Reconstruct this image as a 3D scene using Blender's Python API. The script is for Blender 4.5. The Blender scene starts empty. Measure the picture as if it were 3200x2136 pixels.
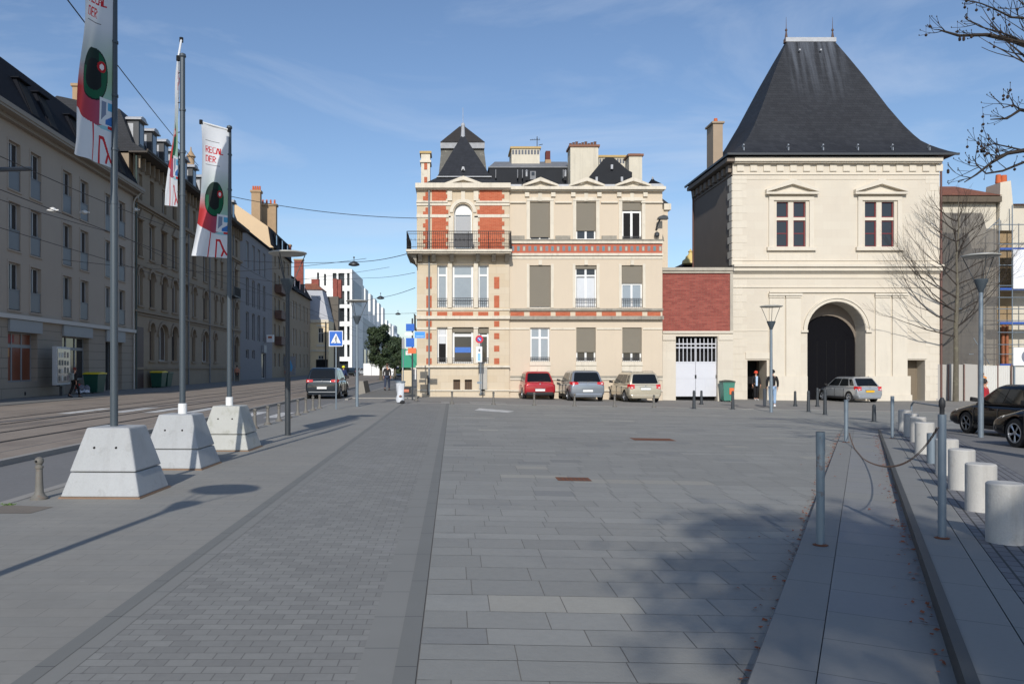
import bpy, bmesh, math, random
from mathutils import Vector, Matrix
random.seed(7)
C = bpy.context.scene.collection
PI = math.pi
F, CX, CY, CAMZ = 1879.0, 1040.0, 840.0, 1.65      # measured lens, principal point and eye height

# ---------------------------------------------------------------- geometry of the site
TD = Vector((0.4462, 0.895)); TN = Vector((0.895, -0.4462)); TA = Vector((1.595, 4.33))
def terr(X, Y):
    v = Vector((X, Y)) - TA
    return v.dot(TD), v.dot(TN)
def hstep(t): return 0.015 + 0.105 * min(1, max(0, (21.5 - t) / 21.5))
def g(X): return -0.018 * min(max(X, 0), 22)
def gz(X, Y):
    z = g(X)
    t, s = terr(X, Y)
    if t < 22.5 and s > 0:
        z += hstep(t)
        if s > 0.98: z += hstep(t)
    elif s > 0.98 and t < 27: z += 2 * hstep(22) * (27 - t) / 4.5
    return z
def at(x, y, Y): return Vector(((x - CX) / F * Y, Y, CAMZ - (y - CY) / F * Y))
def gp(x, y, dz=0.0):
    Y = 20.0
    for _ in range(40):
        X = (x - CX) / F * Y
        Y = 0.5 * Y + 0.5 * F * (CAMZ - gz(X, Y) - dz) / (y - CY)
    X = (x - CX) / F * Y
    return Vector((X, Y, gz(X, Y) + dz))

# ---------------------------------------------------------------- materials
MATS = {}
def srgb(r, g_, b):
    f = lambda c: (c / 255 / 12.92) if c / 255 <= 0.04045 else ((c / 255 + 0.055) / 1.055) ** 2.4
    return (f(r), f(g_), f(b))
def M(name, col, rough=0.8, var=0.12, scale=2.0, bump=0.0, bscale=30, metal=0.0, brick=None, streak=0.0, blotch=None, coat=0.0, spec=0.5, vcol=False, alpha=1.0, plan=False, fine=0.0, gum=0.0):
    if name in MATS: return MATS[name]
    m = bpy.data.materials.new(name); m.use_nodes = True
    nt = m.node_tree; N = nt.nodes; L = nt.links
    bs = N['Principled BSDF']
    bs.inputs['Roughness'].default_value = rough; bs.inputs['Metallic'].default_value = metal
    bs.inputs['Coat Weight'].default_value = coat; bs.inputs['Coat Roughness'].default_value = 0.05
    bs.inputs['Specular IOR Level'].default_value = spec
    bs.inputs['Alpha'].default_value = alpha
    tc = N.new('ShaderNodeTexCoord')
    vec = tc.outputs['Object']
    def math_(op, a, b=None, clamp=False):
        n = N.new('ShaderNodeMath'); n.operation = op; n.use_clamp = clamp
        for i, v in enumerate((a, b)):
            if v is None: continue
            if isinstance(v, (int, float)): n.inputs[i].default_value = v
            else: L.new(v, n.inputs[i])
        return n.outputs[0]
    def noise(sc, det=4, v=None, ro=0.6):
        n = N.new('ShaderNodeTexNoise'); n.inputs['Scale'].default_value = sc; n.inputs['Detail'].default_value = det
        n.inputs['Roughness'].default_value = ro
        L.new(v if v is not None else vec, n.inputs['Vector']); return n.outputs['Fac']
    def mix(fac, a, b, mode='MIX'):
        n = N.new('ShaderNodeMix'); n.data_type = 'RGBA'; n.blend_type = mode; n.clamp_factor = True
        if isinstance(fac, (int, float)): n.inputs[0].default_value = fac
        else: L.new(fac, n.inputs[0])
        for i, v in ((6, a), (7, b)):
            if isinstance(v, tuple): n.inputs[i].default_value = (*v[:3], 1)
            else: L.new(v, n.inputs[i])
        return n.outputs[2]
    base = None; bumpsrc = None
    if vcol:
        a = N.new('ShaderNodeVertexColor'); a.layer_name = 'Col'; base = a.outputs['Color']
    if brick:
        sep = N.new('ShaderNodeSeparateXYZ'); L.new(vec, sep.inputs[0])
        cmb = N.new('ShaderNodeCombineXYZ')
        if plan:
            L.new(sep.outputs[0], cmb.inputs[0]); L.new(sep.outputs[1], cmb.inputs[1])
        else:
            L.new(math_('ADD', sep.outputs[0], sep.outputs[1]), cmb.inputs[0]); L.new(sep.outputs[2], cmb.inputs[1])
        b = N.new('ShaderNodeTexBrick'); L.new(cmb.outputs[0], b.inputs['Vector'])
        b.inputs['Scale'].default_value = 1.0
        b.inputs['Brick Width'].default_value = brick['w']; b.inputs['Row Height'].default_value = brick['h']
        b.inputs['Mortar Size'].default_value = brick.get('m', 0.01); b.inputs['Mortar Smooth'].default_value = 0.1
        b.inputs['Color1'].default_value = (*col, 1); b.inputs['Color2'].default_value = (*brick.get('c2', col), 1)
        b.inputs['Mortar'].default_value = (*brick.get('mc', tuple(c * 0.6 for c in col)), 1)
        b.offset = brick.get('o', 0.5); b.squash = brick.get('sq', 1.0); b.squash_frequency = 3; b.inputs['Bias'].default_value = brick.get('bias', 0)
        base = b.outputs['Color']; bumpsrc = math_('SUBTRACT', 1.0, b.outputs['Fac'])
    if base is None: base = tuple(col)
    if var > 0:
        n1 = noise(scale, 6, ro=0.65)
        k = math_('MULTIPLY_ADD', n1, var * 2.4); N[k.node.name].inputs[2].default_value = 1 - var * 1.2
        cm = N.new('ShaderNodeCombineColor')
        for i in range(3): L.new(k, cm.inputs[i])
        base = mix(1.0, base, cm.outputs[0], 'MULTIPLY')
    if fine > 0:
        n1 = noise(scale * 40 if scale < 5 else scale * 8, 3)
        k = math_('MULTIPLY_ADD', n1, fine * 2.4); N[k.node.name].inputs[2].default_value = 1 - fine * 1.2
        cm = N.new('ShaderNodeCombineColor')
        for i in range(3): L.new(k, cm.inputs[i])
        base = mix(1.0, base, cm.outputs[0], 'MULTIPLY')
    if streak > 0:
        mp = N.new('ShaderNodeMapping'); L.new(vec, mp.inputs[0]); mp.inputs['Scale'].default_value = (3.0, 3.0, 0.25)
        n2 = noise(1.6, 6, mp.outputs[0], 0.7)
        k = math_('MULTIPLY', math_('SUBTRACT', n2, 0.5, True), streak * 5, True)
        base = mix(k, base, (0.12, 0.10, 0.085))
    if blotch:
        n3 = noise(blotch[1], 5, ro=0.7)
        k = math_('MULTIPLY', math_('SUBTRACT', n3, blotch[2], True), blotch[3], True)
        base = mix(k, base, blotch[0])
    if gum > 0:
        for sc, rad, col_ in ((gum, 0.035, (0.06, 0.058, 0.055)), (gum * 0.7, 0.03, (0.40, 0.39, 0.37)), (gum * 2.1, 0.02, (0.05, 0.05, 0.05))):
            vo = N.new('ShaderNodeTexVoronoi'); vo.inputs['Scale'].default_value = sc; vo.inputs['Randomness'].default_value = 1.0; L.new(vec, vo.inputs['Vector'])
            k = math_('MULTIPLY', math_('SUBTRACT', rad, vo.outputs['Distance'], True), 60, True)
            sx2 = N.new('ShaderNodeSeparateXYZ'); L.new(vo.outputs['Color'], sx2.inputs[0])
            k = math_('MULTIPLY', k, math_('MULTIPLY', math_('SUBTRACT', sx2.outputs[0], 0.45, True), 1.6, True), True)
            base = mix(k, base, col_)
    if isinstance(base, tuple): bs.inputs['Base Color'].default_value = (*base, 1)
    else: L.new(base, bs.inputs['Base Color'])
    if bump > 0:
        bp = N.new('ShaderNodeBump'); bp.inputs['Strength'].default_value = min(1, bump); bp.inputs['Distance'].default_value = 0.01
        h = noise(bscale, 4)
        if bumpsrc is not None: h = math_('ADD', math_('MULTIPLY', h, 0.35), bumpsrc)
        L.new(h, bp.inputs['Height']); L.new(bp.outputs[0], bs.inputs['Normal'])
    MATS[name] = m
    return m

stone = M('house limestone', srgb(205, 191, 169), 0.85, 0.05, 0.7, 0.3, 25, streak=0.06, brick=dict(w=0.9, h=0.38, m=0.004, c2=srgb(199, 182, 156), mc=srgb(184, 168, 144)))
stone_l = M('pale trim limestone', srgb(214, 205, 188), 0.85, 0.12, 1.5, 0.3, 25, streak=0.24, blotch=(srgb(150, 142, 128), 2.2, 0.58, 2.5))
stone_d = M('weathered ledge stone', srgb(154, 148, 136), 0.9, 0.3, 2.5, 0.4, 20, streak=0.5, blotch=(srgb(84, 80, 74), 3, 0.55, 3))
gstone = M('gatehouse limestone', srgb(209, 200, 184), 0.85, 0.045, 0.5, 0.25, 25, streak=0.03, brick=dict(w=1.05, h=0.5, m=0.004, c2=srgb(205, 195, 179), mc=srgb(199, 189, 173)))
gtrim = M('gatehouse trim stone', srgb(212, 203, 187), 0.85, 0.07, 1.0, 0.25, 25, streak=0.09)
gside = M('shaded gatehouse stone', srgb(124, 113, 102), 0.9, 0.10, 0.6, 0.3, 15, streak=0.12)  # darker than the front: the side's grazing-light shade is put into the colour
brick_o = M('orange brick', srgb(188, 102, 72), 0.9, 0.14, 3, 0.5, 30, brick=dict(w=0.22, h=0.075, m=0.007, c2=srgb(176, 86, 58), mc=srgb(184, 122, 92)))
brick_r = M('red brick', srgb(156, 84, 72), 0.9, 0.28, 2.5, 0.8, 25, brick=dict(w=0.34, h=0.1, m=0.008, c2=srgb(134, 66, 58), mc=srgb(140, 96, 84)))
slate = M('slate roof', srgb(50, 52, 58), 0.62, 0.24, 0.8, 0.5, 12, brick=dict(w=0.24, h=0.12, m=0.006, c2=srgb(44, 46, 51), mc=srgb(32, 34, 37)), spec=0.25)
slate_w = M('gatehouse slate with pale runs', srgb(50, 52, 57), 0.7, 0.24, 0.5, 0.4, 12, brick=dict(w=0.34, h=0.17, m=0.006, c2=srgb(42, 44, 49), mc=srgb(32, 34, 38)), spec=0.25)
zinc = M('zinc sheet', srgb(170, 176, 182), 0.45, 0.12, 1.5, 0.1, 8, metal=0.3)
zinc_w = M('white lead flashing', srgb(172, 174, 178), 0.6, 0.3, 4, 0.2, 20)
lead = M('dark lead', srgb(120, 122, 126), 0.6, 0.3, 4)
glass = M('window glass', (0.028, 0.032, 0.038), 0.06, 0.0, spec=0.6)
glass_g = M('curtained glass', srgb(150, 160, 168), 0.12, 0.10, 3)
glass_b = M('glass reflecting sky blue blind', srgb(120, 145, 175), 0.15, 0.1, 2)
curtain = M('net curtain', srgb(205, 208, 212), 0.7, 0.08, 4)
white = M('white window paint', srgb(228, 228, 226), 0.45, 0.04, 5)
offwhite = M('aged white paint', srgb(200, 198, 192), 0.6, 0.1, 5)
redpaint = M('dark red window paint', srgb(120, 38, 42), 0.5, 0.1, 5)
blind = M('taupe roller blind', srgb(128, 121, 108), 0.8, 0.05, 1.0, 0.4, 10, brick=dict(w=30, h=0.045, m=0.003, mc=srgb(108, 102, 92)))
iron = M('black wrought iron', srgb(48, 48, 50), 0.6, 0.15, 8)
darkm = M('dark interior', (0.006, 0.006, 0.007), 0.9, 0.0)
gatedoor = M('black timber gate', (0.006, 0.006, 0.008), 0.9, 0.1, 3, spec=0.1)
chim = M('rendered chimney', srgb(206, 198, 180), 0.9, 0.12, 2, 0.4, 15, streak=0.2)
chim_t = M('tan chimney brick', srgb(168, 142, 112), 0.9, 0.15, 2, 0.4, 15)
terra = M('terracotta pots', srgb(190, 98, 58), 0.85, 0.15, 6)
tile = M('clay roof tiles', srgb(150, 96, 72), 0.9, 0.3, 2, 0.6, 20, brick=dict(w=0.22, h=0.2, m=0.015, c2=srgb(126, 78, 60), mc=srgb(100, 62, 48)))
galv = M('galvanised steel', srgb(128, 140, 150), 0.42, 0.08, 6, metal=0.35)
polep = M('blue grey painted pole', srgb(74, 83, 90), 0.45, 0.08, 5, metal=0.2)
darkp = M('dark grey painted pole', srgb(62, 66, 70), 0.5, 0.1, 5, metal=0.2)
conc = M('precast concrete', srgb(170, 172, 173), 0.85, 0.14, 1.3, 0.6, 60, streak=0.14, blotch=(srgb(134, 134, 132), 7, 0.57, 2.5), fine=0.07)
conc_m = M('mossy precast concrete', srgb(178, 178, 172), 0.85, 0.10, 1.8, 0.45, 40, blotch=(srgb(126, 126, 104), 4.5, 0.53, 3.0), fine=0.07)
conc_c = M('cylinder concrete', srgb(190, 187, 181), 0.85, 0.14, 2.5, 0.5, 60, streak=0.25, blotch=(srgb(128, 122, 112), 5, 0.56, 3), fine=0.09)
castb = M('grey bollard paint', srgb(110, 107, 101), 0.65, 0.2, 8, blotch=(srgb(120, 84, 56), 9, 0.55, 4))
rust = M('rust', srgb(120, 74, 50), 0.9, 0.3, 12, 0.5, 40)
rusty = M('galvanised steel with rust', srgb(134, 146, 152), 0.5, 0.08, 6, metal=0.3, blotch=(srgb(118, 76, 48), 5, 0.55, 8))
wirem = M('black cable', (0.012, 0.012, 0.014), 0.6, 0)
rubber = M('tyre rubber', (0.013, 0.013, 0.014), 0.85, 0.1, 20)
alloy = M('alloy rim', srgb(176, 180, 186), 0.3, 0.05, 4, metal=0.8)
alloy_d = M('dull rim', srgb(110, 112, 116), 0.4, 0.1, 4, metal=0.6)
carglass = M('car glass', (0.008, 0.010, 0.012), 0.03, 0, spec=0.4)
tail = M('red tail light', srgb(200, 22, 24), 0.15, 0, coat=0.6)
lampw = M('clear lamp', srgb(225, 225, 225), 0.1, 0, coat=0.5)
plate = M('number plate', srgb(232, 232, 228), 0.4, 0)
plate_y = M('yellow number plate', srgb(232, 178, 30), 0.4, 0)
trimb = M('black car trim', (0.015, 0.015, 0.016), 0.6, 0.1, 10)
barkm = M('plane tree bark', srgb(98, 92, 80), 0.9, 0.25, 4, 0.5, 30, blotch=(srgb(124, 120, 100), 5, 0.5, 4))
twigm = M('thin twig bark', srgb(46, 39, 33), 0.9, 0.2, 5)
signblue = M('sign blue', srgb(28, 98, 190), 0.35, 0)
signwhite = M('sign white', srgb(235, 235, 235), 0.35, 0)
signred = M('sign red', srgb(200, 28, 52), 0.35, 0)
signorange = M('sign orange', srgb(220, 110, 60), 0.4, 0)
signyellow = M('sign yellow', srgb(236, 190, 50), 0.35, 0)
teal = M('green bin plastic', srgb(70, 128, 112), 0.5, 0.08, 4)
dkgreen = M('dark green bin plastic', srgb(22, 74, 62), 0.45, 0.08, 4)
yellowp = M('yellow bin lid', srgb(220, 196, 30), 0.45, 0.05, 4)

# ---------------------------------------------------------------- mesh builder
class MB:
    def __init__(s, T=None): s.prims = []; s.v = []; s.f = []; s.mi = []; s.cur = 0; s.T = T; s.sm = []; s.smooth = False
    def add(s, vs, fs):
        o = len(s.v); s.prims.append((o, o + len(vs), len(s.f), len(s.f) + len(fs)))
        for p in vs:
            p = Vector(p); s.v.append(s.T @ p if s.T else p)
        for f in fs: s.f.append([o + i for i in f]); s.mi.append(s.cur); s.sm.append(s.smooth)
        return s
    def m(s, i): s.cur = i; return s
    def quad(s, a, b, c, d): return s.add([a, b, c, d], [(0, 1, 2, 3)])
    def box(s, x0, x1, y0, y1, z0, z1):
        if x0 > x1: x0, x1 = x1, x0
        if y0 > y1: y0, y1 = y1, y0
        if z0 > z1: z0, z1 = z1, z0
        return s.add([(x0, y0, z0), (x1, y0, z0), (x1, y1, z0), (x0, y1, z0), (x0, y0, z1), (x1, y0, z1), (x1, y1, z1), (x0, y1, z1)],
                     [(0, 3, 2, 1), (4, 5, 6, 7), (0, 1, 5, 4), (1, 2, 6, 5), (2, 3, 7, 6), (3, 0, 4, 7)])
    def hexa(s, a, b):            # bottom ring a (4 pts ccw from above), top ring b
        return s.add(list(a) + list(b), [(3, 2, 1, 0), (4, 5, 6, 7), (0, 1, 5, 4), (1, 2, 6, 5), (2, 3, 7, 6), (3, 0, 4, 7)])
    def prism(s, poly, y0, y1):   # poly [(x,z)] ccw seen from -y, extruded along y
        n = len(poly)
        vs = [(x, y0, z) for x, z in poly] + [(x, y1, z) for x, z in poly]
        return s.add(vs, [tuple(range(n)), tuple(range(2 * n - 1, n - 1, -1))] + [(i, i + n, (i + 1) % n + n, (i + 1) % n) for i in range(n)])
    def tube(s, pts, r, n=8, cap=True):
        pts = [Vector(p) for p in pts]; k = len(pts)
        rs = r if isinstance(r, (list, tuple)) else [r] * k
        vs = []; fs = []; up = Vector((0, 0, 1)); last = None
        for i, p in enumerate(pts):
            d = (pts[min(i + 1, k - 1)] - pts[max(i - 1, 0)])
            if d.length < 1e-9: d = Vector((0, 0, 1))
            d.normalize()
            a = last if last is not None else (Vector((1, 0, 0)) if abs(d.z) > 0.9 else up)
            a = a - d * a.dot(d)
            if a.length < 1e-6: a = Vector((0, 1, 0)) - d * d.y
            a.normalize(); last = a; b = d.cross(a)
            for j in range(n):
                t = 2 * PI * j / n; vs.append(p + (a * math.cos(t) + b * math.sin(t)) * rs[i])
        for i in range(k - 1):
            for j in range(n):
                fs.append((i * n + j, i * n + (j + 1) % n, (i + 1) * n + (j + 1) % n, (i + 1) * n + j))
        if cap: fs += [tuple(range(n - 1, -1, -1)), tuple((k - 1) * n + j for j in range(n))]
        sm = s.smooth; s.smooth = True; s.add(vs, fs); s.smooth = sm
        return s
    def lathe(s, prof, c=(0, 0, 0), n=16):  # prof [(r,z)] bottom to top
        vs = []; fs = []; k = len(prof)
        for r, z in prof:
            for j in range(n):
                t = 2 * PI * j / n; vs.append((c[0] + r * math.cos(t), c[1] + r * math.sin(t), c[2] + z))
        for i in range(k - 1):
            for j in range(n): fs.append((i * n + j, i * n + (j + 1) % n, (i + 1) * n + (j + 1) % n, (i + 1) * n + j))
        fs += [tuple(range(n - 1, -1, -1)), tuple((k - 1) * n + j for j in range(n))]
        sm = s.smooth; s.smooth = True; s.add(vs, fs); s.smooth = sm
        return s
    def disc_y(s, cx, cz, r, y0, y1, n=20):
        return s.prism([(cx + r * math.cos(2 * PI * i / n), cz + r * math.sin(2 * PI * i / n)) for i in range(n)], y0, y1)
    def build(s, name, mats, parent=None, label=None, bevel=0, cols=None):
        me = bpy.data.meshes.new(name); me.from_pydata([tuple(p) for p in s.v], [], s.f)
        if not isinstance(mats, (list, tuple)): mats = [mats]
        for m in mats: me.materials.append(m)
        me.polygons.foreach_set('material_index', s.mi); me.polygons.foreach_set('use_smooth', s.sm)
        if cols:
            a = me.color_attributes.new('Col', 'FLOAT_COLOR', 'CORNER'); buf = []
            for p, c in zip(me.polygons, cols): buf += [c[0], c[1], c[2], 1.0] * p.loop_total
            a.data.foreach_set('color', buf)
        me.update()
        o = bpy.data.objects.new(name, me); C.objects.link(o)
        if any(s.sm):
            try:
                me.set_sharp_from_angle(angle=math.radians(40))
            except Exception: pass
        if parent: o.parent = parent
        if label: o['label'] = label
        if bevel:
            b = o.modifiers.new('bevel', 'BEVEL'); b.width = bevel; b.segments = 2; b.limit_method = 'ANGLE'; b.angle_limit = math.radians(35)
        return o

def each(mb, name, mats, parent, tol=0.006):
    n = len(mb.prims); bb = []
    for (v0, v1, f0, f1) in mb.prims:
        P = mb.v[v0:v1]; bb.append([min(p[i] for p in P) - tol for i in range(3)] + [max(p[i] for p in P) + tol for i in range(3)])
    par = list(range(n))
    def find(i):
        while par[i] != i: par[i] = par[par[i]]; i = par[i]
        return i
    for i in range(n):
        for j in range(i):
            if all(bb[i][k] <= bb[j][k + 3] and bb[j][k] <= bb[i][k + 3] for k in range(3)): par[find(i)] = find(j)
    groups = {}
    for i in range(n): groups.setdefault(find(i), []).append(i)
    out = []
    for g_ in groups.values():
        m = MB()
        for i in g_:
            v0, v1, f0, f1 = mb.prims[i]; o = len(m.v); m.v += mb.v[v0:v1]
            m.f += [[q - v0 + o for q in f] for f in mb.f[f0:f1]]; m.mi += mb.mi[f0:f1]; m.sm += mb.sm[f0:f1]
        out.append(m.build(name, mats, parent))
    return out
def empty(name, loc=(0, 0, 0), rz=0.0):
    o = bpy.data.objects.new(name, None); C.objects.link(o); o.location = loc; o.rotation_euler = (0, 0, rz); o.empty_display_size = 0.3
    return o
def tag(o, label, cat, group=None):
    o['label'] = label; o['category'] = cat
    if group: o['group'] = group
    return o
def thing(name, label, cat, loc=(0, 0, 0), rz=0.0, group=None): return tag(empty(name, loc, rz), label, cat, group)
def struct(o): o['kind'] = 'structure'; return o
def copy_tree(o, parent=None):
    c = o.copy(); C.objects.link(c)
    if parent: c.parent = parent
    for ch in [x for x in o.children]: copy_tree(ch, c)
    return c

# wall with rectangular / arched openings; facade plane y=y0, facing -y, reveals go back by d
def wall_holes(mb, x0, x1, z0, z1, holes, y0=0.0, d=0.25, back=None):
    xs = sorted({x0, x1, *[v for h in holes for v in (h[0], h[1]) if x0 < v < x1]})
    zs = sorted({z0, z1, *[v for h in holes for v in (h[2], h[3]) if z0 < v < z1]})
    for i in range(len(xs) - 1):
        for j in range(len(zs) - 1):
            cx, cz = (xs[i] + xs[i + 1]) / 2, (zs[j] + zs[j + 1]) / 2
            if any(h[0] < cx < h[1] and h[2] < cz < h[3] for h in holes): continue
            mb.quad((xs[i], y0, zs[j]), (xs[i + 1], y0, zs[j]), (xs[i + 1], y0, zs[j + 1]), (xs[i], y0, zs[j + 1]))
    for h in holes:
        a, b, c, e = h[:4]; rise = h[4] if len(h) > 4 else 0
        y1 = y0 + d; sp = e - rise
        mb.quad((a, y0, c), (a, y1, c), (b, y1, c), (b, y0, c))
        mb.quad((a, y0, sp), (a, y1, sp), (a, y1, c), (a, y0, c))
        mb.quad((b, y0, c), (b, y1, c), (b, y1, sp), (b, y0, sp))
        if not rise: mb.quad((a, y0, e), (b, y0, e), (b, y1, e), (a, y1, e))
        else:
            n = 16; mx = (a + b) / 2; rx = (b - a) / 2
            P = [(mx - rx * math.cos(PI * k / n), sp + rise * math.sin(PI * k / n)) for k in range(n + 1)]
            for k in range(n):
                (xa, za), (xb, zb) = P[k], P[k + 1]
                mb.quad((xa, y0, za), (xb, y0, zb), (xb, y0, e), (xa, y0, e))
                mb.quad((xa, y0, za), (xa, y1, za), (xb, y1, zb), (xb, y0, zb))

def arch_poly(a, b, c, e, rise, n=16):
    mx = (a + b) / 2; rx = (b - a) / 2; sp = e - rise
    return [(a, c), (b, c)] + [(mx + rx * math.cos(PI * k / n), sp + rise * math.sin(PI * k / n)) for k in range(n + 1)]

def window(par, x0, x1, z0, z1, y, frame=None, pane=None, fw=0.06, mull=1, trans=None, bl=None, rail=None, rise=0, blm=None, name='window'):
    """window part: frame mesh with sub-parts pane, roller_blind, railing"""
    frame = frame or white; pane = pane or glass
    f = MB()
    if rise:
        P = arch_poly(x0, x1, z0, z1, rise); Q = arch_poly(x0 + fw, x1 - fw, z0 + fw, z1 - fw, max(0.01, rise - fw * 0.3))
        n = len(P)
        for i in range(n):
            j = (i + 1) % n
            f.quad((P[i][0], y, P[i][1]), (P[j][0], y, P[j][1]), (Q[j][0], y, Q[j][1]), (Q[i][0], y, Q[i][1]))
            f.quad((Q[i][0], y, Q[i][1]), (Q[j][0], y, Q[j][1]), (Q[j][0], y + 0.06, Q[j][1]), (Q[i][0], y + 0.06, Q[i][1]))
    else:
        f.box(x0, x0 + fw, y, y + 0.06, z0, z1); f.box(x1 - fw, x1, y, y + 0.06, z0, z1)
        f.box(x0 + fw, x1 - fw, y, y + 0.06, z0, z0 + fw); f.box(x0 + fw, x1 - fw, y, y + 0.06, z1 - fw, z1)
    top = z1 - fw
    if trans:
        zt = z0 + (z1 - z0) * trans
        f.box(x0 + fw, x1 - fw, y - 0.004, y + 0.055, zt - fw * 0.6, zt + fw * 0.6)
    for k in range(mull):
        xm = x0 + (x1 - x0) * (k + 1) / (mull + 1)
        f.box(xm - fw * 0.7, xm + fw * 0.7, y + 0.003, y + 0.05, z0 + fw, top)
    o = f.build(name, frame, par)
    p = MB()
    if rise: p.prism(arch_poly(x0 + 0.01, x1 - 0.01, z0 + 0.01, z1 - 0.01, max(0.01, rise - 0.01)), y + 0.035, y + 0.05)
    else: p.box(x0 + 0.01, x1 - 0.01, y + 0.03, y + 0.045, z0 + 0.01, z1 - 0.01)
    p.build('pane', pane, o)
    if bl:
        b = MB(); b.box(x0 + 0.01, x1 - 0.01, y - 0.075, y - 0.05, z1 - (z1 - z0) * bl, z1 - 0.02); b.build('roller_blind', blm or blind, o)
    if rail:
        r = MB(); ry = rail[1]; zt = z0 + rail[0]
        r.box(x0 + 0.01, x1 - 0.01, ry, ry + 0.03, zt, zt + 0.035); r.box(x0 + 0.01, x1 - 0.01, ry, ry + 0.03, zt - rail[0] * 0.3, zt - rail[0] * 0.3 + 0.02)
        r.box(x0 + 0.01, x1 - 0.01, ry, ry + 0.03, z0 + 0.05, z0 + 0.075)
        k = max(3, int((x1 - x0) / 0.1))
        for i in range(k + 1):
            xx = x0 + 0.02 + (x1 - x0 - 0.04) * i / k
            r.box(xx - 0.007, xx + 0.007, ry + 0.008, ry + 0.022, z0, zt)
        r.build('railing', iron, o)
    return o

# ================================================================ SETTING
asph = M('asphalt', srgb(118, 117, 116), 0.9, 0.12, 0.35, 0.4, 60, fine=0.12, blotch=(srgb(84, 84, 84), 0.5, 0.56, 2.5))
asph_n = M('cross street asphalt', srgb(132, 129, 124), 0.9, 0.12, 0.3, 0.4, 60, fine=0.12, blotch=(srgb(92, 90, 88), 0.4, 0.56, 2.5))
tramg = M('tan tramway concrete', srgb(142, 130, 118), 0.9, 0.16, 0.25, 0.3, 50, fine=0.12, blotch=(srgb(96, 86, 78), 0.35, 0.48, 2.5))
sidew = M('far pavement', srgb(120, 118, 114), 0.9, 0.1, 0.6, 0.3, 50, fine=0.08)
paveA = M('warm grey block paving', srgb(143, 140, 133), 0.85, 0.12, 0.30, 0.3, 40, plan=True, gum=1.7, fine=0.07, brick=dict(w=0.46, h=0.2, m=0.003, c2=srgb(138, 136, 130), mc=srgb(120, 117, 112)), blotch=(srgb(122, 119, 113), 0.45, 0.50, 2))
paveB = M('small grey setts', srgb(138, 137, 132), 0.85, 0.12, 0.5, 0.45, 40, plan=True, gum=1.7, fine=0.09, brick=dict(w=0.16, h=0.105, m=0.004, c2=srgb(125, 124, 120), mc=srgb(109, 107, 103)), blotch=(srgb(150, 148, 146), 0.9, 0.58, 3))
slabm = M('large grey stone slabs', (1, 1, 1), 0.72, 0.13, 0.4, 0.3, 50, vcol=True, fine=0.07, gum=1.6, blotch=(srgb(112, 112, 111), 0.8, 0.52, 2.0))
jointm = M('dark joint', srgb(112, 110, 108), 0.9, 0.2, 3)
bandm = M('dark granite band', srgb(118, 118, 114), 0.8, 0.08, 1.2, 0.3, 50, plan=True, brick=dict(w=8, h=0.9, m=0.005, mc=srgb(84, 84, 84)))
bandl = M('smooth grey border slabs', srgb(131, 130, 125), 0.8, 0.08, 1.2, 0.3, 50, plan=True, brick=dict(w=8, h=0.6, m=0.005, mc=srgb(94, 94, 94)))
kerbm = M('kerb stone', srgb(150, 146, 140), 0.85, 0.12, 2, 0.3, 30)
tierm = M('raised strip stone', srgb(138, 137, 132), 0.8, 0.08, 0.7, 0.3, 50, fine=0.05, plan=True, gum=1.7, brick=dict(w=0.62, h=1.2, m=0.004, c2=srgb(134, 134, 134), mc=srgb(92, 92, 92)))
settm = M('dark setts', srgb(122, 122, 124), 0.85, 0.12, 2, 0.8, 40, plan=True, brick=dict(w=0.2, h=0.1, m=0.009, c2=srgb(104, 104, 108), mc=srgb(60, 60, 60)))
marking = M('worn white road paint', srgb(205, 203, 198), 0.7, 0.1, 4, blotch=(srgb(130, 126, 120), 2.5, 0.50, 4))
steelr = M('tram rail steel', srgb(92, 84, 78), 0.4, 0.2, 5, metal=0.7)

def sheet(name, xs, ys, zf, mat, kind='structure'):
    mb = MB(); n = len(ys)
    for x in xs:
        for y in ys: mb.v.append(Vector((x, y, zf(x, y))))
    for i in range(len(xs) - 1):
        for j in range(n - 1):
            mb.f.append([i * n + j, (i + 1) * n + j, (i + 1) * n + j + 1, i * n + j + 1]); mb.mi.append(0); mb.sm.append(False)
    o = mb.build(name, mat); o['kind'] = kind
    return o
# base ground to the horizon, a little under everything else
sheet('ground', [-1500, -200, -40, -10, 0, 22, 60, 1500], [-300, 0, 60, 200, 500, 3000], lambda x, y: g(x) - 0.16 if y < 2999 else g(x) - 0.3, asph)
# street carriageway and tramway on the left
sheet('road', [-8.0, -5.5], [-30, 0, 60, 200, 420], lambda x, y: -0.12, asph)
sheet('tramway', [-19.2, -14.6, -8.15], [-30, 60, 200, 420], lambda x, y: -0.03, tramg)
mb = MB(); mb.box(-8.15, -8.0, -30, 420, -0.3, -0.015); struct(mb.build('tramway_kerb', kerbm))
mb = MB(); mb.box(-5.5, -5.33, -30, 36.5, -0.3, 0.012); mb.box(-5.5, -5.33, 41.5, 420, -0.3, 0.012); struct(mb.build('plaza_kerb', kerbm, bevel=0.02))
for i, rx in enumerate((-14.55, -13.1, -11.5, -10.05)):
    mb = MB(); mb.box(rx - 0.03, rx + 0.03, -30, 400, -0.05, -0.022); mb.m(1).box(rx + 0.03, rx + 0.09, -30, 400, -0.05, -0.026)
    mb.m(1).box(rx - 0.075, rx - 0.03, -30, 400, -0.05, -0.026)
    struct(mb.build('tram_rail', [steelr, trimb]))
for i in range(3):
    mb = MB(); x0 = (-16.6, -12.3, -8.9)[i]; mb.box(x0, x0 + 0.035, -30, 400, -0.05, -0.027); struct(mb.build('tramway_joint', jointm))
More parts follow.
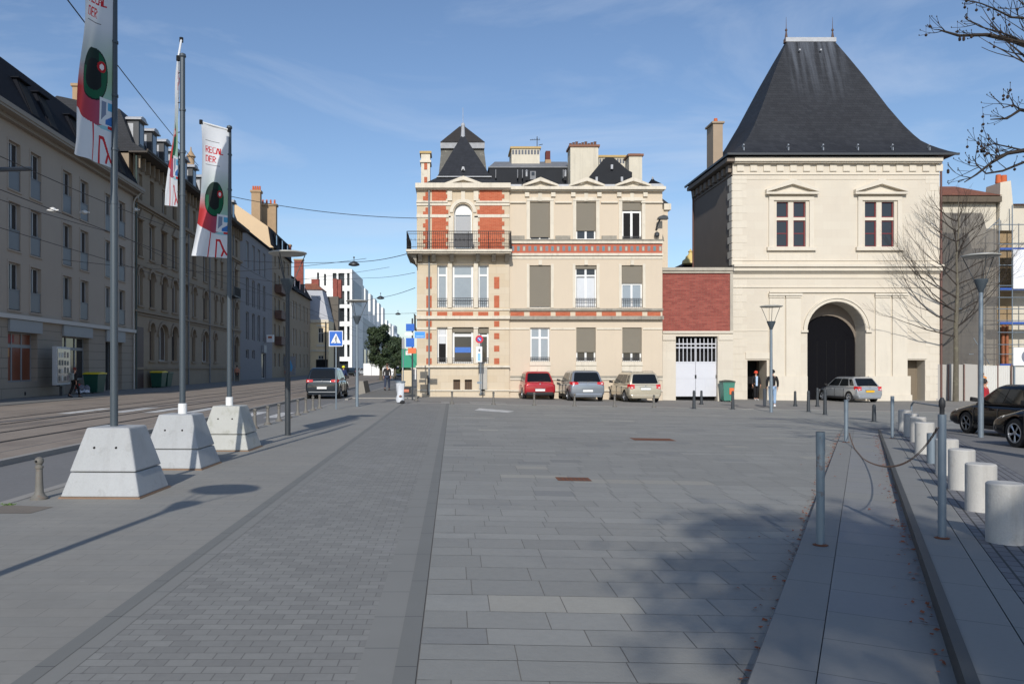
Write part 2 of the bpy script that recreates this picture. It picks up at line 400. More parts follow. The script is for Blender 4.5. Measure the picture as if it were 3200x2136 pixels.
# left pavement
FD = Vector((-0.0426, 1.0)).normalized()
def rowX(Y): return -22.6 - 0.0426 * (Y - 40)
mb = MB()
for Ya, Yb in ((-30, 60), (60, 200), (200, 420)):
    mb.hexa([(rowX(Ya) - 6, Ya, -0.5), (-19.2 + 0 * Ya, Ya, -0.5), (-19.2, Yb, -0.5), (rowX(Yb) - 6, Yb, -0.5)],
            [(rowX(Ya) - 6, Ya, 0.0), (-19.2, Ya, 0.0), (-19.2, Yb, 0.0), (rowX(Yb) - 6, Yb, 0.0)])
struct(mb.build('pavement', sidew))
# crosswalk bars over the tramway and road
for k, (cx_, ya, yb) in enumerate([(-13.75, 28.9, 32.6), (-12.2, 29.6, 33.3), (-11.0, 29.6, 32.8), (-9.6, 29.2, 33.0), (-7.4, 28.6, 31.8), (-6.3, 28.2, 31.4)]):
    zz = -0.018 if cx_ < -8.2 else -0.115
    mb = MB(); mb.quad((cx_ - 0.25, ya, zz), (cx_ + 0.25, ya, zz), (cx_ + 0.25, yb, zz), (cx_ - 0.25, yb, zz)); struct(mb.build('crosswalk_marking', marking))
# plaza base sheet (joints) and paving zones
sheet('plaza', [-5.33, -2.3], [-12, 0, 20, 36.5], lambda x, y: 0.0, paveA)
sheet('plaza', [-2.3, -2.19], [-12, 36.5], lambda x, y: 0.004, bandm)
sheet('plaza', [-2.19, -2.07], [-12, 36.5], lambda x, y: 0.002, bandl)
sheet('plaza', [-2.07, -0.52], [-12, 36.5], lambda x, y: 0.0, paveB)
sheet('plaza', [-0.52, -0.32], [-12, 36.5], lambda x, y: 0.002, bandl)
sheet('plaza', [-0.32, -0.2], [-12, 36.5], lambda x, y: 0.004, bandm)
sheet('plaza', [-0.2, 0, 22, 30], [-12, 36.5], lambda x, y: g(x) - 0.006, jointm)
# separate slabs, row by row, each its own shade
def clipA(poly):   # keep the side left of the step line A
    out = []
    for i in range(len(poly)):
        p, q = poly[i], poly[(i + 1) % len(poly)]
        sp, sq = terr(p[0], p[1])[1] - 0.02, terr(q[0], q[1])[1] - 0.02
        if sp <= 0: out.append(p)
        if (sp < 0 < sq) or (sq < 0 < sp):
            t = sp / (sp - sq); out.append((p[0] + (q[0] - p[0]) * t, p[1] + (q[1] - p[1]) * t))
    return out
mb = MB(); cols = []; rr = random.Random(3)
y = -12.0; ri = 0
while y < 36.4:
    h = rr.choice([0.3, 0.36, 0.42, 0.26, 0.4]); h = min(h, 36.45 - y) if y + h > 36.45 else h
    x = -0.195; w0 = 0.9 if ri % 5 else 0.6; off = rr.random(); first = True
    rowtone = rr.choice([1, 1, 1.02, 0.97, 1.06, 0.94])
    runl = 0
    while x < 24:
        w = (0.52 if h > 0.33 else 0.62) * rr.uniform(0.97, 1.03)
        if first: w *= 0.35 + 0.65 * off; first = False
        ja = 0.0028
        poly = [(x + ja, y + ja), (x + w - ja, y + ja), (x + w - ja, y + h - ja), (x + ja, y + h - ja)]
        if y < 25: poly = clipA(poly)
        if len(poly) >= 3:
            vs = [(px, py, g(px)) for px, py in poly]
            mb.add(vs, [tuple(range(len(vs)))])
            if runl <= 0 and rr.random() < 0.012: runl = rr.randint(1, 4)
            b = rr.uniform(0.94, 1.05) * rowtone
            if runl > 0: b *= 1.19; runl -= 1; tint = (1.03, 1.0, 0.95)
            elif rr.random() < 0.05: b *= 0.88; tint = (0.98, 0.99, 1.02)
            else: tint = (1, 1, 1)
            if abs(y - 8.9) < 0.2 and x < 2.2: b *= 1.12
            base = srgb(142, 141, 135)
            cols.append([base[i] * b * tint[i] for i in range(3)])
        x += w
    y += h; ri += 1
o = mb.build('plaza_paving', slabm, cols=cols); struct(o)
# continuation of the pavement past the corner of the house
sheet('pavement', [-5.33, -2.07], [36.5, 37.2], lambda x, y: -0.0, paveA)
sheet('pavement', [-5.33, -1.9], [43.4, 420], lambda x, y: 0.0, sidew)
mb = MB(); mb.box(-5.33, -1.9, 43.25, 43.4, -0.3, 0.004); struct(mb.build('pavement_kerb', kerbm))
sheet('cross_street', [-5.5, 0, 22, 60, 200], [36.5, 51, 60], lambda x, y: g(x) - 0.05, asph_n)
mb = MB()
for i in range(24):
    xa = -2.0 + i; mb.hexa([(xa, 36.45, g(xa) - 0.2), (xa + 1, 36.45, g(xa + 1) - 0.2), (xa + 1, 36.62, g(xa + 1) - 0.2), (xa, 36.62, g(xa) - 0.2)],
                           [(xa, 36.45, g(xa) + 0.006), (xa + 1, 36.45, g(xa + 1) + 0.006), (xa + 1, 36.62, g(xa + 1) + 0.006), (xa, 36.62, g(xa) + 0.006)])
struct(mb.build('cross_street_kerb', kerbm))
# raised strips on the right: two tiers along the slanted line
def tier_pt(t, s, z): p = TA + TD * t + TN * s; return (p.x, p.y, z)
def tier_mesh(name, s0, s1, mat, lift, t0=-9.0, t1=22.4, dz=0.0, side=True, n=24):
    ang = math.atan2(TD.y, TD.x)
    R = Matrix.Translation((TA.x, TA.y, 0)) @ Matrix.Rotation(ang, 4, 'Z'); Ri = R.inverted()
    mb = MB(Ri); mb.v = []
    def P(t, s, k):
        x, y, _ = tier_pt(t, s, 0); return (x, y, g(x) + k * hstep(t) + dz)
    for i in range(n):
        ta, tb = t0 + (t1 - t0) * i / n, t0 + (t1 - t0) * (i + 1) / n
        mb.quad(P(ta, s0, lift), P(ta, s1, lift), P(tb, s1, lift), P(tb, s0, lift))
        if side:
            def D(t, s): q = P(t, s, lift); return (q[0], q[1], q[2] - 0.32)
            mb.quad(D(ta, s0), P(ta, s0, lift), P(tb, s0, lift), D(tb, s0))
            if i == n - 1: mb.quad(D(tb, s0), P(tb, s0, lift), P(tb, s1, lift), D(tb, s1))
    o = mb.build(name, mat); o.matrix_world = R
    o['kind'] = 'structure'
    return o
tierA = M('raised strip edging', srgb(132, 131, 127), 0.8, 0.06, 0.7, 0.25, 50, plan=True, fine=0.04, brick=dict(w=1.0, h=3, m=0.005, mc=srgb(96, 96, 96)))
steelk = M('dark steel edge', srgb(58, 60, 60), 0.6, 0.2, 5)
tier_mesh('raised_walkway', 0, 0.3, tierA, 1)
tier_mesh('raised_walkway', 0.305, 0.98, tierm, 1, dz=-0.001)
tier_mesh('steel_edge', 0.93, 0.99, steelk, 2, dz=0.008)
tier_mesh('upper_walkway', 0.99, 1.27, tierA, 2)
tier_mesh('upper_walkway', 1.278, 1.415, tierA, 2, dz=-0.001)
tier_mesh('upper_walkway', 1.423, 2.7, settm, 2, dz=-0.002)
tier_mesh('car_park', 2.702, 40, asph, 2, dz=-0.004)
# apron blending the raised strips into the cross street
mb = MB()
def Q(t, s):
    x, y, _ = tier_pt(t, s, 0); k = max(0, min(1, (27 - t) / 4.6))
    return (x, y, g(x) + (2 * hstep(22.4) if s > 0.5 else hstep(22.4)) * k - 0.004 - (1 - k) * 0.045)
for i in range(6):
    ta, tb = 22.4 + i, 23.4 + i
    for sa, sb in ((0, 0.98), (0.98, 5), (5, 40)):
        mb.quad(Q(ta, sa), Q(ta, sb), Q(tb, sb), Q(tb, sa))
struct(mb.build('car_park_entrance', asph))
# iron manhole covers and road marks
def cover(px, py, w, d, name='manhole_cover', mat=rust):
    p = gp(px, py); mb = MB(); x, y = p.x, p.y
    mb.add([(x - w / 2, y - d / 2, g(x - w / 2) + 0.004), (x + w / 2, y - d / 2, g(x + w / 2) + 0.004), (x + w / 2, y + d / 2, g(x + w / 2) + 0.004), (x - w / 2, y + d / 2, g(x - w / 2) + 0.004)], [(0, 1, 2, 3)])
    for i in range(1, 8):
        xx = x - w / 2 + w * i / 8; mb.m(1).add([(xx - 0.006, y - d * 0.42, g(xx) + 0.007), (xx + 0.006, y - d * 0.42, g(xx) + 0.007), (xx + 0.006, y + d * 0.42, g(xx) + 0.007), (xx - 0.006, y + d * 0.42, g(xx) + 0.007)], [(0, 1, 2, 3)])
    o = mb.build(name, [mat, trimb]); return o
tag(cover(1315, 1098.5, 0.5, 0.38), 'brown rusty manhole cover in the grey slabs, the nearest one', 'manhole cover', 'manhole covers set in the plaza')
tag(cover(1497, 1007.5, 0.98, 0.62), 'wide rusty manhole cover further out on the grey plaza', 'manhole cover', 'manhole covers set in the plaza')
tag(cover(1765, 960, 1.2, 0.8, mat=lead), 'faded grey brown manhole cover beside the lamp before the gatehouse', 'manhole cover', 'manhole covers set in the plaza')
def mark(pts, dz=0.006):
    P = [gp(*p) for p in pts]; mb = MB(); mb.add([(p.x, p.y, p.z + dz) for p in P], [tuple(range(len(P)))]); struct(mb.build('road_marking', marking))
mark([(1088, 941), (1165, 946), (1180, 943), (1100, 936)])
for ya, yb in ((39.2, 39.4), (38.0, 38.2)):
    mb = MB(); mb.quad((-0.6, ya, -0.044), (2.5, ya, g(2.5) - 0.044), (2.5, yb, g(2.5) - 0.044), (-0.6, yb, -0.044)); struct(mb.build('road_marking', marking))
for ya, x0, x1 in ((37.6, 16.5, 21.2), (37.3, 13.5, 15.4)):
    mb = MB(); mb.quad((x0, ya, g(x0) - 0.042), (x1, ya - 1.5, g(x1) - 0.042), (x1, ya - 1.2, g(x1) - 0.042), (x0, ya + 0.3, g(x0) - 0.042)); struct(mb.build('road_marking', marking))
mb = MB(); mb.quad((1.5 + 17.5, 33.0, gz(19, 33) - 0.03), (25, 31.0, gz(25, 31) + 0.01), (25, 31.18, gz(25, 31.18) + 0.01), (19, 33.18, gz(19, 33.18) - 0.03)); struct(mb.build('road_marking', marking))
# dry leaves in the gutters
leafm = M('dry leaves', srgb(150, 84, 52), 0.8, 0.4, 30)
mb = MB(); rr = random.Random(5)
for i in range(620):
    side = rr.random() < 0.55
    t = rr.uniform(-1, 20) ** 1.0; s = -abs(rr.gauss(0, 0.05)) - 0.01 if side else 0.92 - abs(rr.gauss(0, 0.07))
    if rr.random() < 0.06: s += rr.uniform(-0.5, 0.2)
    p = TA + TD * t + TN * s
    if not side and s < 0: continue
    z = g(p.x) + (hstep(t) if s > 0 else 0) + 0.006
    r = rr.uniform(0.012, 0.03); a = rr.random() * 6.28
    mb.add([(p.x + r * math.cos(a + k * 1.57) * (1 if k % 2 else 0.55), p.y + r * math.sin(a + k * 1.57) * (1 if k % 2 else 0.55), z + rr.uniform(0, 0.014)) for k in range(4)], [(0, 1, 2, 3)])
o = mb.build('fallen_leaves', leafm); o['kind'] = 'stuff'; tag(o, 'dry brown leaves gathered along the stone edges', 'leaves')
grassm = M('weed green', srgb(90, 120, 50), 0.8, 0.3, 20)
mb = MB(); rr = random.Random(6); pw = gp(8, 1158)
for i in range(90):
    x = pw.x + rr.gauss(0, 0.06); y = pw.y + rr.gauss(0, 0.025); a = rr.random() * 6.28; h = rr.uniform(0.01, 0.03)
    mb.add([(x, y, 0), (x + 0.012, y + 0.004, 0), (x + 0.03 * math.cos(a), y + 0.03 * math.sin(a), h)], [(0, 1, 2)])
o = mb.build('weeds', grassm); o['kind'] = 'stuff'; tag(o, 'tuft of green weeds at the kerb, far left', 'weeds')
p0 = gp(30, 1180); mb = MB(); mb.add([(-6.5, 9.2, 0.003), (-4.75, 9.2, 0.003), (-4.7, 9.62, 0.003), (-5.33, 9.75, 0.003), (-6.5, 9.75, 0.003)], [(0, 1, 2, 3, 4)])
struct(mb.build('pavement_patch', M('rough asphalt patch', srgb(120, 112, 102), 0.9, 0.2, 2, 0.5, 40, fine=0.1)))

# ================================================================ LEFT ROW OF BUILDINGS
def Yrow(x): return 20.9 / ((CX - x) / F - 0.0426)
def rowroot(name, label, Y0, cat='building', group='buildings along the shaded side of the street'):
    return thing(name, label, cat, (rowX(Y0), Y0, 0), math.atan2(FD.x * -1, FD.y) + 0 if False else math.atan2(FD.y, FD.x), group)
KL = math.sqrt(1 + 0.0426 ** 2)
def lx(Y, Y0): return (Y - Y0) * KL
grey_r = M('grey render', srgb(172, 159, 145), 0.9, 0.07, 0.4, 0.25, 20, streak=0.04)
grey_g = M('banded ground floor stone', srgb(154, 143, 130), 0.9, 0.08, 0.6, 0.25, 20, brick=dict(w=30, h=0.52, m=0.012, mc=srgb(96, 90, 84)))
panelg = M('grey guard panel', srgb(102, 104, 108), 0.5, 0.05, 3)
fasc = M('blank grey fascia', srgb(146, 148, 150), 0.6, 0.05, 3)
darkroof = M('dark metal mansard', srgb(27, 29, 36), 0.85, 0.15, 1.0, 0.2, 10, spec=0.15)
b2m = M('old grey limestone', srgb(150, 135, 116), 0.9, 0.14, 0.8, 0.4, 15, streak=0.14, brick=dict(w=0.8, h=0.4, m=0.004, mc=srgb(136, 124, 110)))
b2t = M('old limestone mouldings', srgb(142, 127, 109), 0.9, 0.2, 2, 0.4, 15, streak=0.2)
shutm = M('brown shutters', srgb(84, 70, 60), 0.8, 0.1, 2, 0.3, 10, brick=dict(w=30, h=0.07, m=0.006, mc=srgb(84, 70, 60)))
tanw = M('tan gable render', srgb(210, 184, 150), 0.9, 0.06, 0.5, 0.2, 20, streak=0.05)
warmin = M('warm lit shop interior', srgb(130, 74, 52), 0.4, 0.3, 0.7)

# ---- first building: grey render with dark mansard
Y0 = 26.0; Y1 = 60.0; W = lx(Y1, Y0)
r = rowroot('apartment_building', 'grey rendered block with dark mansard roof and shop windows at the left edge', Y0)
cols_px = [(18, 47), (67, 96), (143, 165), (183, 203), (241, 257), (272, 287)]
wc = [(lx(Yrow(a), Y0), lx(Yrow(b), Y0)) for a, b in cols_px]
wc = [((a + b) / 2 - 0.62, (a + b) / 2 + 0.62) for a, b in wc]
extra = [(wc[0][0] - 5.6, wc[0][0] - 4.36), (wc[0][0] - 3.6, wc[0][0] - 2.36), (wc[0][0] - 9.9, wc[0][0] - 8.66), (wc[0][0] - 11.9, wc[0][0] - 10.66)]
allc = [c for c in extra if c[0] > 0.4] + wc
rows = [(4.56, 7.0), (7.65, 10.1), (10.75, 13.22)]
holes = [(a, b, z0, z1) for a, b in allc for z0, z1 in rows]
mb = MB(); wall_holes(mb, 0, W, 4.32, 14.3, holes, 0, 0.28)
mb.quad((0, 0, 4.32), (0, 0, 14.3), (0, 12, 14.3), (0, 12, 4.32)); mb.quad((W, 0, 4.32), (W, 12, 4.32), (W, 12, 14.3), (W, 0, 14.3))
mb.box(0.1, W - 0.1, 0.7, 12, 0, 14.2)
mb.build('wall', grey_r, r)
for a, b in allc:
    for z0, z1 in rows:
        w = window(r, a, b, z0, z1, 0.18, M('greyish window paint', srgb(176, 176, 176), 0.5, 0.05, 4), M('dim curtained glass', srgb(84, 88, 92), 0.15, 0.15, 2) if (a + z0) % 3 < 0.9 else glass, 0.07, 1)
        mb = MB(); mb.box(a + 0.02, b - 0.02, 0.02, 0.05, z0 + 0.04, z0 + 1.02); mb.box(a, b, 0.0, 0.07, z0 + 1.02, z0 + 1.07); mb.build('guard_panel', panelg, w)
        mb = MB(); mb.box(a - 0.12, b + 0.12, -0.07, 0.0, z0 - 0.09, z0 - 0.01); mb.build('sill', grey_r, w)
        mb = MB(); mb.box(a - 0.13, a - 0.002, -0.022, -0.002, z0, z1 + 0.12); mb.box(b + 0.002, b + 0.13, -0.022, -0.002, z0, z1 + 0.12); mb.box(a - 0.002, b + 0.002, -0.022, -0.002, z1 + 0.002, z1 + 0.12); mb.build('surround', grey_r, w)
shops = [(lx(Yrow(17), Y0), lx(Yrow(85), Y0), 0.85, 3.42), (lx(Yrow(142), Y0), lx(Yrow(203), Y0), 0.85, 3.42), (lx(Yrow(241), Y0), lx(Yrow(279), Y0), 0.02, 3.3)]
s0 = (shops[0][0] - 9.0, shops[0][0] - 2.5, 0.85, 3.42)
mb = MB(); wall_holes(mb, 0, W, 0, 4.1, [s0] + shops, -0.02, 0.5); mb.quad((W, -0.02, 0), (W, 0.3, 0), (W, 0.3, 4.1), (W, -0.02, 4.1)); mb.build('ground_floor', grey_g, r)
for i, (a, b, z0, z1) in enumerate([s0] + shops):
    mb = MB(); mb.box(a - 0.02, b + 0.35, -0.14, -0.024, z1 + 0.02, 4.08); mb.build('fascia', fasc, r)
    if i < 3:
        f = MB(); zt = 2.72; y = 0.33
        f.box(a, b, y, y + 0.08, z0, z0 + 0.07); f.box(a, b, y, y + 0.08, z1 - 0.06, z1); f.box(a, b, y, y + 0.08, zt - 0.09, zt + 0.09)
        for k in range(4):
            xx = a + (b - a) * k / 3; f.box(max(a, xx - 0.05), min(b, xx + 0.05), y - 0.004, y + 0.076, z0, z1)
        w = f.build('shop_window', fasc, r)
        mb = MB(); mb.box(a, b, y + 0.04, y + 0.06, z0, z1); mb.build('pane', warmin if i < 2 else glass, w)
        if i == 1:
            mb = MB(); mb.box(a + 0.1, a + 0.9, y + 0.02, y + 0.035, 2.15, 2.6); mb.build('poster', M('pale orange posters', srgb(190, 140, 90), 0.6, 0.1, 3), w)
            mb = MB(); mb.box(a + 0.7, a + 1.4, y + 0.02, y + 0.035, 2.9, 3.3); mb.build('poster', M('red poster', srgb(150, 50, 50), 0.6, 0.1, 3), w)
    else:
        mb = MB(); mb.box(a, b, 0.4, 0.46, z0, z1); mb.build('door', darkm, r)
        mb = MB(); mb.box((a + b) / 2, (a + b) / 2 + 0.05, 0.37, 0.4, z0, z1); mb.build('door_frame', panelg, r)
mb = MB(); mb.box(0, W + 0.05, -0.22, 0.1, 4.1, 4.32); mb.box(0, W + 0.04, -0.12, -0.02, 4.0, 4.1) if False else None; mb.build('string_course', M('pale cornice', srgb(196, 192, 186), 0.8, 0.06, 1), r)
mb = MB(); mb.prism([(0, 0), (0, 0)], 0, 0) if False else None
for (ya, yb, za, zb) in ((-0.75, 0.2, 14.3, 14.42), (-0.8, -0.7, 14.42, 14.66), (-0.3, 0.02, 14.1, 14.3)): mb.box(-0.1, W + 0.25, ya, yb, za, zb)
mb.build('eaves', M('pale eaves', srgb(150, 140, 128), 0.8, 0.06, 1), r)
mb = MB(); ze = 14.44
sec = [(-0.6, ze), (-0.35, ze + 0.45), (1.35, 18.1), (1.6, 18.3), (10, 18.9), (12, 18.0), (12, ze)]
vs = [(0, y, z) for y, z in sec] + [(W + 0.2, y, z) for y, z in sec]; n = len(sec)
mb.add(vs, [tuple(range(n))[::-1], tuple(range(n, 2 * n))] + [(i, i + n, (i + 1) % n + n, (i + 1) % n) for i in range(n)])
rf = mb.build('roof', darkroof, r)
for px in (33, 78, 150, 214, 246):
    u = lx(Yrow(px) * 1.045, Y0)
    mb = MB(); mb.hexa([(u - 0.6, -0.28, 15.0), (u + 0.6, -0.28, 15.0), (u + 0.6, 1.0, 15.0), (u - 0.6, 1.0, 15.0)], [(u - 0.6, 0.55, 17.0), (u + 0.6, 0.55, 17.0), (u + 0.6, 1.4, 17.0), (u - 0.6, 1.4, 17.0)]); mb.m(1).box(u - 0.72, u + 0.72, 0.35, 1.5, 17.0, 17.06); mb.m(2).hexa([(u - 0.45, -0.25, 15.15), (u + 0.45, -0.25, 15.15), (u + 0.45, -0.2, 15.15), (u - 0.45, -0.2, 15.15)], [(u - 0.45, 0.47, 16.85), (u + 0.45, 0.47, 16.85), (u + 0.45, 0.52, 16.85), (u - 0.45, 0.52, 16.85)])
    d = mb.build('dormer', [darkroof, darkroof, darkm], r)
for uu, z0 in ((W - 0.25, 4.35), (W - 0.2, 0)):
    mb = MB(); mb.tube([(uu, -0.12 if z0 else -0.14, z0), (uu, -0.12 if z0 else -0.14, 13.6 if z0 else 4.0)], 0.055, 8)
    if z0: mb.tube([(uu, -0.12, 13.6), (uu, -0.25, 13.9), (uu, -0.75, 14.4)], 0.055, 8)
    mb.build('drain_pipe', M('pale pipe', srgb(190, 186, 178), 0.6, 0.05, 3), r)
for u in (lx(Yrow(55), Y0) , lx(Yrow(170), Y0)):
    mb = MB(); mb.box(u, u + 0.14, -0.035, -0.023, 0.12, 0.3); mb.build('vent', darkm, r)
# ---- second building: ornate, two sections
def arch_row(r, Yb0, Yb1, Y0, cols, gcols, label_dorm, hz=17.3):
    W0, W1 = lx(Yb0, Y0), lx(Yb1, Y0)
    H = []; first = []; sec_ = []; att = []
    for a, b in cols:
        u0, u1 = lx(Yrow(a), Y0), lx(Yrow(b), Y0); m_ = (u0 + u1) / 2; hw = min(0.75, max(0.5, (u1 - u0) / 2 - 0.25))
        first.append((m_ - hw, m_ + hw, 6.25, 9.0, hw * 0.7)); sec_.append((m_ - hw, m_ + hw, 9.95, 12.65)); att.append((m_ - hw * 0.8, m_ + hw * 0.8, 14.15, 16.1))
    gr = []
    for a, b in gcols:
        u0, u1 = lx(Yrow(a), Y0), lx(Yrow(b), Y0); m_ = (u0 + u1) / 2; hw = max(0.55, (u1 - u0) / 2 - 0.3)
        gr.append((m_ - hw, m_ + hw, 2.1, 5.05, min(0.8, hw * 0.8)))
    H = first + sec_ + att + gr
    mb = MB(); wall_holes(mb, W0, W1, 0, hz, H, 0, 0.32)
    mb.box(W0 + 0.02, W1 - 0.02, 0.34, 11, 0, hz - 0.02)
    mb.build('wall', b2m, r)
    for k, h in enumerate(first + gr):
        window(r, h[0], h[1], h[2], h[3], 0.24, b2t if k % 3 else offwhite, shutm if k % 3 != 1 else glass, 0.06, 1, rise=h[4])
        s = MB(); s.box(h[0] - 0.15, h[1] + 0.15, -0.12, -0.004, h[2] - 0.16, h[2] - 0.02); 
        n = 12; mx = (h[0] + h[1]) / 2; rx = (h[1] - h[0]) / 2; sp = h[3] - h[4]
        for i in range(n):
            a1, a2 = PI * i / n, PI * (i + 1) / n
            p = lambda a, e: (mx - (rx + e) * math.cos(a), sp + (h[4] + e) * math.sin(a))
            q = [p(a1, 0.02), p(a2, 0.02), p(a2, 0.24), p(a1, 0.24)]
            s.hexa([(q[0][0], -0.1, q[0][1]), (q[1][0], -0.1, q[1][1]), (q[1][0], -0.004, q[1][1]), (q[0][0], -0.004, q[0][1])],
                   [(q[3][0], -0.1, q[3][1]), (q[2][0], -0.1, q[2][1]), (q[2][0], -0.004, q[2][1]), (q[3][0], -0.004, q[3][1])])
        for xx in (h[0] - 0.2, h[1] + 0.2): s.box(xx - 0.13, xx + 0.13, -0.13, -0.004, sp - 0.22, sp - 0.02)
        each(s, 'moulding', b2t, r)
    for k, h in enumerate(sec_ + att):
        window(r, h[0], h[1], h[2], h[3], 0.24, offwhite if k % 2 else b2t, glass if k % 4 == 1 else shutm, 0.06, 1)
        if h[2] < 12:
            s = MB(); s.box(h[0] - 0.12, h[1] + 0.12, -0.12, -0.004, h[2] - 0.16, h[2] - 0.02)
            m_ = (h[0] + h[1]) / 2
            s.prism([(h[0] - 0.18, h[3] + 0.03), (h[1] + 0.18, h[3] + 0.03), (m_ + 0.22, h[3] + 0.62), (m_, h[3] + 0.85), (m_ - 0.22, h[3] + 0.62)], -0.13, -0.004)
            each(s, 'moulding', b2t, r)
    s = MB()
    for z0, z1, d in ((1.42, 1.6, 0.12), (5.5, 5.62, 0.1), (5.7, 5.84, 0.2), (9.2, 9.3, 0.1), (13.55, 13.68, 0.14), (13.7, 13.95, 0.32)):
        s.box(W0, W1, -d, -0.003, z0, z1)
    u = W0 + 0.5
    while u < W1:   # brackets under the eaves
        s.prism([(u - 0.09, 16.3), (u + 0.09, 16.3), (u + 0.09, 17.25), (u - 0.09, 17.25)], -0.35, -0.003); u += 1.1
    each(s, 'cornice', b2t, r)
    e = MB(); e.box(W0 - 0.15, W1 + 0.1, -1.05, 0.3, hz, hz + 0.12); e.box(W0 - 0.15, W1 + 0.1, -1.12, -1.0, hz + 0.12, hz + 0.26); e.build('eaves', M('dark timber eaves', srgb(74, 68, 62), 0.8, 0.1, 3), r)
    mb = MB(); sec = [(-0.95, hz + 0.13), (0.1, hz + 0.8), (1.0, hz + 3.2), (5.5, hz + 4.1), (11, hz + 0.8), (11, hz + 0.1)]; n = len(sec)
    mb.add([(W0, y, z) for y, z in sec] + [(W1, y, z) for y, z in sec], [tuple(range(n))[::-1], tuple(range(n, 2 * n))] + [(i, i + n, (i + 1) % n + n, (i + 1) % n) for i in range(n)])
    mb.build('roof', slate, r)
    for u in label_dorm:
        d = MB(); d.box(u - 0.62, u + 0.62, -0.1, 2.0, hz + 0.75, hz + 2.65); d.build_ = None
        d.m(1).box(u - 0.82, u + 0.82, -0.35, 2.6, hz + 2.65, hz + 2.75); d.m(1).prism([(u - 0.8, hz + 2.75), (u + 0.8, hz + 2.75), (u + 0.3, hz + 3.0), (u - 0.3, hz + 3.0)], -0.3, 2.6)
        d.m(2).box(u - 0.4, u + 0.4, -0.115, -0.1, hz + 0.95, hz + 2.45)
        d.m(1).box(u - 0.64, u - 0.625, 0.3, 1.5, hz + 1.3, hz + 2.4)
        d.build('dormer', [M('dark dormer cladding', srgb(64, 66, 70), 0.6, 0.1, 3), zinc_w, glass], r)
Y0 = 60.0
r = rowroot('ornate_building', 'old grey limestone house with arched windows and a row of zinc dormers', Y0)
arch_row(r, 60.05, 74.2, Y0, [(314, 330), (340.6, 357), (368, 385), (392, 409), (422, 430)], [(340, 357), (361, 387), (391, 409)], [lx(y, Y0) for y in (61.5, 64.5, 67.5, 70.5, 73)])
mb = MB(); u = lx(Yrow(321), Y0); mb.box(u - 0.75, u + 0.75, -0.02, -0.005, 0, 4.6); mb.build('door', M('maroon door', srgb(70, 46, 42), 0.6, 0.1, 3), r)
for u in (0.25, lx(74.0, Y0)):
    mb = MB(); mb.tube([(u, -0.14, 0), (u, -0.14, 17.2)], 0.07, 8); mb.build('drain_pipe', M('green pipe', srgb(56, 72, 68), 0.5, 0.05, 3) if u < 1 else lead, r)
mb = MB(); mb.box(1.5, 2.3, 4, 5, 19, 22.6); mb.box(1.4, 2.4, 3.9, 5.1, 22.6, 22.8); mb.build('chimney', chim_t, r)
Y0 = 74.2
r = rowroot('ornate_building', 'old limestone house with arched windows behind the third flag banner', Y0)
arch_row(r, 74.25, 95.95, Y0, [(439.6, 451.7), (462.7, 479), (491, 499), (505.6, 512), (537, 547)], [(438, 450), (462, 479), (489, 498), (536, 548)], [lx(y, Y0) for y in (76, 80, 84, 88, 92)])
for u in (lx(81.5, Y0), lx(92, Y0)):
    mb = MB(); mb.tube([(u, -0.14, 0), (u, -0.14, 17.2)], 0.07, 8); mb.build('drain_pipe', lead, r)
mb = MB(); u = lx(82.5, Y0); mb.lathe([(0.5, 20.3), (0.5, 21.3), (0.65, 21.4), (0.65, 21.6), (0.35, 22.0), (0.35, 22.6), (0.5, 22.7), (0.1, 23.3), (0.05, 23.7)], (u, 2, 0), 10); mb.build('chimney', chim_t, r)
mb = MB(); u = lx(89, Y0); mb.box(u, u + 3.2, -0.9, 0, 9.25, 9.4); 
for k in range(20): mb.box(u + k * 0.165, u + k * 0.165 + 0.03, -0.9, -0.87, 9.4, 10.3)
mb.box(u, u + 3.2, -0.92, -0.86, 10.3, 10.36); mb.build('balcony', iron, r)
# ---- third: plain grey
Y0 = 96.0
r = rowroot('plain_building', 'plain grey rendered building with tall narrow window pairs', Y0)
W = lx(117, Y0); plainm = M('blue grey render', srgb(134, 132, 134), 0.9, 0.05, 0.4, 0.2, 20, streak=0.05)
cc = [((lx(Yrow(a), Y0)), lx(Yrow(b), Y0)) for a, b in ((564, 571), (578, 585), (590.6, 597), (603, 609))]
cc = [((a + b) / 2 - 0.85, (a + b) / 2 + 0.85) for a, b in cc]
rows = [(4.9, 8.3), (9.1, 12.5), (13.7, 16.9)]
gr = [(cc[0][0], cc[0][1], 2.6, 3.7), (cc[1][0], cc[1][1], 2.6, 3.7), (cc[3][0] - 1, cc[3][1] + 0.5, 0.02, 3.4)]
mb = MB(); wall_holes(mb, 0, W, 0, 17.9, [(a, b, z0, z1) for a, b in cc for z0, z1 in rows] + gr, 0, 0.3); mb.box(0.02, W - 0.02, 0.32, 11, 0, 17.85); mb.build('wall', plainm, r)
for a, b in cc:
    for z0, z1 in rows: window(r, a, b, z0, z1, 0.2, offwhite, glass_g if z0 > 10 else glass, 0.07, 1)
for h in gr: window(r, h[0], h[1], h[2], h[3], 0.2, offwhite, glass, 0.07, 1)
mb = MB(); mb.box(0, W, -0.3, 0.2, 17.9, 18.1); mb.prism([(0, 18.1), (W, 18.1), (W, 18.3), (0, 18.3)], 0.2, 11); mb.build('roof', darkroof, r)
mb = MB(); mb.box(W * 0.62, W * 0.62 + 1.9, -0.35, -0.02, 3.5, 4.5); mb.build('sign_board', fasc, r)
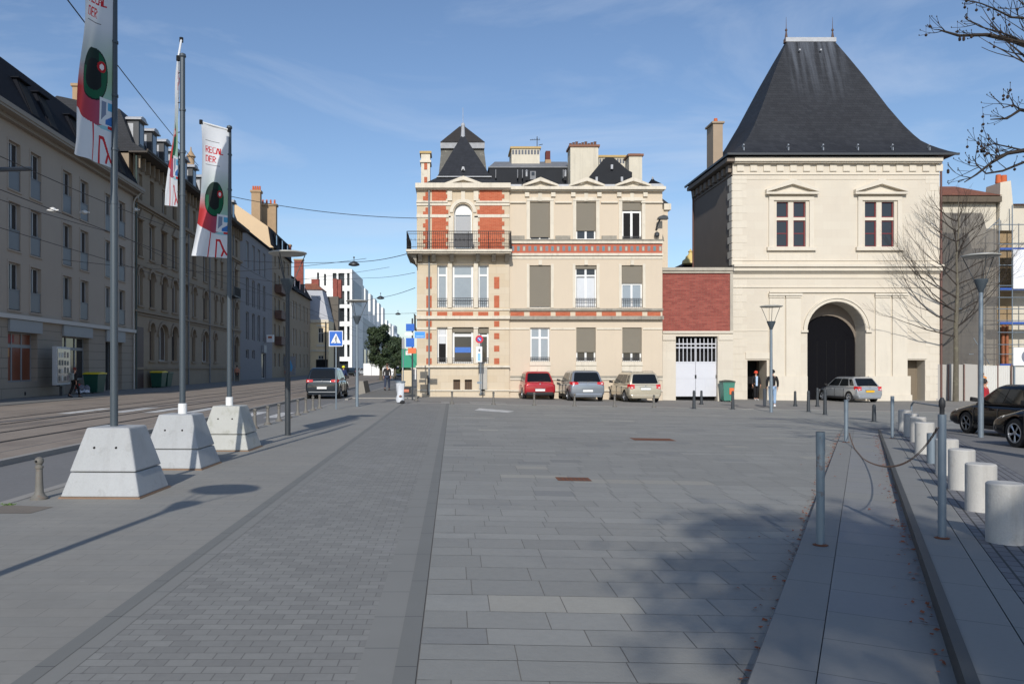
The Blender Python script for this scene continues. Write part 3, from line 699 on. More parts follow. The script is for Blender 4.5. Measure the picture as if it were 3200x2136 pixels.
# ---- fourth: tall with tan gable facing the camera
Y0 = 117.0
r = rowroot('tall_building', 'tall building with a sunlit tan gable, chimneys and balconies, behind the grey row', Y0)
W = lx(134.5, Y0)
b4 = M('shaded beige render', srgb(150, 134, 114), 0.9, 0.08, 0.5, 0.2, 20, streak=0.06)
cc = [(1.5, 2.9), (5.0, 6.6), (9.5, 11.1), (13.5, 15.1)]; rows = [(1.6, 3.6), (5.2, 7.8), (9.0, 11.6), (12.8, 15.2), (16.2, 18.0)]
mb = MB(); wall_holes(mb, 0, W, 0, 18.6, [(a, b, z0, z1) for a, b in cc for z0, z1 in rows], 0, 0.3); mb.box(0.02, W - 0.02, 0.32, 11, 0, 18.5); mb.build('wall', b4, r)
for a, b in cc:
    for z0, z1 in rows: window(r, a, b, z0, z1, 0.2, offwhite, glass, 0.08, 1)
mb = MB(); sec = [(-0.25, 18.6), (0.2, 19.0), (0.6, 21.6), (5.4, 24.9), (10, 23.4), (11, 18.5)]; n = len(sec)
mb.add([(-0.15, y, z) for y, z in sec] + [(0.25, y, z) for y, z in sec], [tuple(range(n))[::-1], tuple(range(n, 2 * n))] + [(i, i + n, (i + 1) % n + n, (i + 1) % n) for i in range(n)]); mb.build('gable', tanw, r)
mb = MB(); sec = [(-0.4, 18.6), (-0.1, 18.8), (0.35, 21.5), (5.4, 24.7), (10, 23.2), (11, 18.5)]
mb.add([(0.26, y, z) for y, z in sec] + [(W, y, z) for y, z in sec], [tuple(range(n))[::-1], tuple(range(n, 2 * n))] + [(i, i + n, (i + 1) % n + n, (i + 1) % n) for i in range(n)]); mb.build('roof', darkroof, r)
for u in (3, 8, 13): mb = MB(); mb.box(u - 0.6, u + 0.6, -0.1, 0.6, 19.2, 21.0); mb.m(1).box(u - 0.4, u + 0.4, -0.115, -0.1, 19.4, 20.8); mb.build('dormer', [darkroof, glass_g], r)
for xa, xb, yt, yb, dd in ((577, 597, 441, 480, 2.0), (597, 633, 472, 520, 5.0)):
    Y = Y0 + dd; A, B = at(xa, yt, Y), at(xb, yb, Y)
    mb = MB(); u = lx(Y, Y0); va, vb = -(A.x - rowX(Y)), -(B.x - rowX(Y)); mb.box(u, u + 1.2, vb, va, 20, A.z); mb.box(u - 0.15, u + 1.35, vb - 0.15, va + 0.15, A.z, A.z + 0.3)
    ch = mb.build('chimney', chim_t, r)
    q = MB(); 
    for k in range(4): q.lathe([(0.16, 0), (0.13, 0.7)], (u + 0.6, vb + (va - vb) * (k + 0.5) / 4, A.z + 0.3), 8)
    each(q, 'chimney_pot', terra, ch)
for z in (5.0, 8.8, 12.6):
    mb = MB(); mb.box(2, 9, -1.0, 0, z - 0.2, z); mb.box(2, 9, -1.0, -0.95, z, z + 1.0); mb.box(2, 2.05, -0.95, 0, z, z + 1.0); mb.build('balcony', M('brown balcony', srgb(96, 70, 60), 0.7, 0.1, 3), r)
# ---- fifth: lower with mansard
Y0 = 134.6
r = rowroot('mansard_building', 'low shaded building with dark mansard roof and red brick chimneys', Y0)
W = lx(158, Y0)
cc = [(1.5, 3.1), (4.2, 5.8), (9, 10.6), (14, 15.6), (18.5, 20.1)]; rows = [(1.4, 3.8), (5.2, 8.0), (9.6, 12.6)]
mb = MB(); wall_holes(mb, 0, W, 0, 14.3, [(a, b, z0, z1) for a, b in cc for z0, z1 in rows], 0, 0.3); mb.box(0.02, W - 0.02, 0.32, 11, 0, 14.2); mb.build('wall', b4, r)
for a, b in cc:
    for z0, z1 in rows: window(r, a, b, z0, z1, 0.2, white, glass_g, 0.09, 1)
mb = MB(); sec = [(-0.5, 14.3), (-0.3, 14.6), (1.4, 17.6), (5, 18.3), (11, 17.5), (11, 14.3)]; n = len(sec)
mb.add([(0, y, z) for y, z in sec] + [(W, y, z) for y, z in sec], [tuple(range(n))[::-1], tuple(range(n, 2 * n))] + [(i, i + n, (i + 1) % n + n, (i + 1) % n) for i in range(n)]); mb.build('roof', darkroof, r)
for u in (3, 9, 15): mb = MB(); mb.box(u - 0.6, u + 0.6, -0.1, 1.0, 14.9, 16.6); mb.m(1).box(u - 0.4, u + 0.4, -0.115, -0.1, 15.1, 16.4); mb.build('dormer', [darkroof, glass_g], r)
for u, v0, v1, zt in ((0.4, 0.2, 2.4, 21.5), (15, 0.2, 1.8, 21.0)):
    mb = MB(); mb.box(u, u + 1.0, v0, v1, 15, zt); mb.m(1).box(u - 0.1, u + 1.1, v0 - 0.1, v1 + 0.1, zt, zt + 0.25); mb.build('chimney', [brick_r, chim_t], r)
# ---- sixth: sunlit end facade with grey mansard, standing forward
Y = 160.0; k6 = F / Y
def hx6(x): return (x - CX) / k6
def hz6(y): return CAMZ - (y - CY) / k6
r = thing('corner_building', 'sunlit cream corner building with pale grey mansard and red tiled cap up the street', 'building', (0, Y, 0))
xa, xb = hx6(706), hx6(754)
hs = [(hx6(730), hx6(742), hz6(786), hz6(752)), (hx6(730), hx6(742), hz6(838), hz6(815))]
mb = MB(); wall_holes(mb, xa - 2, xb, 0, hz6(735), hs, 0, 0.3); mb.box(xa - 2, xb - 0.02, 0.32, 7, 0, hz6(735) - 0.02); mb.build('wall', M('cream stucco', srgb(226, 206, 170), 0.9, 0.06, 0.5, streak=0.06), r)
for h in hs: window(r, *h, 0.2, offwhite, glass, 0.1, 1, 0.66)
mb = MB(); mb.box(hx6(726), hx6(746), -0.1, -0.002, hz6(749), hz6(744)); mb.box(hx6(726), hx6(746), -0.1, -0.002, hz6(795), hz6(789)); mb.box(xa - 2, xb, -0.25, -0.002, hz6(740), hz6(733)); mb.box(xa - 2, xb, -0.15, -0.002, hz6(806), hz6(802)); each(mb, 'cornice', stone_l, r)
mb = MB(); zb, zt = hz6(735), hz6(663)
mb.hexa([(xa - 2, -0.2, zb), (xb, -0.2, zb), (xb, 7, zb), (xa - 2, 7, zb)], [(xa - 1.5, 1.0, zt), (xb - 1.5, 1.2, zt), (xb - 1.5, 6.5, zt), (xa - 1.5, 6.5, zt)]); mb.build('mansard_roof', M('pale grey slates', srgb(165, 168, 176), 0.6, 0.1, 1), r)
mb = MB(); mb.hexa([(xa - 1.8, 0.8, zt), (xb - 1.3, 0.9, zt), (xb - 1.3, 6.7, zt), (xa - 1.8, 6.7, zt)], [(xa - 1, 3, zt + 1.4), (xb - 3, 3, zt + 1.4), (xb - 3, 5, zt + 1.4), (xa - 1, 5, zt + 1.4)]); mb.build('tile_cap', tile, r)
mb = MB(); mb.box(hx6(708), hx6(725), 3, 4.5, zt, hz6(636)); mb.build('chimney', brick_r, r)
mb = MB(); mb.tube([(hx6(747.5), -0.2, 0), (hx6(747.5), -0.2, hz6(738))], 0.13, 6); mb.build('drain_pipe', iron, r)
mb = MB(); mb.box(hx6(725), hx6(752), -0.04, -0.02, 0, hz6(842 - 0)+0 if False else 3.0); mb.build('door', darkm, r)
r = thing('chimney_building', 'narrow dark wall with two red brick chimneys beside the white block', 'building', (0, 168, 0))
k = F / 168
mb = MB(); mb.box((748 - CX) / k, (776 - CX) / k, 0, 2, 0, CAMZ + (CY - 680) / k); mb.build('wall', M('sooty wall', srgb(104, 98, 90), 0.9, 0.15, 0.6, streak=0.1), r)
for x0, x1, yt in ((769 - 7, 772, 638), (773, 781, 640)):
    mb = MB(); mb.box((x0 - CX) / k, (x1 - CX) / k, 1, 3, CAMZ + (CY - 682) / k, CAMZ + (CY - yt) / k); mb.build('chimney', brick_r, r)
# ---- modern white block
Y = 200.0; k7 = F / Y
hx = lambda x: (x - CX) / k7
hz = lambda y: CAMZ - (y - CY) / k7
r = thing('modern_building', 'modern white block with a gridded corner of open loggias up the street', 'building', (0, Y, 0))
wh = M('bright white render', srgb(236, 236, 232), 0.7, 0.02, 0.5); mg = M('metal grey cladding', srgb(150, 156, 166), 0.5, 0.06, 0.3, brick=dict(w=3, h=1.5, m=0.03, mc=srgb(120, 126, 136)))
hs = [(hx(727), hx(732), hz(652), hz(625)), (hx(743), hx(748), hz(655), hz(628)), (hx(763), hx(772), hz(662), hz(626))]
for yt, yb in ((626, 655), (667, 698), (706, 737), (748, 780), (790, 818)):
    hs += [(hx(776), hx(790), hz(yb), hz(yt)), (hx(796), hx(802), hz(yb), hz(yt))]
hs.append((hx(776), hx(799), 0.02, hz(828)))
mb = MB(); wall_holes(mb, hx(700), hx(807.5), 0, hz(617), hs, 0, 1.2); 
mb.quad((hx(807.5), 0, 0), (hx(807.5), 24, 0), (hx(807.5), 24, hz(617)), (hx(807.5), 0, hz(617))); mb.quad((hx(700), 0, hz(617)), (hx(807.5), 0, hz(617)), (hx(807.5), 24, hz(617)), (hx(700), 24, hz(617)))
mb.build('wall', wh, r)
mb = MB(); mb.box(hx(700) + 0.1, hx(807.5) - 0.3, 1.25, 23, 0, hz(618)); mb.build('loggia_back', glass, r)
mb = MB(); mb.quad((hx(807.5) + 0.05, 0.6, 0), (-26.2, 24, 0), (-26.2, 24, hz(620)), (hx(807.5) + 0.05, 0.6, hz(619))); mb.box(hx(807.5) + 0.06, hx(807.5) + 0.1, 3, 20, hz(690), hz(640)); mb.build('side_cladding', mg, r)
# long low wing beyond, with fins
X = lambda Y: -24.8 - (Y - 200) * 0.0195
r = thing('long_building', 'long grey clad wing with bright white upright fins, receding along the street', 'building', (0, 224, 0))
mb = MB(); mb.hexa([(X(224) - 20, 0, 0), (X(224), 0, 0), (X(400), 176, 0), (X(400) - 20, 176, 0)], [(X(224) - 20, 0, 15.5), (X(224), 0, 15.5), (X(400), 176, 15.5), (X(400) - 20, 176, 15.5)]); mb.build('wall', mg, r)
for Yf in (226, 240, 258, 276, 296, 318, 342, 368, 392):
    mb = MB(); hh = 24.5 if Yf < 330 else 21
    mb.box(X(Yf) - 3.2, X(Yf) - 0.2, Yf - 224, Yf - 224 + 8, 15.5, hh); mb.build('fin', wh, r)
for Yf in range(232, 390, 12):
    mb = MB(); mb.box(X(Yf) + 0.01, X(Yf) + 0.12, Yf - 224, Yf - 224 + 5, 2, 6.5); mb.build('window', glass, r)
r = thing('far_building', 'stepped pale glass building at the very end of the street', 'building', (0, 420, 0))
k = F / 420
for i, (x0, x1, yt) in enumerate(((880, 905, 745), (885, 912, 765), (890, 922, 790), (900, 932, 812))):
    mb = MB(); mb.box((x0 - CX) / k, (x1 - CX) / k, i * -6, 20 - i * 6, 0, CAMZ + (CY - yt) / k); mb.build('storey_block', M('pale blue grey facade', srgb(176, 188, 202), 0.5, 0.1, 0.2, brick=dict(w=4, h=3, m=0.25, mc=srgb(110, 126, 146))), r)
r = thing('far_building', 'distant beige block low between the street end and the house', 'building', (0, 460, 0)); k = F / 460
mb = MB(); mb.box((915 - CX) / k, (990 - CX) / k, 0, 20, 0, CAMZ + (CY - 826) / k); mb.build('wall', M('distant beige', srgb(190, 180, 165), 0.9, 0.1, 0.2), r)
mb = MB(); mb.prism([((913 - CX) / k, CAMZ + (CY - 826) / k), ((992 - CX) / k, CAMZ + (CY - 826) / k), ((960 - CX) / k, CAMZ + (CY - 820) / k), ((930 - CX) / k, CAMZ + (CY - 820) / k)], 0, 20); mb.build('roof', slate, r)

# ================================================================ BRICK AND STONE HOUSE
HY = 46.0; KH = F / HY
def hX(x): return (x - CX) / KH
def hZ(y): return CAMZ - (y - CY) / KH
house = thing('town_house', 'cream stone town house with orange brick bands, corner balcony and slate turret', 'house', (0, HY, 0))
rightw = M('right house render', srgb(205, 190, 169), 0.85, 0.05, 0.6, 0.25, 25, streak=0.04)
# openings (pixels measured on the facade plane)
WL1 = [(1003, 1026.5, 607.7, 706), (1037.5, 1086, 607.7, 706), (1096.7, 1120.8, 607.7, 706)]
WL0 = [(1003, 1026.5, 750.5, 833.6), (1037.5, 1086, 750.5, 833.6), (1096.7, 1120.8, 750.5, 833.6)]
WR2 = [(1215.8, 1261.7, 462.8, 549.6), (1321.8, 1367, 462.8, 549.6), (1427.5, 1472, 462.8, 549.6)]
WR1 = [(1214.9, 1263.4, 608.4, 705.7), (1320, 1368.6, 608.4, 705.7), (1426, 1474, 608.4, 705.7)]
WR0 = [(1216.5, 1261, 751, 829), (1322, 1366.5, 751, 829), (1427.6, 1472, 751, 829)]
CELL = [(1039.8, 1055.7, 870, 893), (1066, 1082.6, 870, 893)]
def H4(w): return (hX(w[0]), hX(w[1]), hZ(w[3]), hZ(w[2]))
archw = (hX(1041.7), hX(1082.6), hZ(577), hZ(468), hX(1082.6) - hX(1062.15))
PL = -0.18
mb = MB(); wall_holes(mb, hX(956.5), hX(1168), -0.4, hZ(428), [H4(w) for w in WL1 + WL0 + CELL] + [archw], PL, 0.35)
mb.quad((hX(956.5), PL, -0.4), (hX(956.5), PL, hZ(428)), (hX(956.5), 14, hZ(428)), (hX(956.5), 14, -0.4))
mb.quad((hX(1168), PL, -0.4), (hX(1168), 0.0, -0.4), (hX(1168), 0.0, hZ(428)), (hX(1168), PL, hZ(428)))
mb.box(hX(957), hX(1519), 0.45, 13.9, -0.3, hZ(432)); mb.build('wall', stone, house)
mb = MB(); wall_holes(mb, hX(1168), hX(1519.5), -0.5, hZ(428), [H4(w) for w in WR2 + WR1 + WR0], 0, 0.3)
mb.quad((hX(1519.5), 0, -0.5), (hX(1519.5), 1.6, -0.5), (hX(1519.5), 1.6, hZ(428)), (hX(1519.5), 0, hZ(428)))
mb.build('wall', rightw, house)
mb = MB(); k2 = F / (HY + 1.0); mb.box(hX(1490), (1532 - CX) / k2, 1.0, 8, -0.4, CAMZ + (CY - 480) / k2); mb.m(1).box((1522 - CX) / k2, (1538 - CX) / k2, 0.85, 2.4, CAMZ + (CY - 482) / k2, CAMZ + (CY - 468) / k2)
mb.m(2).prism([((1516 - CX) / k2, CAMZ + (CY - 468) / k2), ((1536 - CX) / k2, CAMZ + (CY - 468) / k2), ((1519 - CX) / k2, CAMZ + (CY - 455) / k2)], 1, 7); mb.build('side_wing', [rightw, stone_l, slate], house)
# windows
yl = PL + 0.22
w = window(house, *H4(WL1[0]), yl, white, glass_g, 0.09, 0, 0.76, rail=(0.5, PL + 0.03)); window(house, *H4(WL1[1]), yl, white, glass_g, 0.12, 0, 0.74, rail=(0.52, PL + 0.03)); window(house, *H4(WL1[2]), yl, white, glass_g, 0.09, 0, 0.76, rail=(0.5, PL + 0.03))
w = window(house, *H4(WL0[0]), yl, white, darkm, 0.09, 0, 0.77, rail=(0.3, PL + 0.03))
mb = MB(); a = H4(WL0[0]); mb.box(a[0] + 0.1, a[1] - 0.1, yl + 0.01, yl + 0.02, a[2] + 1.12, a[3] - 0.1); mb.build('curtain', curtain, w)
w = window(house, *H4(WL0[1]), yl, white, glass, 0.12, 0, 0.78, bl=0.13, rail=(0.3, PL + 0.03))
mb = MB(); a = H4(WL0[1]); mb.box(a[0] + 0.15, a[1] - 0.15, yl + 0.015, yl + 0.027, a[2] + 0.62, a[2] + 0.92); mb.build('blue_panel', M('blue panel behind glass', srgb(60, 110, 190), 0.4, 0.1, 3), w)
w = window(house, *H4(WL0[2]), yl, white, glass, 0.09, 0, 0.77, bl=0.16, rail=(0.3, PL + 0.03))
w = window(house, *archw[:4], PL + 0.24, white, glass_g, 0.07, 0, rise=archw[4] * 0.98, name='balcony_door')
mb = MB(); P = arch_poly(archw[0] + 0.08, archw[1] - 0.08, hZ(493), archw[3] - 0.07, archw[4] - 0.08); mb.prism(P, PL + 0.2, PL + 0.235); mb.build('white_lunette', white, w)
mb = MB(); mb.box(archw[0] + 0.07, archw[1] - 0.07, PL + 0.19, PL + 0.23, hZ(545), hZ(496)); mb.build('roller_blind', M('grey roller shutter', srgb(166, 168, 170), 0.6, 0.04, 2, brick=dict(w=30, h=0.05, m=0.003, mc=srgb(140, 142, 144))), w)
yr = 0.16
window(house, *H4(WR2[0]), yr, white, glass, 0.06, 1, bl=0.93); window(house, *H4(WR2[1]), yr, white, glass, 0.08, 1, bl=0.76); window(house, *H4(WR2[2]), yr, white, darkm, 0.09, 1, 0.74, bl=0.22, rail=(0.16, 0.02))
window(house, *H4(WR1[0]), yr, white, glass, 0.06, 1, bl=0.97); w = window(house, *H4(WR1[1]), yr, white, glass, 0.08, 1, 0.76, bl=0.08, rail=(0.5, 0.02))
a = H4(WR1[1]); mb = MB()
for i in range(10):
    x0_ = a[0] + 0.1 + i * 0.1; mb.hexa([(x0_, yr + 0.012, a[2] + 0.1), (x0_ + 0.1, yr + 0.012 + 0.01 * (i % 2), a[2] + 0.1), (x0_ + 0.1, yr + 0.026, a[2] + 0.1), (x0_, yr + 0.026, a[2] + 0.1)], [(x0_, yr + 0.012, a[2] + 1.7), (x0_ + 0.1, yr + 0.012, a[2] + 1.7), (x0_ + 0.1, yr + 0.026, a[2] + 1.7), (x0_, yr + 0.026, a[2] + 1.7)])
mb.build('curtain', curtain, w)
window(house, *H4(WR1[2]), yr, white, glass_g, 0.08, 1, 0.56, bl=0.42, rail=(0.5, 0.02))
window(house, *H4(WR0[0]), yr, white, glass_g, 0.09, 1, 0.70, rail=(0.22, 0.02)); window(house, *H4(WR0[1]), yr, white, glass, 0.08, 1, bl=0.72, rail=(0.2, 0.02)); window(house, *H4(WR0[2]), yr, white, glass, 0.08, 1, bl=0.74, rail=(0.2, 0.02))
for a in CELL:
    a = H4(a); mb = MB(); mb.box(a[0], a[1], PL + 0.2, PL + 0.24, a[2], a[3])
    for i in range(3): mb.m(1).box(a[0] + (a[1] - a[0]) * (i + 1) / 4 - 0.008, a[0] + (a[1] - a[0]) * (i + 1) / 4 + 0.008, PL + 0.15, PL + 0.17, a[2], a[3])
    mb.build('cellar_hatch', [M('brown cellar board', srgb(96, 78, 62), 0.9, 0.15, 5), iron], house)
# window surrounds on the right section
mb = MB()
for w_ in WR2:
    x0_, x1_, z0_, z1_ = H4(w_); mb.box(x0_ - 0.2, x0_ - 0.01, -0.05, -0.003, z0_ - 0.05, z1_ + 0.04); mb.box(x1_ + 0.01, x1_ + 0.2, -0.05, -0.003, z0_ - 0.05, z1_ + 0.04); mb.box(x0_ - 0.2, x1_ + 0.2, -0.07, -0.003, z1_ + 0.05, z1_ + 0.16)
for w_ in WR1:
    x0_, x1_, z0_, z1_ = H4(w_); mb.box(x0_ - 0.16, x0_ - 0.01, -0.03, -0.003, z0_, z1_ + 0.08); mb.box(x1_ + 0.01, x1_ + 0.16, -0.03, -0.003, z0_, z1_ + 0.08); mb.box((x0_ + x1_) / 2 - 0.1, (x0_ + x1_) / 2 + 0.1, -0.06, -0.003, z1_ + 0.02, z1_ + 0.3)
for w_ in WR0:
    x0_, x1_, z0_, z1_ = H4(w_); mb.box(x0_ - 0.04, x1_ + 0.04, -0.08, -0.003, hZ(838), z0_ - 0.01); mb.box(x0_ - 0.03, x1_ + 0.03, -0.03, -0.003, hZ(852), hZ(838.2))
each(mb, 'window_surround', stone_l, house)
# brick
def bx(mb, x0, x1, y0, y1, ya, yb=None): mb.box(hX(x0), hX(x1), ya, (yb if yb is not None else 0.0) - 0.003, hZ(y1), hZ(y0))
def toothed(mb, x0, x1, y0, y1, ya, yb, left, right, step=9.2):
    y = y0; k = 0
    while y < y1 - 1:
        e = min(y + step, y1); d = 5.5 if k % 2 else 0
        bx(mb, x0 - (d if left else 0), x1 + (d if right else 0), y, e, ya, yb); y = e; k += 1
mb = MB()
for y0_, y1_ in ((438.5, 462.5), (473.5, 493.2), (500.5, 576)):
    toothed(mb, 991, 1023, y0_, y1_, PL - 0.03, PL, False, True); toothed(mb, 1100, 1151, y0_, y1_, PL - 0.03, PL, True, True)
    toothed(mb, 976, 982.5, y0_ + 4, y1_, PL - 0.028, PL, True, False)
each(mb, 'brick_panel', brick_o, house)
mb = MB()
for a, b in ((270, 385), (452, 570), (608, 650), (700, 755), (817, 875), (940, 997), (1062, 1120)):
    y0_, y1_ = 572.6 + a / 4.272, 572.6 + b / 4.272
    bx(mb, 978, 990.6, y0_, y1_, PL - 0.02, PL); bx(mb, 1133, 1145, y0_, y1_, PL - 0.02, PL)
for a, b in ((1003, 1026), (1037.5, 1085), (1096.7, 1119.6)): bx(mb, a, b, 715.5, 724.5, PL - 0.02, PL)
for a, b in ((1170.5, 1202), (1215, 1263), (1274.5, 1308), (1320, 1368), (1380.5, 1412.6), (1425.5, 1473), (1485, 1515)): bx(mb, a, b, 715.5, 724.5, -0.03)
each(mb, 'brick_inset', brick_o, house)
mb = MB(); bx(mb, 1172, 1518, 560, 580.5, -0.06); fr = mb.build('brick_frieze', M('painted terracotta frieze', srgb(180, 98, 74), 0.85, 0.12, 3), house)
mb = MB(); n = 27
for i in range(n):
    x = 1176 + (1514 - 1176) * i / (n - 1); bx(mb, x - 3.3, x + 3.3, 564.5, 576.0, -0.066, -0.06); mb.m(i % 3); bx(mb, x - 2.1, x + 2.1, 566.5, 575.5, -0.072, -0.066); mb.m(0)
each(mb, 'frieze_tile', [lead, M('blue green tile', srgb(86, 128, 136), 0.4, 0.2, 8), M('cream tile', srgb(176, 170, 150), 0.5, 0.2, 8)], fr)
# mouldings
mb = MB()
for (x0_, x1_, y0_, y1_, o_, P_) in [
    (954, 1170, 424, 435, 0.35, PL), (956, 1170, 435, 438, 0.2, PL), (1170, 1524, 430, 437, 0.35, 0), (1170, 1521, 437, 440, 0.2, 0),
    (1470, 1520, 463, 466, 0.12, 0), (1273, 1311, 463, 466, 0.12, 0), (1378, 1417, 463, 466, 0.12, 0), (1170, 1206, 463, 466, 0.12, 0),
    (955.5, 1027, 463, 466.5, 0.12, PL), (1092, 1168, 463, 466.5, 0.12, PL), (955.7, 1034, 466.5, 473, 0.06, PL), (1088, 1168, 466.5, 473, 0.06, PL), (955.8, 1034, 493.4, 500.2, 0.05, PL), (1088, 1168, 493.4, 500.2, 0.05, PL),
    (1170, 1519.8, 552, 559, 0.16, 0), (1170, 1520.3, 581, 586.5, 0.12, 0), (1170, 1520, 588, 594, 0.04, 0),
    (954.5, 1169, 725, 732, 0.16, PL), (955.2, 1169, 709, 712, 0.07, PL), (956, 1001, 751.7, 756, 0.05, PL), (1122.5, 1168, 751.7, 756, 0.05, PL),
    (954.5, 1169, 838, 842.5, 0.14, PL), (1170, 1214, 751.7, 755.5, 0.05, 0), (1263.5, 1320, 751.7, 755.5, 0.05, 0), (1369, 1425.5, 751.7, 755.5, 0.05, 0), (1474.5, 1519, 751.7, 755.5, 0.05, 0),
    (1170, 1519.8, 867, 871, 0.07, 0), (1170, 1520, 893, 897, 0.09, 0), (954.8, 1169, 893, 896, 0.08, PL), (955, 1002, 605, 607.5, 0.05, PL)]:
    bx(mb, x0_, x1_, y0_, y1_, P_ - o_, P_)
mb.box(hX(953.5), hX(956.3), PL - 0.3, 13, hZ(434), hZ(424))
each(mb, 'moulding', stone_l, house)
mb = MB()
for (x0_, x1_, y0_, y1_, o_, P_) in [(1170, 1520, 707.2, 712.5, 0.13, 0), (1170, 1520.5, 725, 733, 0.24, 0), (1170, 1520, 549.8, 552, 0.22, 0), (1170, 1520, 861.5, 866.8, 0.05, 0), (954, 1169, 842.6, 845, 0.05, PL)]: bx(mb, x0_, x1_, y0_, y1_, P_ - o_, P_)
for x0_, x1_ in ((1274, 1308), (1380, 1414), (1172, 1203)): bx(mb, x0_, x1_, 541, 549.5, -0.1)
each(mb, 'weathered_ledge', stone_d, house)
# pilaster strips and attic brackets
mb = MB()
for c in (1062.2,): 
    for dx in (-36, 24): bx(mb, c + dx, c + dx + 11, 439, 462, PL - 0.09, PL)
    bx(mb, c - 4.5, c + 4.5, 439, 462, PL - 0.06, PL)
for c in (1238.7, 1344.4, 1449.8):
    for dx in (-35, 25): bx(mb, c + dx, c + dx + 10, 441, 451.5, -0.12)
    bx(mb, c - 4.5, c + 4.5, 441, 462, -0.05); bx(mb, c - 24, c + 24, 452.5, 456.2, -0.04)
n = 22  # arch moulding round the balcony door
a0, a1 = archw[0], archw[1]; mx = (a0 + a1) / 2; rx = (a1 - a0) / 2; sp = archw[3] - archw[4]
for i in range(n):
    t1, t2 = PI * i / n, PI * (i + 1) / n
    p = lambda a, e: (mx - (rx + e) * math.cos(a), sp + (rx + e) * math.sin(a))
    q = [p(t1, 0.06), p(t2, 0.06), p(t2, 0.24), p(t1, 0.24)]
    mb.hexa([(q[0][0], PL - 0.07, q[0][1]), (q[1][0], PL - 0.07, q[1][1]), (q[1][0], PL - 0.003, q[1][1]), (q[0][0], PL - 0.003, q[0][1])], [(q[3][0], PL - 0.07, q[3][1]), (q[2][0], PL - 0.07, q[2][1]), (q[2][0], PL - 0.003, q[2][1]), (q[3][0], PL - 0.003, q[3][1])])
for x0_, x1_ in ((1029.5, 1040), (1084.5, 1096)): bx(mb, x0_, x1_, 497, 577, PL - 0.05, PL)
for x0_, x1_ in ((1027.5, 1036.5), (1087, 1096)):
    bx(mb, x0_, x1_, 600, 706, PL - 0.07, PL); bx(mb, x0_, x1_, 750, 833, PL - 0.05, PL); bx(mb, x0_ - 1, x1_ + 1, 750, 754, PL - 0.1, PL)
each(mb, 'pilaster', stone_l, house)
# pediments
def pediment(par, cx, hw, apex, base, yb, fill, X=None, Z=None, mat=stone_l):
    X = X or hX; Z = Z or hZ
    mb = MB(); xl, xr, xc = X(cx - hw), X(cx + hw), X(cx); za, zb = Z(apex), Z(base); t = (za - zb) * 0.42
    mb.prism([(xl, zb), (xc, za - t), (xc, za), (xl, zb + t * 0.45)], yb - 0.32, yb - 0.003); mb.prism([(xc, za - t), (xr, zb), (xr, zb + t * 0.45), (xc, za)], yb - 0.32, yb - 0.003)
    mb.prism([(xl + 0.3, zb), (xr - 0.3, zb), (xc, za - t)], yb - 0.06, yb - 0.003)
    mb.box(xl, xr, yb - 0.3, yb - 0.004, zb - 0.13, zb - 0.003)
    return mb.build('pediment', mat, par)
pediment(house, 1062.5, 45, 408, 429, PL - 0.02, 0)
for c in (1238.7, 1344.4, 1449.8): pediment(house, c, 41, 409, 430, -0.02, 0)
mb = MB()
for x0_, x1_ in ((1108, 1196), (1280, 1304), (1386, 1410), (1492, 1520)): bx(mb, x0_, x1_, 424.5, 430, -0.2, 0.2)
each(mb, 'gutter_box', zinc_w, house)
# balcony
mb = MB(); mb.box(hX(934), hX(1171), PL - 1.0, PL - 0.003, hZ(583), hZ(578)); mb.box(hX(937), hX(1169), PL - 0.9, PL - 0.003, hZ(586.5), hZ(583.05)); mb.box(hX(934), hX(956), PL - 0.003, 3.5, hZ(583), hZ(578)); bl = mb.build('balcony', stone_l, house)
mb = MB()
for i, x in enumerate((960, 991, 1032, 1091, 1127, 1157)):
    x0_, x1_ = hX(x), hX(x + 9)
    mb.hexa([(x0_, PL - 0.25, hZ(602)), (x1_, PL - 0.25, hZ(602)), (x1_, PL - 0.003, hZ(602)), (x0_, PL - 0.003, hZ(602))], [(x0_, PL - 0.78, hZ(586.6)), (x1_, PL - 0.78, hZ(586.6)), (x1_, PL - 0.003, hZ(586.6)), (x0_, PL - 0.003, hZ(586.6))])
each(mb, 'corbel', stone_d, bl)
mb = MB(); R_ = PI / 2
for k in range(8):   # coved bracket at the corner
    a1, a2 = R_ * k / 8, R_ * (k + 1) / 8
    xa_, za_ = hX(956) - 0.45 * (1 - math.cos(a2)), hZ(608) + 0.5 * math.sin(a1)
    mb.box(hX(956) - 0.5 * (1 - math.cos(a2)) - 0.02, hX(956.4), PL - 0.5, 3, hZ(610) + 0.55 * math.sin(a1), hZ(610) + 0.55 * math.sin(a2))
mb.build('cove', stone_d, bl)
mb = MB(); zt, zb = hZ(538), hZ(577.5); yf = PL - 0.93
def railrun(p, q, vert=0.11):
    p, q = Vector(p), Vector(q); L_ = (q - p).length; n = int(L_ / vert)
    for z_, r_ in ((zt, 0.022), (zt - 0.14, 0.012), (zb + 0.12, 0.014), (zb + 0.5, 0.008)): mb.tube([(p.x, p.y, z_), (q.x, q.y, z_)], r_, 5)
    for i in range(n + 1):
        c = p.lerp(q, i / n); mb.tube([(c.x, c.y, zb), (c.x, c.y, zt)], 0.02 if i % 10 == 0 else 0.008, 4)
        if i % 2 == 0: mb.tube([(c.x - 0.03, c.y, zb + 0.52), (c.x, c.y, zb + 0.62), (c.x + 0.03, c.y, zb + 0.52), (c.x, c.y, zb + 0.42), (c.x - 0.03, c.y, zb + 0.52)], 0.006, 4)
railrun((hX(936), yf), (hX(1169), yf)); railrun((hX(936), 3.3), (hX(936), yf)); railrun((hX(1169), yf), (hX(1169), PL))
mb.build('railing', iron, bl)
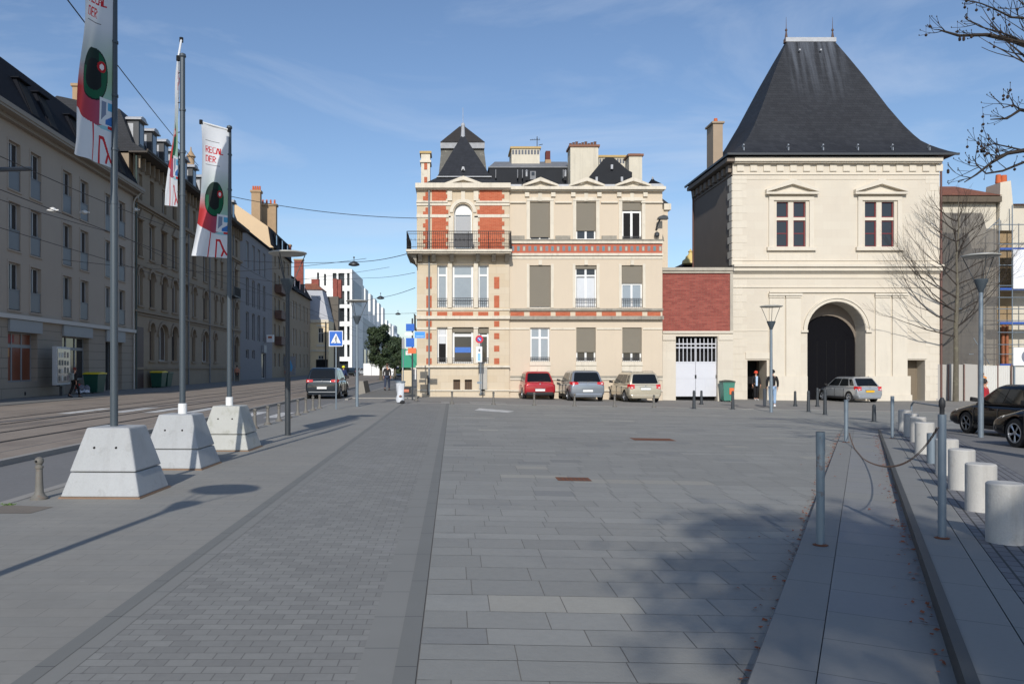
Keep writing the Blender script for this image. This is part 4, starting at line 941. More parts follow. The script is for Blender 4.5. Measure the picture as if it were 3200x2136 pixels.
mb = MB(); mb.box(hX(1040), hX(1084), yf + 0.03, yf + 0.04, zb + 0.1, zt - 0.1); mb.build('screen', M('dark railing screen', srgb(90, 90, 92), 0.8, 0.5, 30), bl)
mb = MB(); mb.box(hX(938), hX(955), 6, 8, hZ(745), hZ(740))
for k in range(9): mb.box(hX(938) - 0.0, hX(938) + 0.03, 6 + k * 0.25, 6.03 + k * 0.25, hZ(740), hZ(706))
mb.box(hX(938) - 0.02, hX(938) + 0.04, 6, 8.04, hZ(706), hZ(704)); mb.build('side_balcony', iron, house)
# drain pipe
mb = MB(); mb.tube([(hX(984.5), PL - 0.1, hZ(905)), (hX(984.5), PL - 0.1, hZ(588))], 0.045, 8); mb.tube([(hX(984.5), PL - 0.1, hZ(577)), (hX(984.5), PL - 0.1, hZ(438))], 0.05, 8); mb.m(1).tube([(hX(982.5), PL - 0.1, hZ(905)), (hX(982.5), PL - 0.1, hZ(860))], 0.055, 8); mb.build('drain_pipe', [M('zinc pipe', srgb(120, 128, 134), 0.5, 0.1, 4), iron], house)
mb = MB(); bx(mb, 1098, 1117, 843, 892, PL - 0.12, PL); mb.m(1); bx(mb, 1103, 1112, 892, 905, PL - 0.08, PL); mb.build('utility_cabinet', [M('grey utility cabinet', srgb(176, 172, 164), 0.7, 0.08, 4), stone_d], house)
mb = MB(); k3 = F / (HY - 0.5); mb.prism([((1508 - CX) / k3, CAMZ + (CY - 503.5) / k3), ((1531 - CX) / k3, CAMZ + (CY - 503.5) / k3), ((1529 - CX) / k3, CAMZ + (CY - 497) / k3), ((1520 - CX) / k3, CAMZ + (CY - 494.5) / k3), ((1510 - CX) / k3, CAMZ + (CY - 498) / k3)], -0.75, -0.35)
mb.tube([((1514 - CX) / k3, -0.5, CAMZ + (CY - 503) / k3), ((1509 - CX) / k3, -0.35, CAMZ + (CY - 516) / k3), ((1510 - CX) / k3, -0.003, CAMZ + (CY - 524) / k3)], 0.05, 6); mb.lathe([(0.05, 0), (0.14, 0.08), (0.14, 0.22), (0.05, 0.3)], ((1510 - CX) / k3, -0.2, CAMZ + (CY - 542) / k3), 10)
mb.build('wall_lamp', darkp, house)
# ---- roofs
def frus(mb, x0, x1, y0, y1, z0, X0, X1, Y0_, Y1_, z1): mb.hexa([(x0, y0, z0), (x1, y0, z0), (x1, y1, z0), (x0, y1, z0)], [(X0, Y0_, z1), (X1, Y0_, z1), (X1, Y1_, z1), (X0, Y1_, z1)])
mb = MB(); frus(mb, hX(957), hX(1522), -0.1, 13, hZ(431), hX(975), hX(1512), 2.2, 12, hZ(402)); mb.build('roof', slate, house)
def D(y): return F / (HY + y)
def sX(x, y): return (x - CX) / D(y)
def sZ(p, y): return CAMZ - (p - CY) / D(y)
hroof = M('house mansard slate', srgb(44, 46, 50), 0.8, 0.2, 1.2, 0.3, 12, spec=0.2)
mb = MB(); frus(mb, sX(1120, 3), sX(1309, 3), 3, 10, hZ(425), sX(1124, 3), sX(1306, 3), 3.7, 10, sZ(384, 3.7)); mb.m(1); frus(mb, sX(1120, 3.6), sX(1309, 3.6), 3.6, 10, sZ(383.9, 3.6), sX(1135, 6), sX(1300, 6), 6, 9, sZ(371, 6)); mb.box(sX(1120, 3.6), sX(1309, 3.6), 3.6, 3.7, sZ(384.5, 3.6), sZ(382, 3.6)); o = mb.build('mansard_roof', [hroof, lead], house)
for x in (1216,):
    mb = MB(); y = 3.0; mb.box(sX(x, y), sX(x + 13, y), 2.95, 3.6, sZ(412, y), sZ(393, y)); mb.m(1).box(sX(x + 3, y), sX(x + 10, y), 2.93, 2.95, sZ(403, y), sZ(395, y)); mb.build('skylight', [lead, glass], o)
for x in (1136, 1186, 1197, 1290):
    mb = MB(); y = 3.2; mb.box(sX(x, y), sX(x + 1.6, y), 2.95, 3.4, sZ(410, y), sZ(391, y)); mb.build('flashing', lead, o)
for x in (1208, 1297):
    mb = MB(); mb.lathe([(0.06, 0), (0.06, 0.3), (0.11, 0.32), (0.02, 0.4)], (sX(x, 2.6), 2.6, sZ(405, 2.6)), 8); mb.build('roof_vent', zinc_w, o)
# turret in front
mb = MB(); y0_ = 0.15
frus(mb, hX(965), hX(1156), -0.05, 5, hZ(425), hX(1003), hX(1126), 0.25, 4.0, hZ(404.5)); t_ = mb.build('turret', slate, house)
mb = MB(); cx_, cy_ = hX(1063), 2.1; zb, zt = hZ(404), hZ(306)
mb.add([(hX(1002), 0.2, zb), (hX(1127), 0.2, zb), (hX(1127), 4.2, zb), (hX(1002), 4.2, zb), (cx_ - 0.1, cy_ - 0.1, zt + 0.4), (cx_ + 0.1, cy_ - 0.1, zt + 0.4), (cx_ + 0.1, cy_ + 0.1, zt + 0.4), (cx_ - 0.1, cy_ + 0.1, zt + 0.4)],
       [(3, 2, 1, 0), (0, 1, 5, 4), (1, 2, 6, 5), (2, 3, 7, 6), (3, 0, 4, 7), (4, 5, 6, 7)]); mb.build('spire', slate, t_)
mb = MB(); mb.box(hX(1001), hX(1128), 0.12, 0.24, zb - 0.02, zb + 0.03); mb.build('flashing', zinc_w, t_)
mb = MB(); mb.lathe([(0.40, 0), (0.2, 0.5), (0.12, 0.95), (0.10, 1.5), (0.13, 1.56), (0.09, 1.68), (0.03, 1.72)], (cx_, cy_, zt - 0.5), 8); mb.tube([(cx_, cy_, zt + 1.2), (cx_, cy_, zt + 2.1)], 0.014, 5); mb.build('finial', zinc_w, t_)
mb = MB(); mb.prism([(hX(1058), hZ(388)), (hX(1067), hZ(388)), (hX(1064.5), hZ(379)), (hX(1060.5), hZ(379))], 0.3, 1.1); mb.m(1).prism([(hX(1059.5), hZ(387.5)), (hX(1065.5), hZ(387.5)), (hX(1062.5), hZ(384))], 0.28, 0.3); mb.build('dormer', [zinc_w, darkm], t_)
# lantern roof behind
mb = MB(); ya_ = 4.5; frus(mb, sX(1000, ya_), sX(1125, ya_), ya_, ya_ + 6, hZ(425), sX(1012.5, 5.2), sX(1110, 5.2), 5.2, 9.5, sZ(340, 5.2)); o = mb.build('lantern_roof', M('lichened slate', srgb(100, 98, 92), 0.8, 0.25, 2, 0.5, 10, blotch=(srgb(168, 164, 150), 4, 0.58, 4)), house)
mb = MB(); frus(mb, sX(1010.5, 5), sX(1111.5, 5), 5.0, 9.7, sZ(340, 5), sX(1010, 5), sX(1112, 5), 4.9, 9.8, sZ(326, 5)); mb.build('white_band', zinc_w, o)
mb = MB(); frus(mb, sX(1010, 4.9), sX(1112, 4.9), 4.85, 9.9, sZ(326, 4.9), sX(1054, 7.3), sX(1066, 7.3), 7.2, 7.6, sZ(291, 7.3)); mb.build('hipped_cap', M('mossy dark slate', srgb(52, 48, 45), 0.8, 0.4, 3, 0.5, 10), o)
# chimneys
def chimney(x0, x1, y0, y1, y, d, mat, cap=True, pots=0, vents=0, par=house, capm=None):
    a, b, z0, z1 = sX(x0, y), sX(x1, y), sZ(y1, y), sZ(y0, y)
    mb = MB(); mb.box(a, b, y, y + d, z0 - 0.8, z1)
    if cap: mb.m(1).box(a - 0.08, b + 0.08, y - 0.08, y + d + 0.08, z1, z1 + 0.12)
    c = mb.build('chimney', [mat, capm or stone_l], par)
    if pots:
        p_ = MB()
        for i in range(pots):
            px = a + (b - a) * (i + 0.5) / pots; p_.lathe([(0.10, 0), (0.075, 0.2 + 0.05 * (i % 3)), (0.095, 0.24 + 0.05 * (i % 3))], (px, y + d / 2, z1 + 0.12), 8)
        each(p_, 'chimney_pot', M('sooty pots', srgb(110, 80, 68), 0.9, 0.2, 6), c)
    if vents:
        v_ = MB()
        for i in range(vents):
            px = a + (b - a) * (i + 0.5) / vents; w_ = (b - a) / vents * 0.32; v_.box(px - w_, px + w_, y - 0.012, y + 0.02, z1 - 0.36, z1 - 0.08)
        each(v_, 'vent_slot', M('grey slot', srgb(96, 100, 108), 0.7, 0.1, 5), c)
    return c
chimney(966, 986.5, 352, 425, 0.6, 1.0, stone_l, capm=M('ochre cap', srgb(186, 160, 110), 0.9, 0.1, 3))
mb = MB(); mb.box(sX(973, 0.6), sX(980, 0.6), 0.58, 0.6, sZ(389, 0.6), sZ(374, 0.6)); mb.box(sX(973, 0.6), sX(980, 0.6), 0.58, 0.6, sZ(420, 0.6), sZ(406, 0.6)); mb.m(1).box(sX(963.5, 0.6), sX(989, 0.6), 0.5, 1.7, sZ(373, 0.6), sZ(368, 0.6)); each(mb, 'chimney_band', [brick_o, stone_l], house)
chimney(1173.5, 1238, 341, 378, 5.2, 2.0, chim, vents=9, capm=M('ochre cap', srgb(186, 160, 110)))
chimney(1252, 1262.5, 346, 366, 5.5, 0.5, M('dark red flue', srgb(96, 44, 38), 0.8, 0.2, 4), cap=False); chimney(1251, 1264, 366, 376, 5.45, 0.6, chim_t, cap=False)
chimney(1308.5, 1372.5, 337, 420, 2.2, 1.2, chim, pots=9, capm=M('rusty cap', srgb(130, 90, 70)))
chimney(1374, 1440, 361, 395, 4.0, 1.5, chim, vents=10, capm=M('ochre cap', srgb(186, 160, 110)))
chimney(1443, 1473, 358, 420, 2.0, 1.1, chim, capm=M('rusty cap', srgb(130, 90, 70)))
mb = MB(); y = 2.1; mb.box(sX(1446, y), sX(1470, y), 2.2, 3.0, sZ(358, y) + 0.1, sZ(351, y)); mb.build('chimney_cowl', M('brown cowl', srgb(120, 100, 80), 0.9, 0.2, 5), house)
mb = MB(); y = 1.6; P = [(1345, 428), (1450, 428), (1450, 395), (1440, 390), (1408, 362), (1391, 361), (1384, 366), (1352, 405)]
mb.prism([(sX(a, y), sZ(b, y)) for a, b in P], 1.6, 2.6); o = mb.build('dark_gable_roof', hroof, house)
for x, yy in ((1401, 380), (1366, 408), (1424, 408)):
    mb = MB(); mb.box(sX(x, 1.5), sX(x + 5, 1.5), 1.45, 1.6, sZ(yy + 8, 1.5), sZ(yy - 2, 1.5)); mb.build('roof_vent', zinc_w, o)
mb = MB(); mb.lathe([(0.02, 0.45), (0.36, 0)][::-1], (hX(1503), 0.6, hZ(421)), 4); mb.add([(hX(1489), -0.1, hZ(422)), (hX(1517), -0.1, hZ(422)), (hX(1517), 1.2, hZ(422)), (hX(1489), 1.2, hZ(422)), (hX(1502), 0.5, hZ(407))], [(0, 1, 4), (1, 2, 4), (2, 3, 4), (3, 0, 4), (3, 2, 1, 0)]); mb.m(1).box(hX(1488.5), hX(1517.5), -0.12, 1.25, hZ(429), hZ(422.2)); mb.m(1).lathe([(0.04, 0), (0.05, 0.12), (0.01, 0.16)], (hX(1502), 0.5, hZ(407)), 6); mb.build('small_roof', [darkroof, zinc_w], house)
mb = MB(); y = 6; mb.tube([(sX(1232, y), y, sZ(345, y)), (sX(1232, y), y, sZ(313, y))], 0.025, 5); mb.tube([(sX(1216, y), y, sZ(321, y)), (sX(1240, y), y + 0.3, sZ(318, y))], 0.015, 4)
for i in range(6): x = 1218 + i * 4; mb.tube([(sX(x, y), y - 0.15, sZ(320.6 - i * 0.5, y)), (sX(x, y), y + 0.35, sZ(319 - i * 0.5, y))], 0.01, 4)
mb.tube([(sX(1236, y), y, sZ(333, y)), (sX(1245, y), y, sZ(331, y))], 0.02, 4); mb.build('aerial', iron, house)
mb = MB()
for x in (1015, 1128, 1200): mb.tube([(hX(x), 3, hZ(425)), (hX(x), 3, hZ(420))], 0.01, 4)

# ================================================================ BRICK WALL WITH GATE
BY = 46.6; KB = F / BY
bX = lambda x: (x - CX) / KB
bZ = lambda y: CAMZ - (y - CY) / KB
r = thing('courtyard_wall', 'red brick wall above a white barred double gate, between the house and the gatehouse', 'wall', (0, BY, 0))
mb = MB(); mb.box(bX(1519.5), bX(1674), 0, 0.5, bZ(759), bZ(627)); mb.build('brickwork', brick_r, r)
mb = MB(); mb.box(bX(1518), bX(1680), -0.18, 0.62, bZ(621), bZ(614)); mb.box(bX(1519), bX(1680), -0.1, 0.55, bZ(626.5), bZ(621)); mb.box(bX(1674.2), bX(1681), -0.06, 0.5, bZ(760), bZ(627)); mb.build('coping', M('grey coping', srgb(176, 168, 154), 0.85, 0.2, 2, streak=0.2), r)
mb = MB(); wall_holes(mb, bX(1519.5), bX(1681), -0.6, bZ(759), [(bX(1550), bX(1646), -0.59, bZ(771))], -0.03, 0.55); mb.box(bX(1519.5), bX(1681), -0.12, -0.033, bZ(764), bZ(759)); mb.box(bX(1519.5), bX(1549), -0.1, -0.033, bZ(780), bZ(768)); mb.box(bX(1648), bX(1681), -0.08, -0.033, bZ(780), bZ(768)); mb.build('stone_frame', gstone, r)
gate_w = M('pale grey gate paint', srgb(205, 206, 212), 0.5, 0.04, 2)
for a, b in ((1550.5, 1597.6), (1598.4, 1645.5)):
    mb = MB(); x0_, x1_ = bX(a), bX(b); y = 0.2
    mb.box(x0_, x1_, y, y + 0.04, bZ(909), bZ(829)); mb.box(x0_, x1_, y - 0.012, y, bZ(868), bZ(859.5))
    mb.box(x0_, x0_ + 0.04, y - 0.012, y, bZ(909), bZ(829)); mb.box(x1_ - 0.04, x1_, y - 0.012, y, bZ(909), bZ(829)); mb.box(x0_, x1_, y - 0.013, y - 0.001, bZ(832), bZ(829)); xm = (x0_ + x1_) / 2; mb.box(xm - 0.02, xm + 0.02, y - 0.012, y, bZ(909), bZ(868))
    lf = mb.build('gate_leaf', gate_w, r)
    mb = MB()
    for i in range(6):
        xx = x0_ + 0.02 + (x1_ - x0_ - 0.04) * i / 5; mb.box(xx - 0.02, xx + 0.02, y, y + 0.03, bZ(829), bZ(775))
    mb.box(x0_, x1_, y - 0.004, y + 0.034, bZ(798), bZ(795.5)); mb.box(x0_, x1_, y - 0.004, y + 0.034, bZ(789.5), bZ(787)); each(mb, 'bar', gate_w, lf)
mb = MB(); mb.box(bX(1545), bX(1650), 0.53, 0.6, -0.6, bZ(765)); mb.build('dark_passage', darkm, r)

# ================================================================ GATEHOUSE
GY = 50.0; KG = F / GY
gX = lambda x: (x - CX) / KG
gZ = lambda y: CAMZ - (y - CY) / KG
gate = thing('gatehouse', 'pale stone gatehouse with tall dark slate pavilion roof and a big round arched passage', 'gatehouse', (0, GY, 0))
arch = (gX(1852), gX(1985.5), gZ(918) - 0.25, gZ(692), gX(1985.5) - gX(1918.75))
dl = (gX(1714.5), gX(1759), gZ(914) - 0.2, gZ(826)); dr = (gX(2077), gX(2122), gZ(914) - 0.2, gZ(825.5))
ww = [(gX(1781.5), gX(1848.5), gZ(565.5), gZ(462.5)), (gX(1984), gX(2051), gZ(565.5), gZ(462.5))]
GL, GR = gX(1680.5), gX(2155)
mb = MB(); wall_holes(mb, GL, GR, -0.8, gZ(360), [arch], 0, 1.25) if False else None
wall_holes(mb, GL, GR, -0.8, gZ(615), [arch], 0, 1.25); 
mb2 = MB()
# doors are cut as shallower openings: rebuild lower wall with all openings, arch deep, doors deep
mb = MB(); wall_holes(mb, GL, GR, -0.8, gZ(615), [arch, dl, dr], 0, 1.25); wall_holes(mb, GL, GR, gZ(615), gZ(360), ww, 0, 0.35)
mb.box(GL + 0.02, GR - 0.02, 0.5, 8.2, gZ(600), gZ(362))
mb.quad((GR, 0, -0.8), (GR, 8.2, -0.8), (GR, 8.2, gZ(360)), (GR, 0, gZ(360)))
mb.build('wall', gstone, gate)
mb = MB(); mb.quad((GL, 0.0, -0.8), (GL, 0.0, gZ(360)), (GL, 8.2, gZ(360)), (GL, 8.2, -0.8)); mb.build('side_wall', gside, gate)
# inside: back wall of the porch with lower arch, passage and rooms
arch2 = (arch[0], arch[1], arch[2], arch[3] - 0.75, arch[4])
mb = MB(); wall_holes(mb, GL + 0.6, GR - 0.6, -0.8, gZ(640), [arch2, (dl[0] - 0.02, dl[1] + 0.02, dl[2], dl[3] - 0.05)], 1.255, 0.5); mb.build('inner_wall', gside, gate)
mb = MB(); mb.prism(arch_poly(arch2[0] - 0.05, arch2[1] + 0.05, arch2[2], arch2[3] + 0.02, arch2[4]), 1.35, 1.45)
mb.m(1)
for i in range(1, 6): xx = arch2[0] + (arch2[1] - arch2[0]) * i / 6; mb.box(xx - 0.01, xx + 0.01, 1.335, 1.35, arch2[2], arch2[3] - 1.6)
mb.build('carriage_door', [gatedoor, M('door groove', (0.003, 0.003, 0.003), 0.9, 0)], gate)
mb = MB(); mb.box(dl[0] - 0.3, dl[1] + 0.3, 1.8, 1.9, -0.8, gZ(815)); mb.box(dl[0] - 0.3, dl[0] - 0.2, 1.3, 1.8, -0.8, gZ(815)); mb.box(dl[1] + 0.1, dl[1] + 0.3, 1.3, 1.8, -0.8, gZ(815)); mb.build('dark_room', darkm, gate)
mb = MB(); mb.box(dr[0], dr[1], 0.9, 1.0, -0.8, gZ(826)); mb.build('door', M('taupe door', srgb(120, 108, 92), 0.8, 0.08, 2), gate)
mb = MB(); mb.box(GL + 0.1, GR - 0.1, 0.02, 1.3, -0.8, g(22) - 0.04); mb.build('threshold', asph_n, gate)
# mouldings
def gx_(mb, x0, x1, y0, y1, o_): mb.box(gX(x0), gX(x1), -o_, -0.003, gZ(y1), gZ(y0))
mb = MB()
gx_(mb, 1679, 2157, 608, 613, 0.42); gx_(mb, 1680, 2156, 613.1, 622, 0.28); gx_(mb, 1681, 2155, 622.1, 626, 0.12); gx_(mb, 1681, 2155, 636, 638, 0.05)
gx_(mb, 1681, 2155, 657, 659.5, 0.06); gx_(mb, 1764, 2080, 668, 671, 0.12); gx_(mb, 1681, 2155, 596, 598, 0.05)
gx_(mb, 1681, 2155, 364, 373, 0.4); gx_(mb, 1682, 2155, 373.1, 376, 0.28); gx_(mb, 1681, 2155, 398, 401, 0.06); gx_(mb, 1681, 2155, 410, 411.5, 0.03)
each(mb, 'cornice', gtrim, gate)
mb = MB(); x = 1690
while x < 2150: gx_(mb, x, x + 15.5, 377, 393, 0.08); x += 30.4
each(mb, 'corbel', gtrim, gate)
mb = MB(); z0_, z1_ = gZ(393), gZ(377); mb.box(GL - 0.45, GL - 0.003, -0.35, 8.2, gZ(373), gZ(364))
for i in range(9): mb.box(GL - 0.2, GL - 0.003, 0.2 + i * 0.9, 0.65 + i * 0.9, z0_, z1_)
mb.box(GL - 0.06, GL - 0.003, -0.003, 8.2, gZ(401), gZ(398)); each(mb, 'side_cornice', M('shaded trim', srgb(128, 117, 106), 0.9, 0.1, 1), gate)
# quoins left and right
mb = MB(); y = 404; k = 0
while y < 905:
    if not 594 < y < 628: gx_(mb, 1681, 1681 + (22 if k % 2 else 32), y + 0.5, y + 16.5, 0.014); gx_(mb, 2155 - (22 if k % 2 else 32), 2155, y + 0.5, y + 16.5, 0.014); mb.box(GL - 0.05, GL - 0.003, 0, 0.5 if k % 2 else 0.8, gZ(y + 16.3), gZ(y + 0.7))
    y += 17; k += 1
each(mb, 'quoin', gtrim, gate)
# pilasters
mb = MB()
for a in (1764, 1802, 2007, 2046):
    gx_(mb, a, a + 34, 684, 862, 0.09); gx_(mb, a - 2, a + 36, 673, 678, 0.2); gx_(mb, a - 1, a + 35, 678.1, 683, 0.13)
gx_(mb, 1758, 1850, 862.1, 905, 0.16); gx_(mb, 1990, 2086, 862.1, 905, 0.16); gx_(mb, 1757, 1850, 905.1, 932, 0.22); gx_(mb, 1989, 2088, 905.1, 932, 0.22)
gx_(mb, 1836, 1852, 757, 762, 0.14); gx_(mb, 1985, 1999, 757, 762, 0.14); gx_(mb, 1683, 1762, 757, 759, 0.03); gx_(mb, 2084, 2153, 760, 762, 0.03)
gx_(mb, 1710, 1764, 808, 823, 0.06); gx_(mb, 2072, 2126, 808, 823, 0.06)
each(mb, 'pilaster', gtrim, gate)
mb = MB(); n = 28; mx = (arch[0] + arch[1]) / 2; rx = (arch[1] - arch[0]) / 2; sp = arch[3] - arch[4]
for e0, e1, o_ in ((0.02, 0.2, 0.05), (0.2, 0.27, 0.12)):
    for i in range(n):
        t1, t2 = PI * i / n, PI * (i + 1) / n
        p = lambda a, e: (mx - (rx + e) * math.cos(a), sp + (rx + e) * math.sin(a))
        q = [p(t1, e0), p(t2, e0), p(t2, e1), p(t1, e1)]
        mb.hexa([(q[0][0], -o_, q[0][1]), (q[1][0], -o_, q[1][1]), (q[1][0], -0.003, q[1][1]), (q[0][0], -0.003, q[0][1])], [(q[3][0], -o_, q[3][1]), (q[2][0], -o_, q[2][1]), (q[2][0], -0.003, q[2][1]), (q[3][0], -0.003, q[3][1])])
mb.build('archivolt', gtrim, gate)
# upper windows
for h in ww:
    x0_, x1_, z0_, z1_ = h; xm = (x0_ + x1_) / 2; zt = gZ(501.5)
    mb = MB(); mb.box(xm - 0.16, xm + 0.16, 0.06, 0.24, z0_, z1_); mb.box(x0_, xm - 0.162, 0.07, 0.23, zt - 0.09, zt + 0.09); mb.box(xm + 0.162, x1_, 0.07, 0.23, zt - 0.09, zt + 0.09); w = mb.build('window', gtrim, gate)
    for a, b in ((x0_, xm - 0.165), (xm + 0.165, x1_)):
        for c, d in ((z0_, zt - 0.1), (zt + 0.1, z1_)):
            f = MB(); f.box(a, a + 0.06, 0.15, 0.2, c, d); f.box(b - 0.06, b, 0.15, 0.2, c, d); f.box(a + 0.06, b - 0.06, 0.15, 0.2, c, c + 0.06); f.box(a + 0.06, b - 0.06, 0.15, 0.2, d - 0.05, d)
            if d - c > 1.2: f.box(a + 0.06, b - 0.06, 0.155, 0.2, c + 0.8, c + 0.85)
            f.build('casement', redpaint, w)
            f = MB(); f.box(a + 0.01, b - 0.01, 0.18, 0.19, c + 0.01, d - 0.01); f.build('pane', glass, w)
    px0, px1 = (1763, 1860) if h is ww[0] else (1967, 2062)
    mb = MB(); gx_(mb, px0, (1774 if h is ww[0] else 1977), 452, 567, 0.09); gx_(mb, (1856 if h is ww[0] else 2058), px1 + 6, 452, 567, 0.09); gx_(mb, px0, px1 + 6, 452, 460, 0.1)
    gx_(mb, px0 - 5, px1 + 10, 567, 575, 0.2); gx_(mb, px0, px1 + 5, 582, 596, 0.04); each(mb, 'window_surround', gtrim, gate)
    pediment(gate, (px0 + px1 + 6) / 2, 60 if h is ww[0] else 60, 411, 442, 0, 0, gX, gZ, gtrim)
# roof rings: (inset, height)
x0_, x1_, y0_, y1_ = gX(1662) , gX(2187), -0.62, 8.6
ze = gZ(358) + 0.02
ridge_z = 23.1; cyR = 3.9; rx0, rx1 = 21.95, 24.95
prof = [(0, 0.0), (0.045, 0.045 * 8.7 * 0.62), (0.10, 0.80), (0.16, 1.5)]
def ring(f, z): return [(x0_ + (rx0 - x0_) * f, y0_ + (cyR - 0.1 - y0_) * f, z), (x1_ + (rx1 - x1_) * f, y0_ + (cyR - 0.1 - y0_) * f, z), (x1_ + (rx1 - x1_) * f, y1_ + (cyR + 0.1 - y1_) * f, z), (x0_ + (rx0 - x0_) * f, y1_ + (cyR + 0.1 - y1_) * f, z)]
HR = ridge_z - ze
pts = [(0.0, 0.0), (0.08, 0.026), (0.15, 0.055), (0.22, 0.088), (0.29, 0.13), (0.345, 0.18), (0.42, 0.258), (0.545, 0.41), (0.64, 0.54), (0.74, 0.675), (0.87, 0.84), (1.0, 1.0)]
R_ = [ring(f, ze + HR * h) for f, h in pts]
mb = MB()
for i in range(len(R_) - 1):
    a, b = R_[i], R_[i + 1]
    for j in range(4): mb.add([a[j], a[(j + 1) % 4], b[(j + 1) % 4], b[j]], [(0, 1, 2, 3)])
mb.add(R_[0], [(3, 2, 1, 0)]); mb.add(R_[-1], [(0, 1, 2, 3)])
rf = mb.build('roof', slate_w, gate)
# pale mineral runs below the ridge (a stain with its own shape)
nt = slate_w.node_tree; N = nt.nodes; L = nt.links; bs = N['Principled BSDF']
old = bs.inputs['Base Color'].links[0].from_socket
tc = N.new('ShaderNodeTexCoord'); sp_ = N.new('ShaderNodeSeparateXYZ'); L.new(tc.outputs['Object'], sp_.inputs[0])
def mth(op, a, b, cl=False):
    n = N.new('ShaderNodeMath'); n.operation = op; n.use_clamp = cl
    for i, v in enumerate((a, b)):
        if isinstance(v, (int, float)): n.inputs[i].default_value = v
        else: L.new(v, n.inputs[i])
    return n.outputs[0]
mp = N.new('ShaderNodeMapping'); L.new(tc.outputs['Object'], mp.inputs[0]); mp.inputs['Scale'].default_value = (2.6, 0.2, 0.16)
nz = N.new('ShaderNodeTexNoise'); nz.inputs['Scale'].default_value = 1.3; nz.inputs['Detail'].default_value = 7; L.new(mp.outputs[0], nz.inputs['Vector'])
hgt = mth('DIVIDE', mth('SUBTRACT', sp_.outputs[2], 18.2), 4.9, True)
wid = mth('SUBTRACT', 1.0, mth('DIVIDE', mth('ABSOLUTE', mth('SUBTRACT', sp_.outputs[0], 23.5), 0), 2.1), True)
msk = mth('MULTIPLY', mth('MULTIPLY', hgt, mth('MULTIPLY', wid, 3.0, True)), mth('MULTIPLY', mth('SUBTRACT', nz.outputs['Fac'], 0.40, True), 4.0), True)
mx_ = N.new('ShaderNodeMix'); mx_.data_type = 'RGBA'; L.new(msk, mx_.inputs[0]); L.new(old, mx_.inputs[6]); mx_.inputs[7].default_value = (*srgb(92, 97, 106), 1)
L.new(mx_.outputs[2], bs.inputs['Base Color'])
mb = MB(); mb.box(rx0 - 0.15, rx1 + 0.15, cyR - 0.22, cyR + 0.22, ridge_z - 0.18, ridge_z + 0.1); mb.build('ridge_cap', zinc_w, rf)
for x in (rx0 - 0.05, rx1 + 0.0):
    mb = MB(); mb.lathe([(0.2, -0.2), (0.1, 0.15), (0.05, 0.5), (0.03, 0.55), (0.08, 0.62), (0.08, 0.68), (0.022, 0.76), (0.008, 1.5)], (x, cyR, ridge_z), 8); mb.build('finial', M('rusty lead finial', srgb(86, 66, 56), 0.7, 0.3, 6), rf)
for i, x in enumerate((1703, 1805, 1884.5, 1964, 2043, 2127)):
    mb = MB(); xx = gX(x); mb.tube([(xx, -0.05, ze + 0.5), (xx, -0.25, ze + 0.62)], 0.05, 6); mb.box(xx - 0.015, xx + 0.015, -0.3, -0.1, ze + 0.25, ze + 0.45); mb.build('snow_hook', zinc, rf)
for x in (1811 + 50, 1811 + 110 - 10):
    mb = MB(); xx = gX(x) * 1.03; mb.box(xx - 0.05, xx + 0.05, cyR - 0.72, cyR - 0.5, ridge_z - 0.95, ridge_z - 0.85); mb.build('roof_hook', zinc_w, rf)
mb = MB(); mb.box(x0_, x1_, y0_ - 0.03, y0_ + 0.08, ze - 0.1, ze + 0.02); mb.box(x0_ - 0.03, x0_ + 0.08, y0_, y1_, ze - 0.1, ze + 0.02); mb.build('gutter', darkp, gate)
mb = MB(); mb.tube([(GR + 0.12, -0.1, ze - 0.05), (GR + 0.1, 0, gZ(376)), (GR + 0.07, -0.08, gZ(620)), (GR + 0.07, -0.08, -0.5)], 0.06, 8); mb.tube([(GL - 0.2, 8.0, ze - 0.05), (GL - 0.1, 7.9, gZ(400)), (GL - 0.1, 7.9, 2)], 0.06, 8)
mb.build('drain_pipe', M('red brown pipe', srgb(104, 72, 64), 0.6, 0.1, 4), gate)
mb = MB(); y = 5.5; kk = F / (GY + y); xa_, xb_ = (1636 - CX) / kk, (1658 - CX) / kk; mb.box(xa_, xb_, y, y + 1.4, CAMZ + (CY - 400) / kk, CAMZ + (CY - 283) / kk); mb.box(xa_ - 0.1, xb_ + 0.1, y - 0.1, y + 1.5, CAMZ + (CY - 283) / kk, CAMZ + (CY - 279) / kk); 
ch = mb.build('chimney', M('brown render chimney', srgb(164, 146, 126), 0.9, 0.1, 2), gate)
mb = MB(); mb.lathe([(0.16, 0), (0.12, 0.35)], ((xa_ + xb_) / 2, y + 0.5, CAMZ + (CY - 279) / kk), 10); mb.build('chimney_pot', terra, ch)
mb = MB(); mb.disc_y(gX(1871 - 0) - 4.0, gZ(905), 0.06, -0.03, -0.01, 12) if False else None
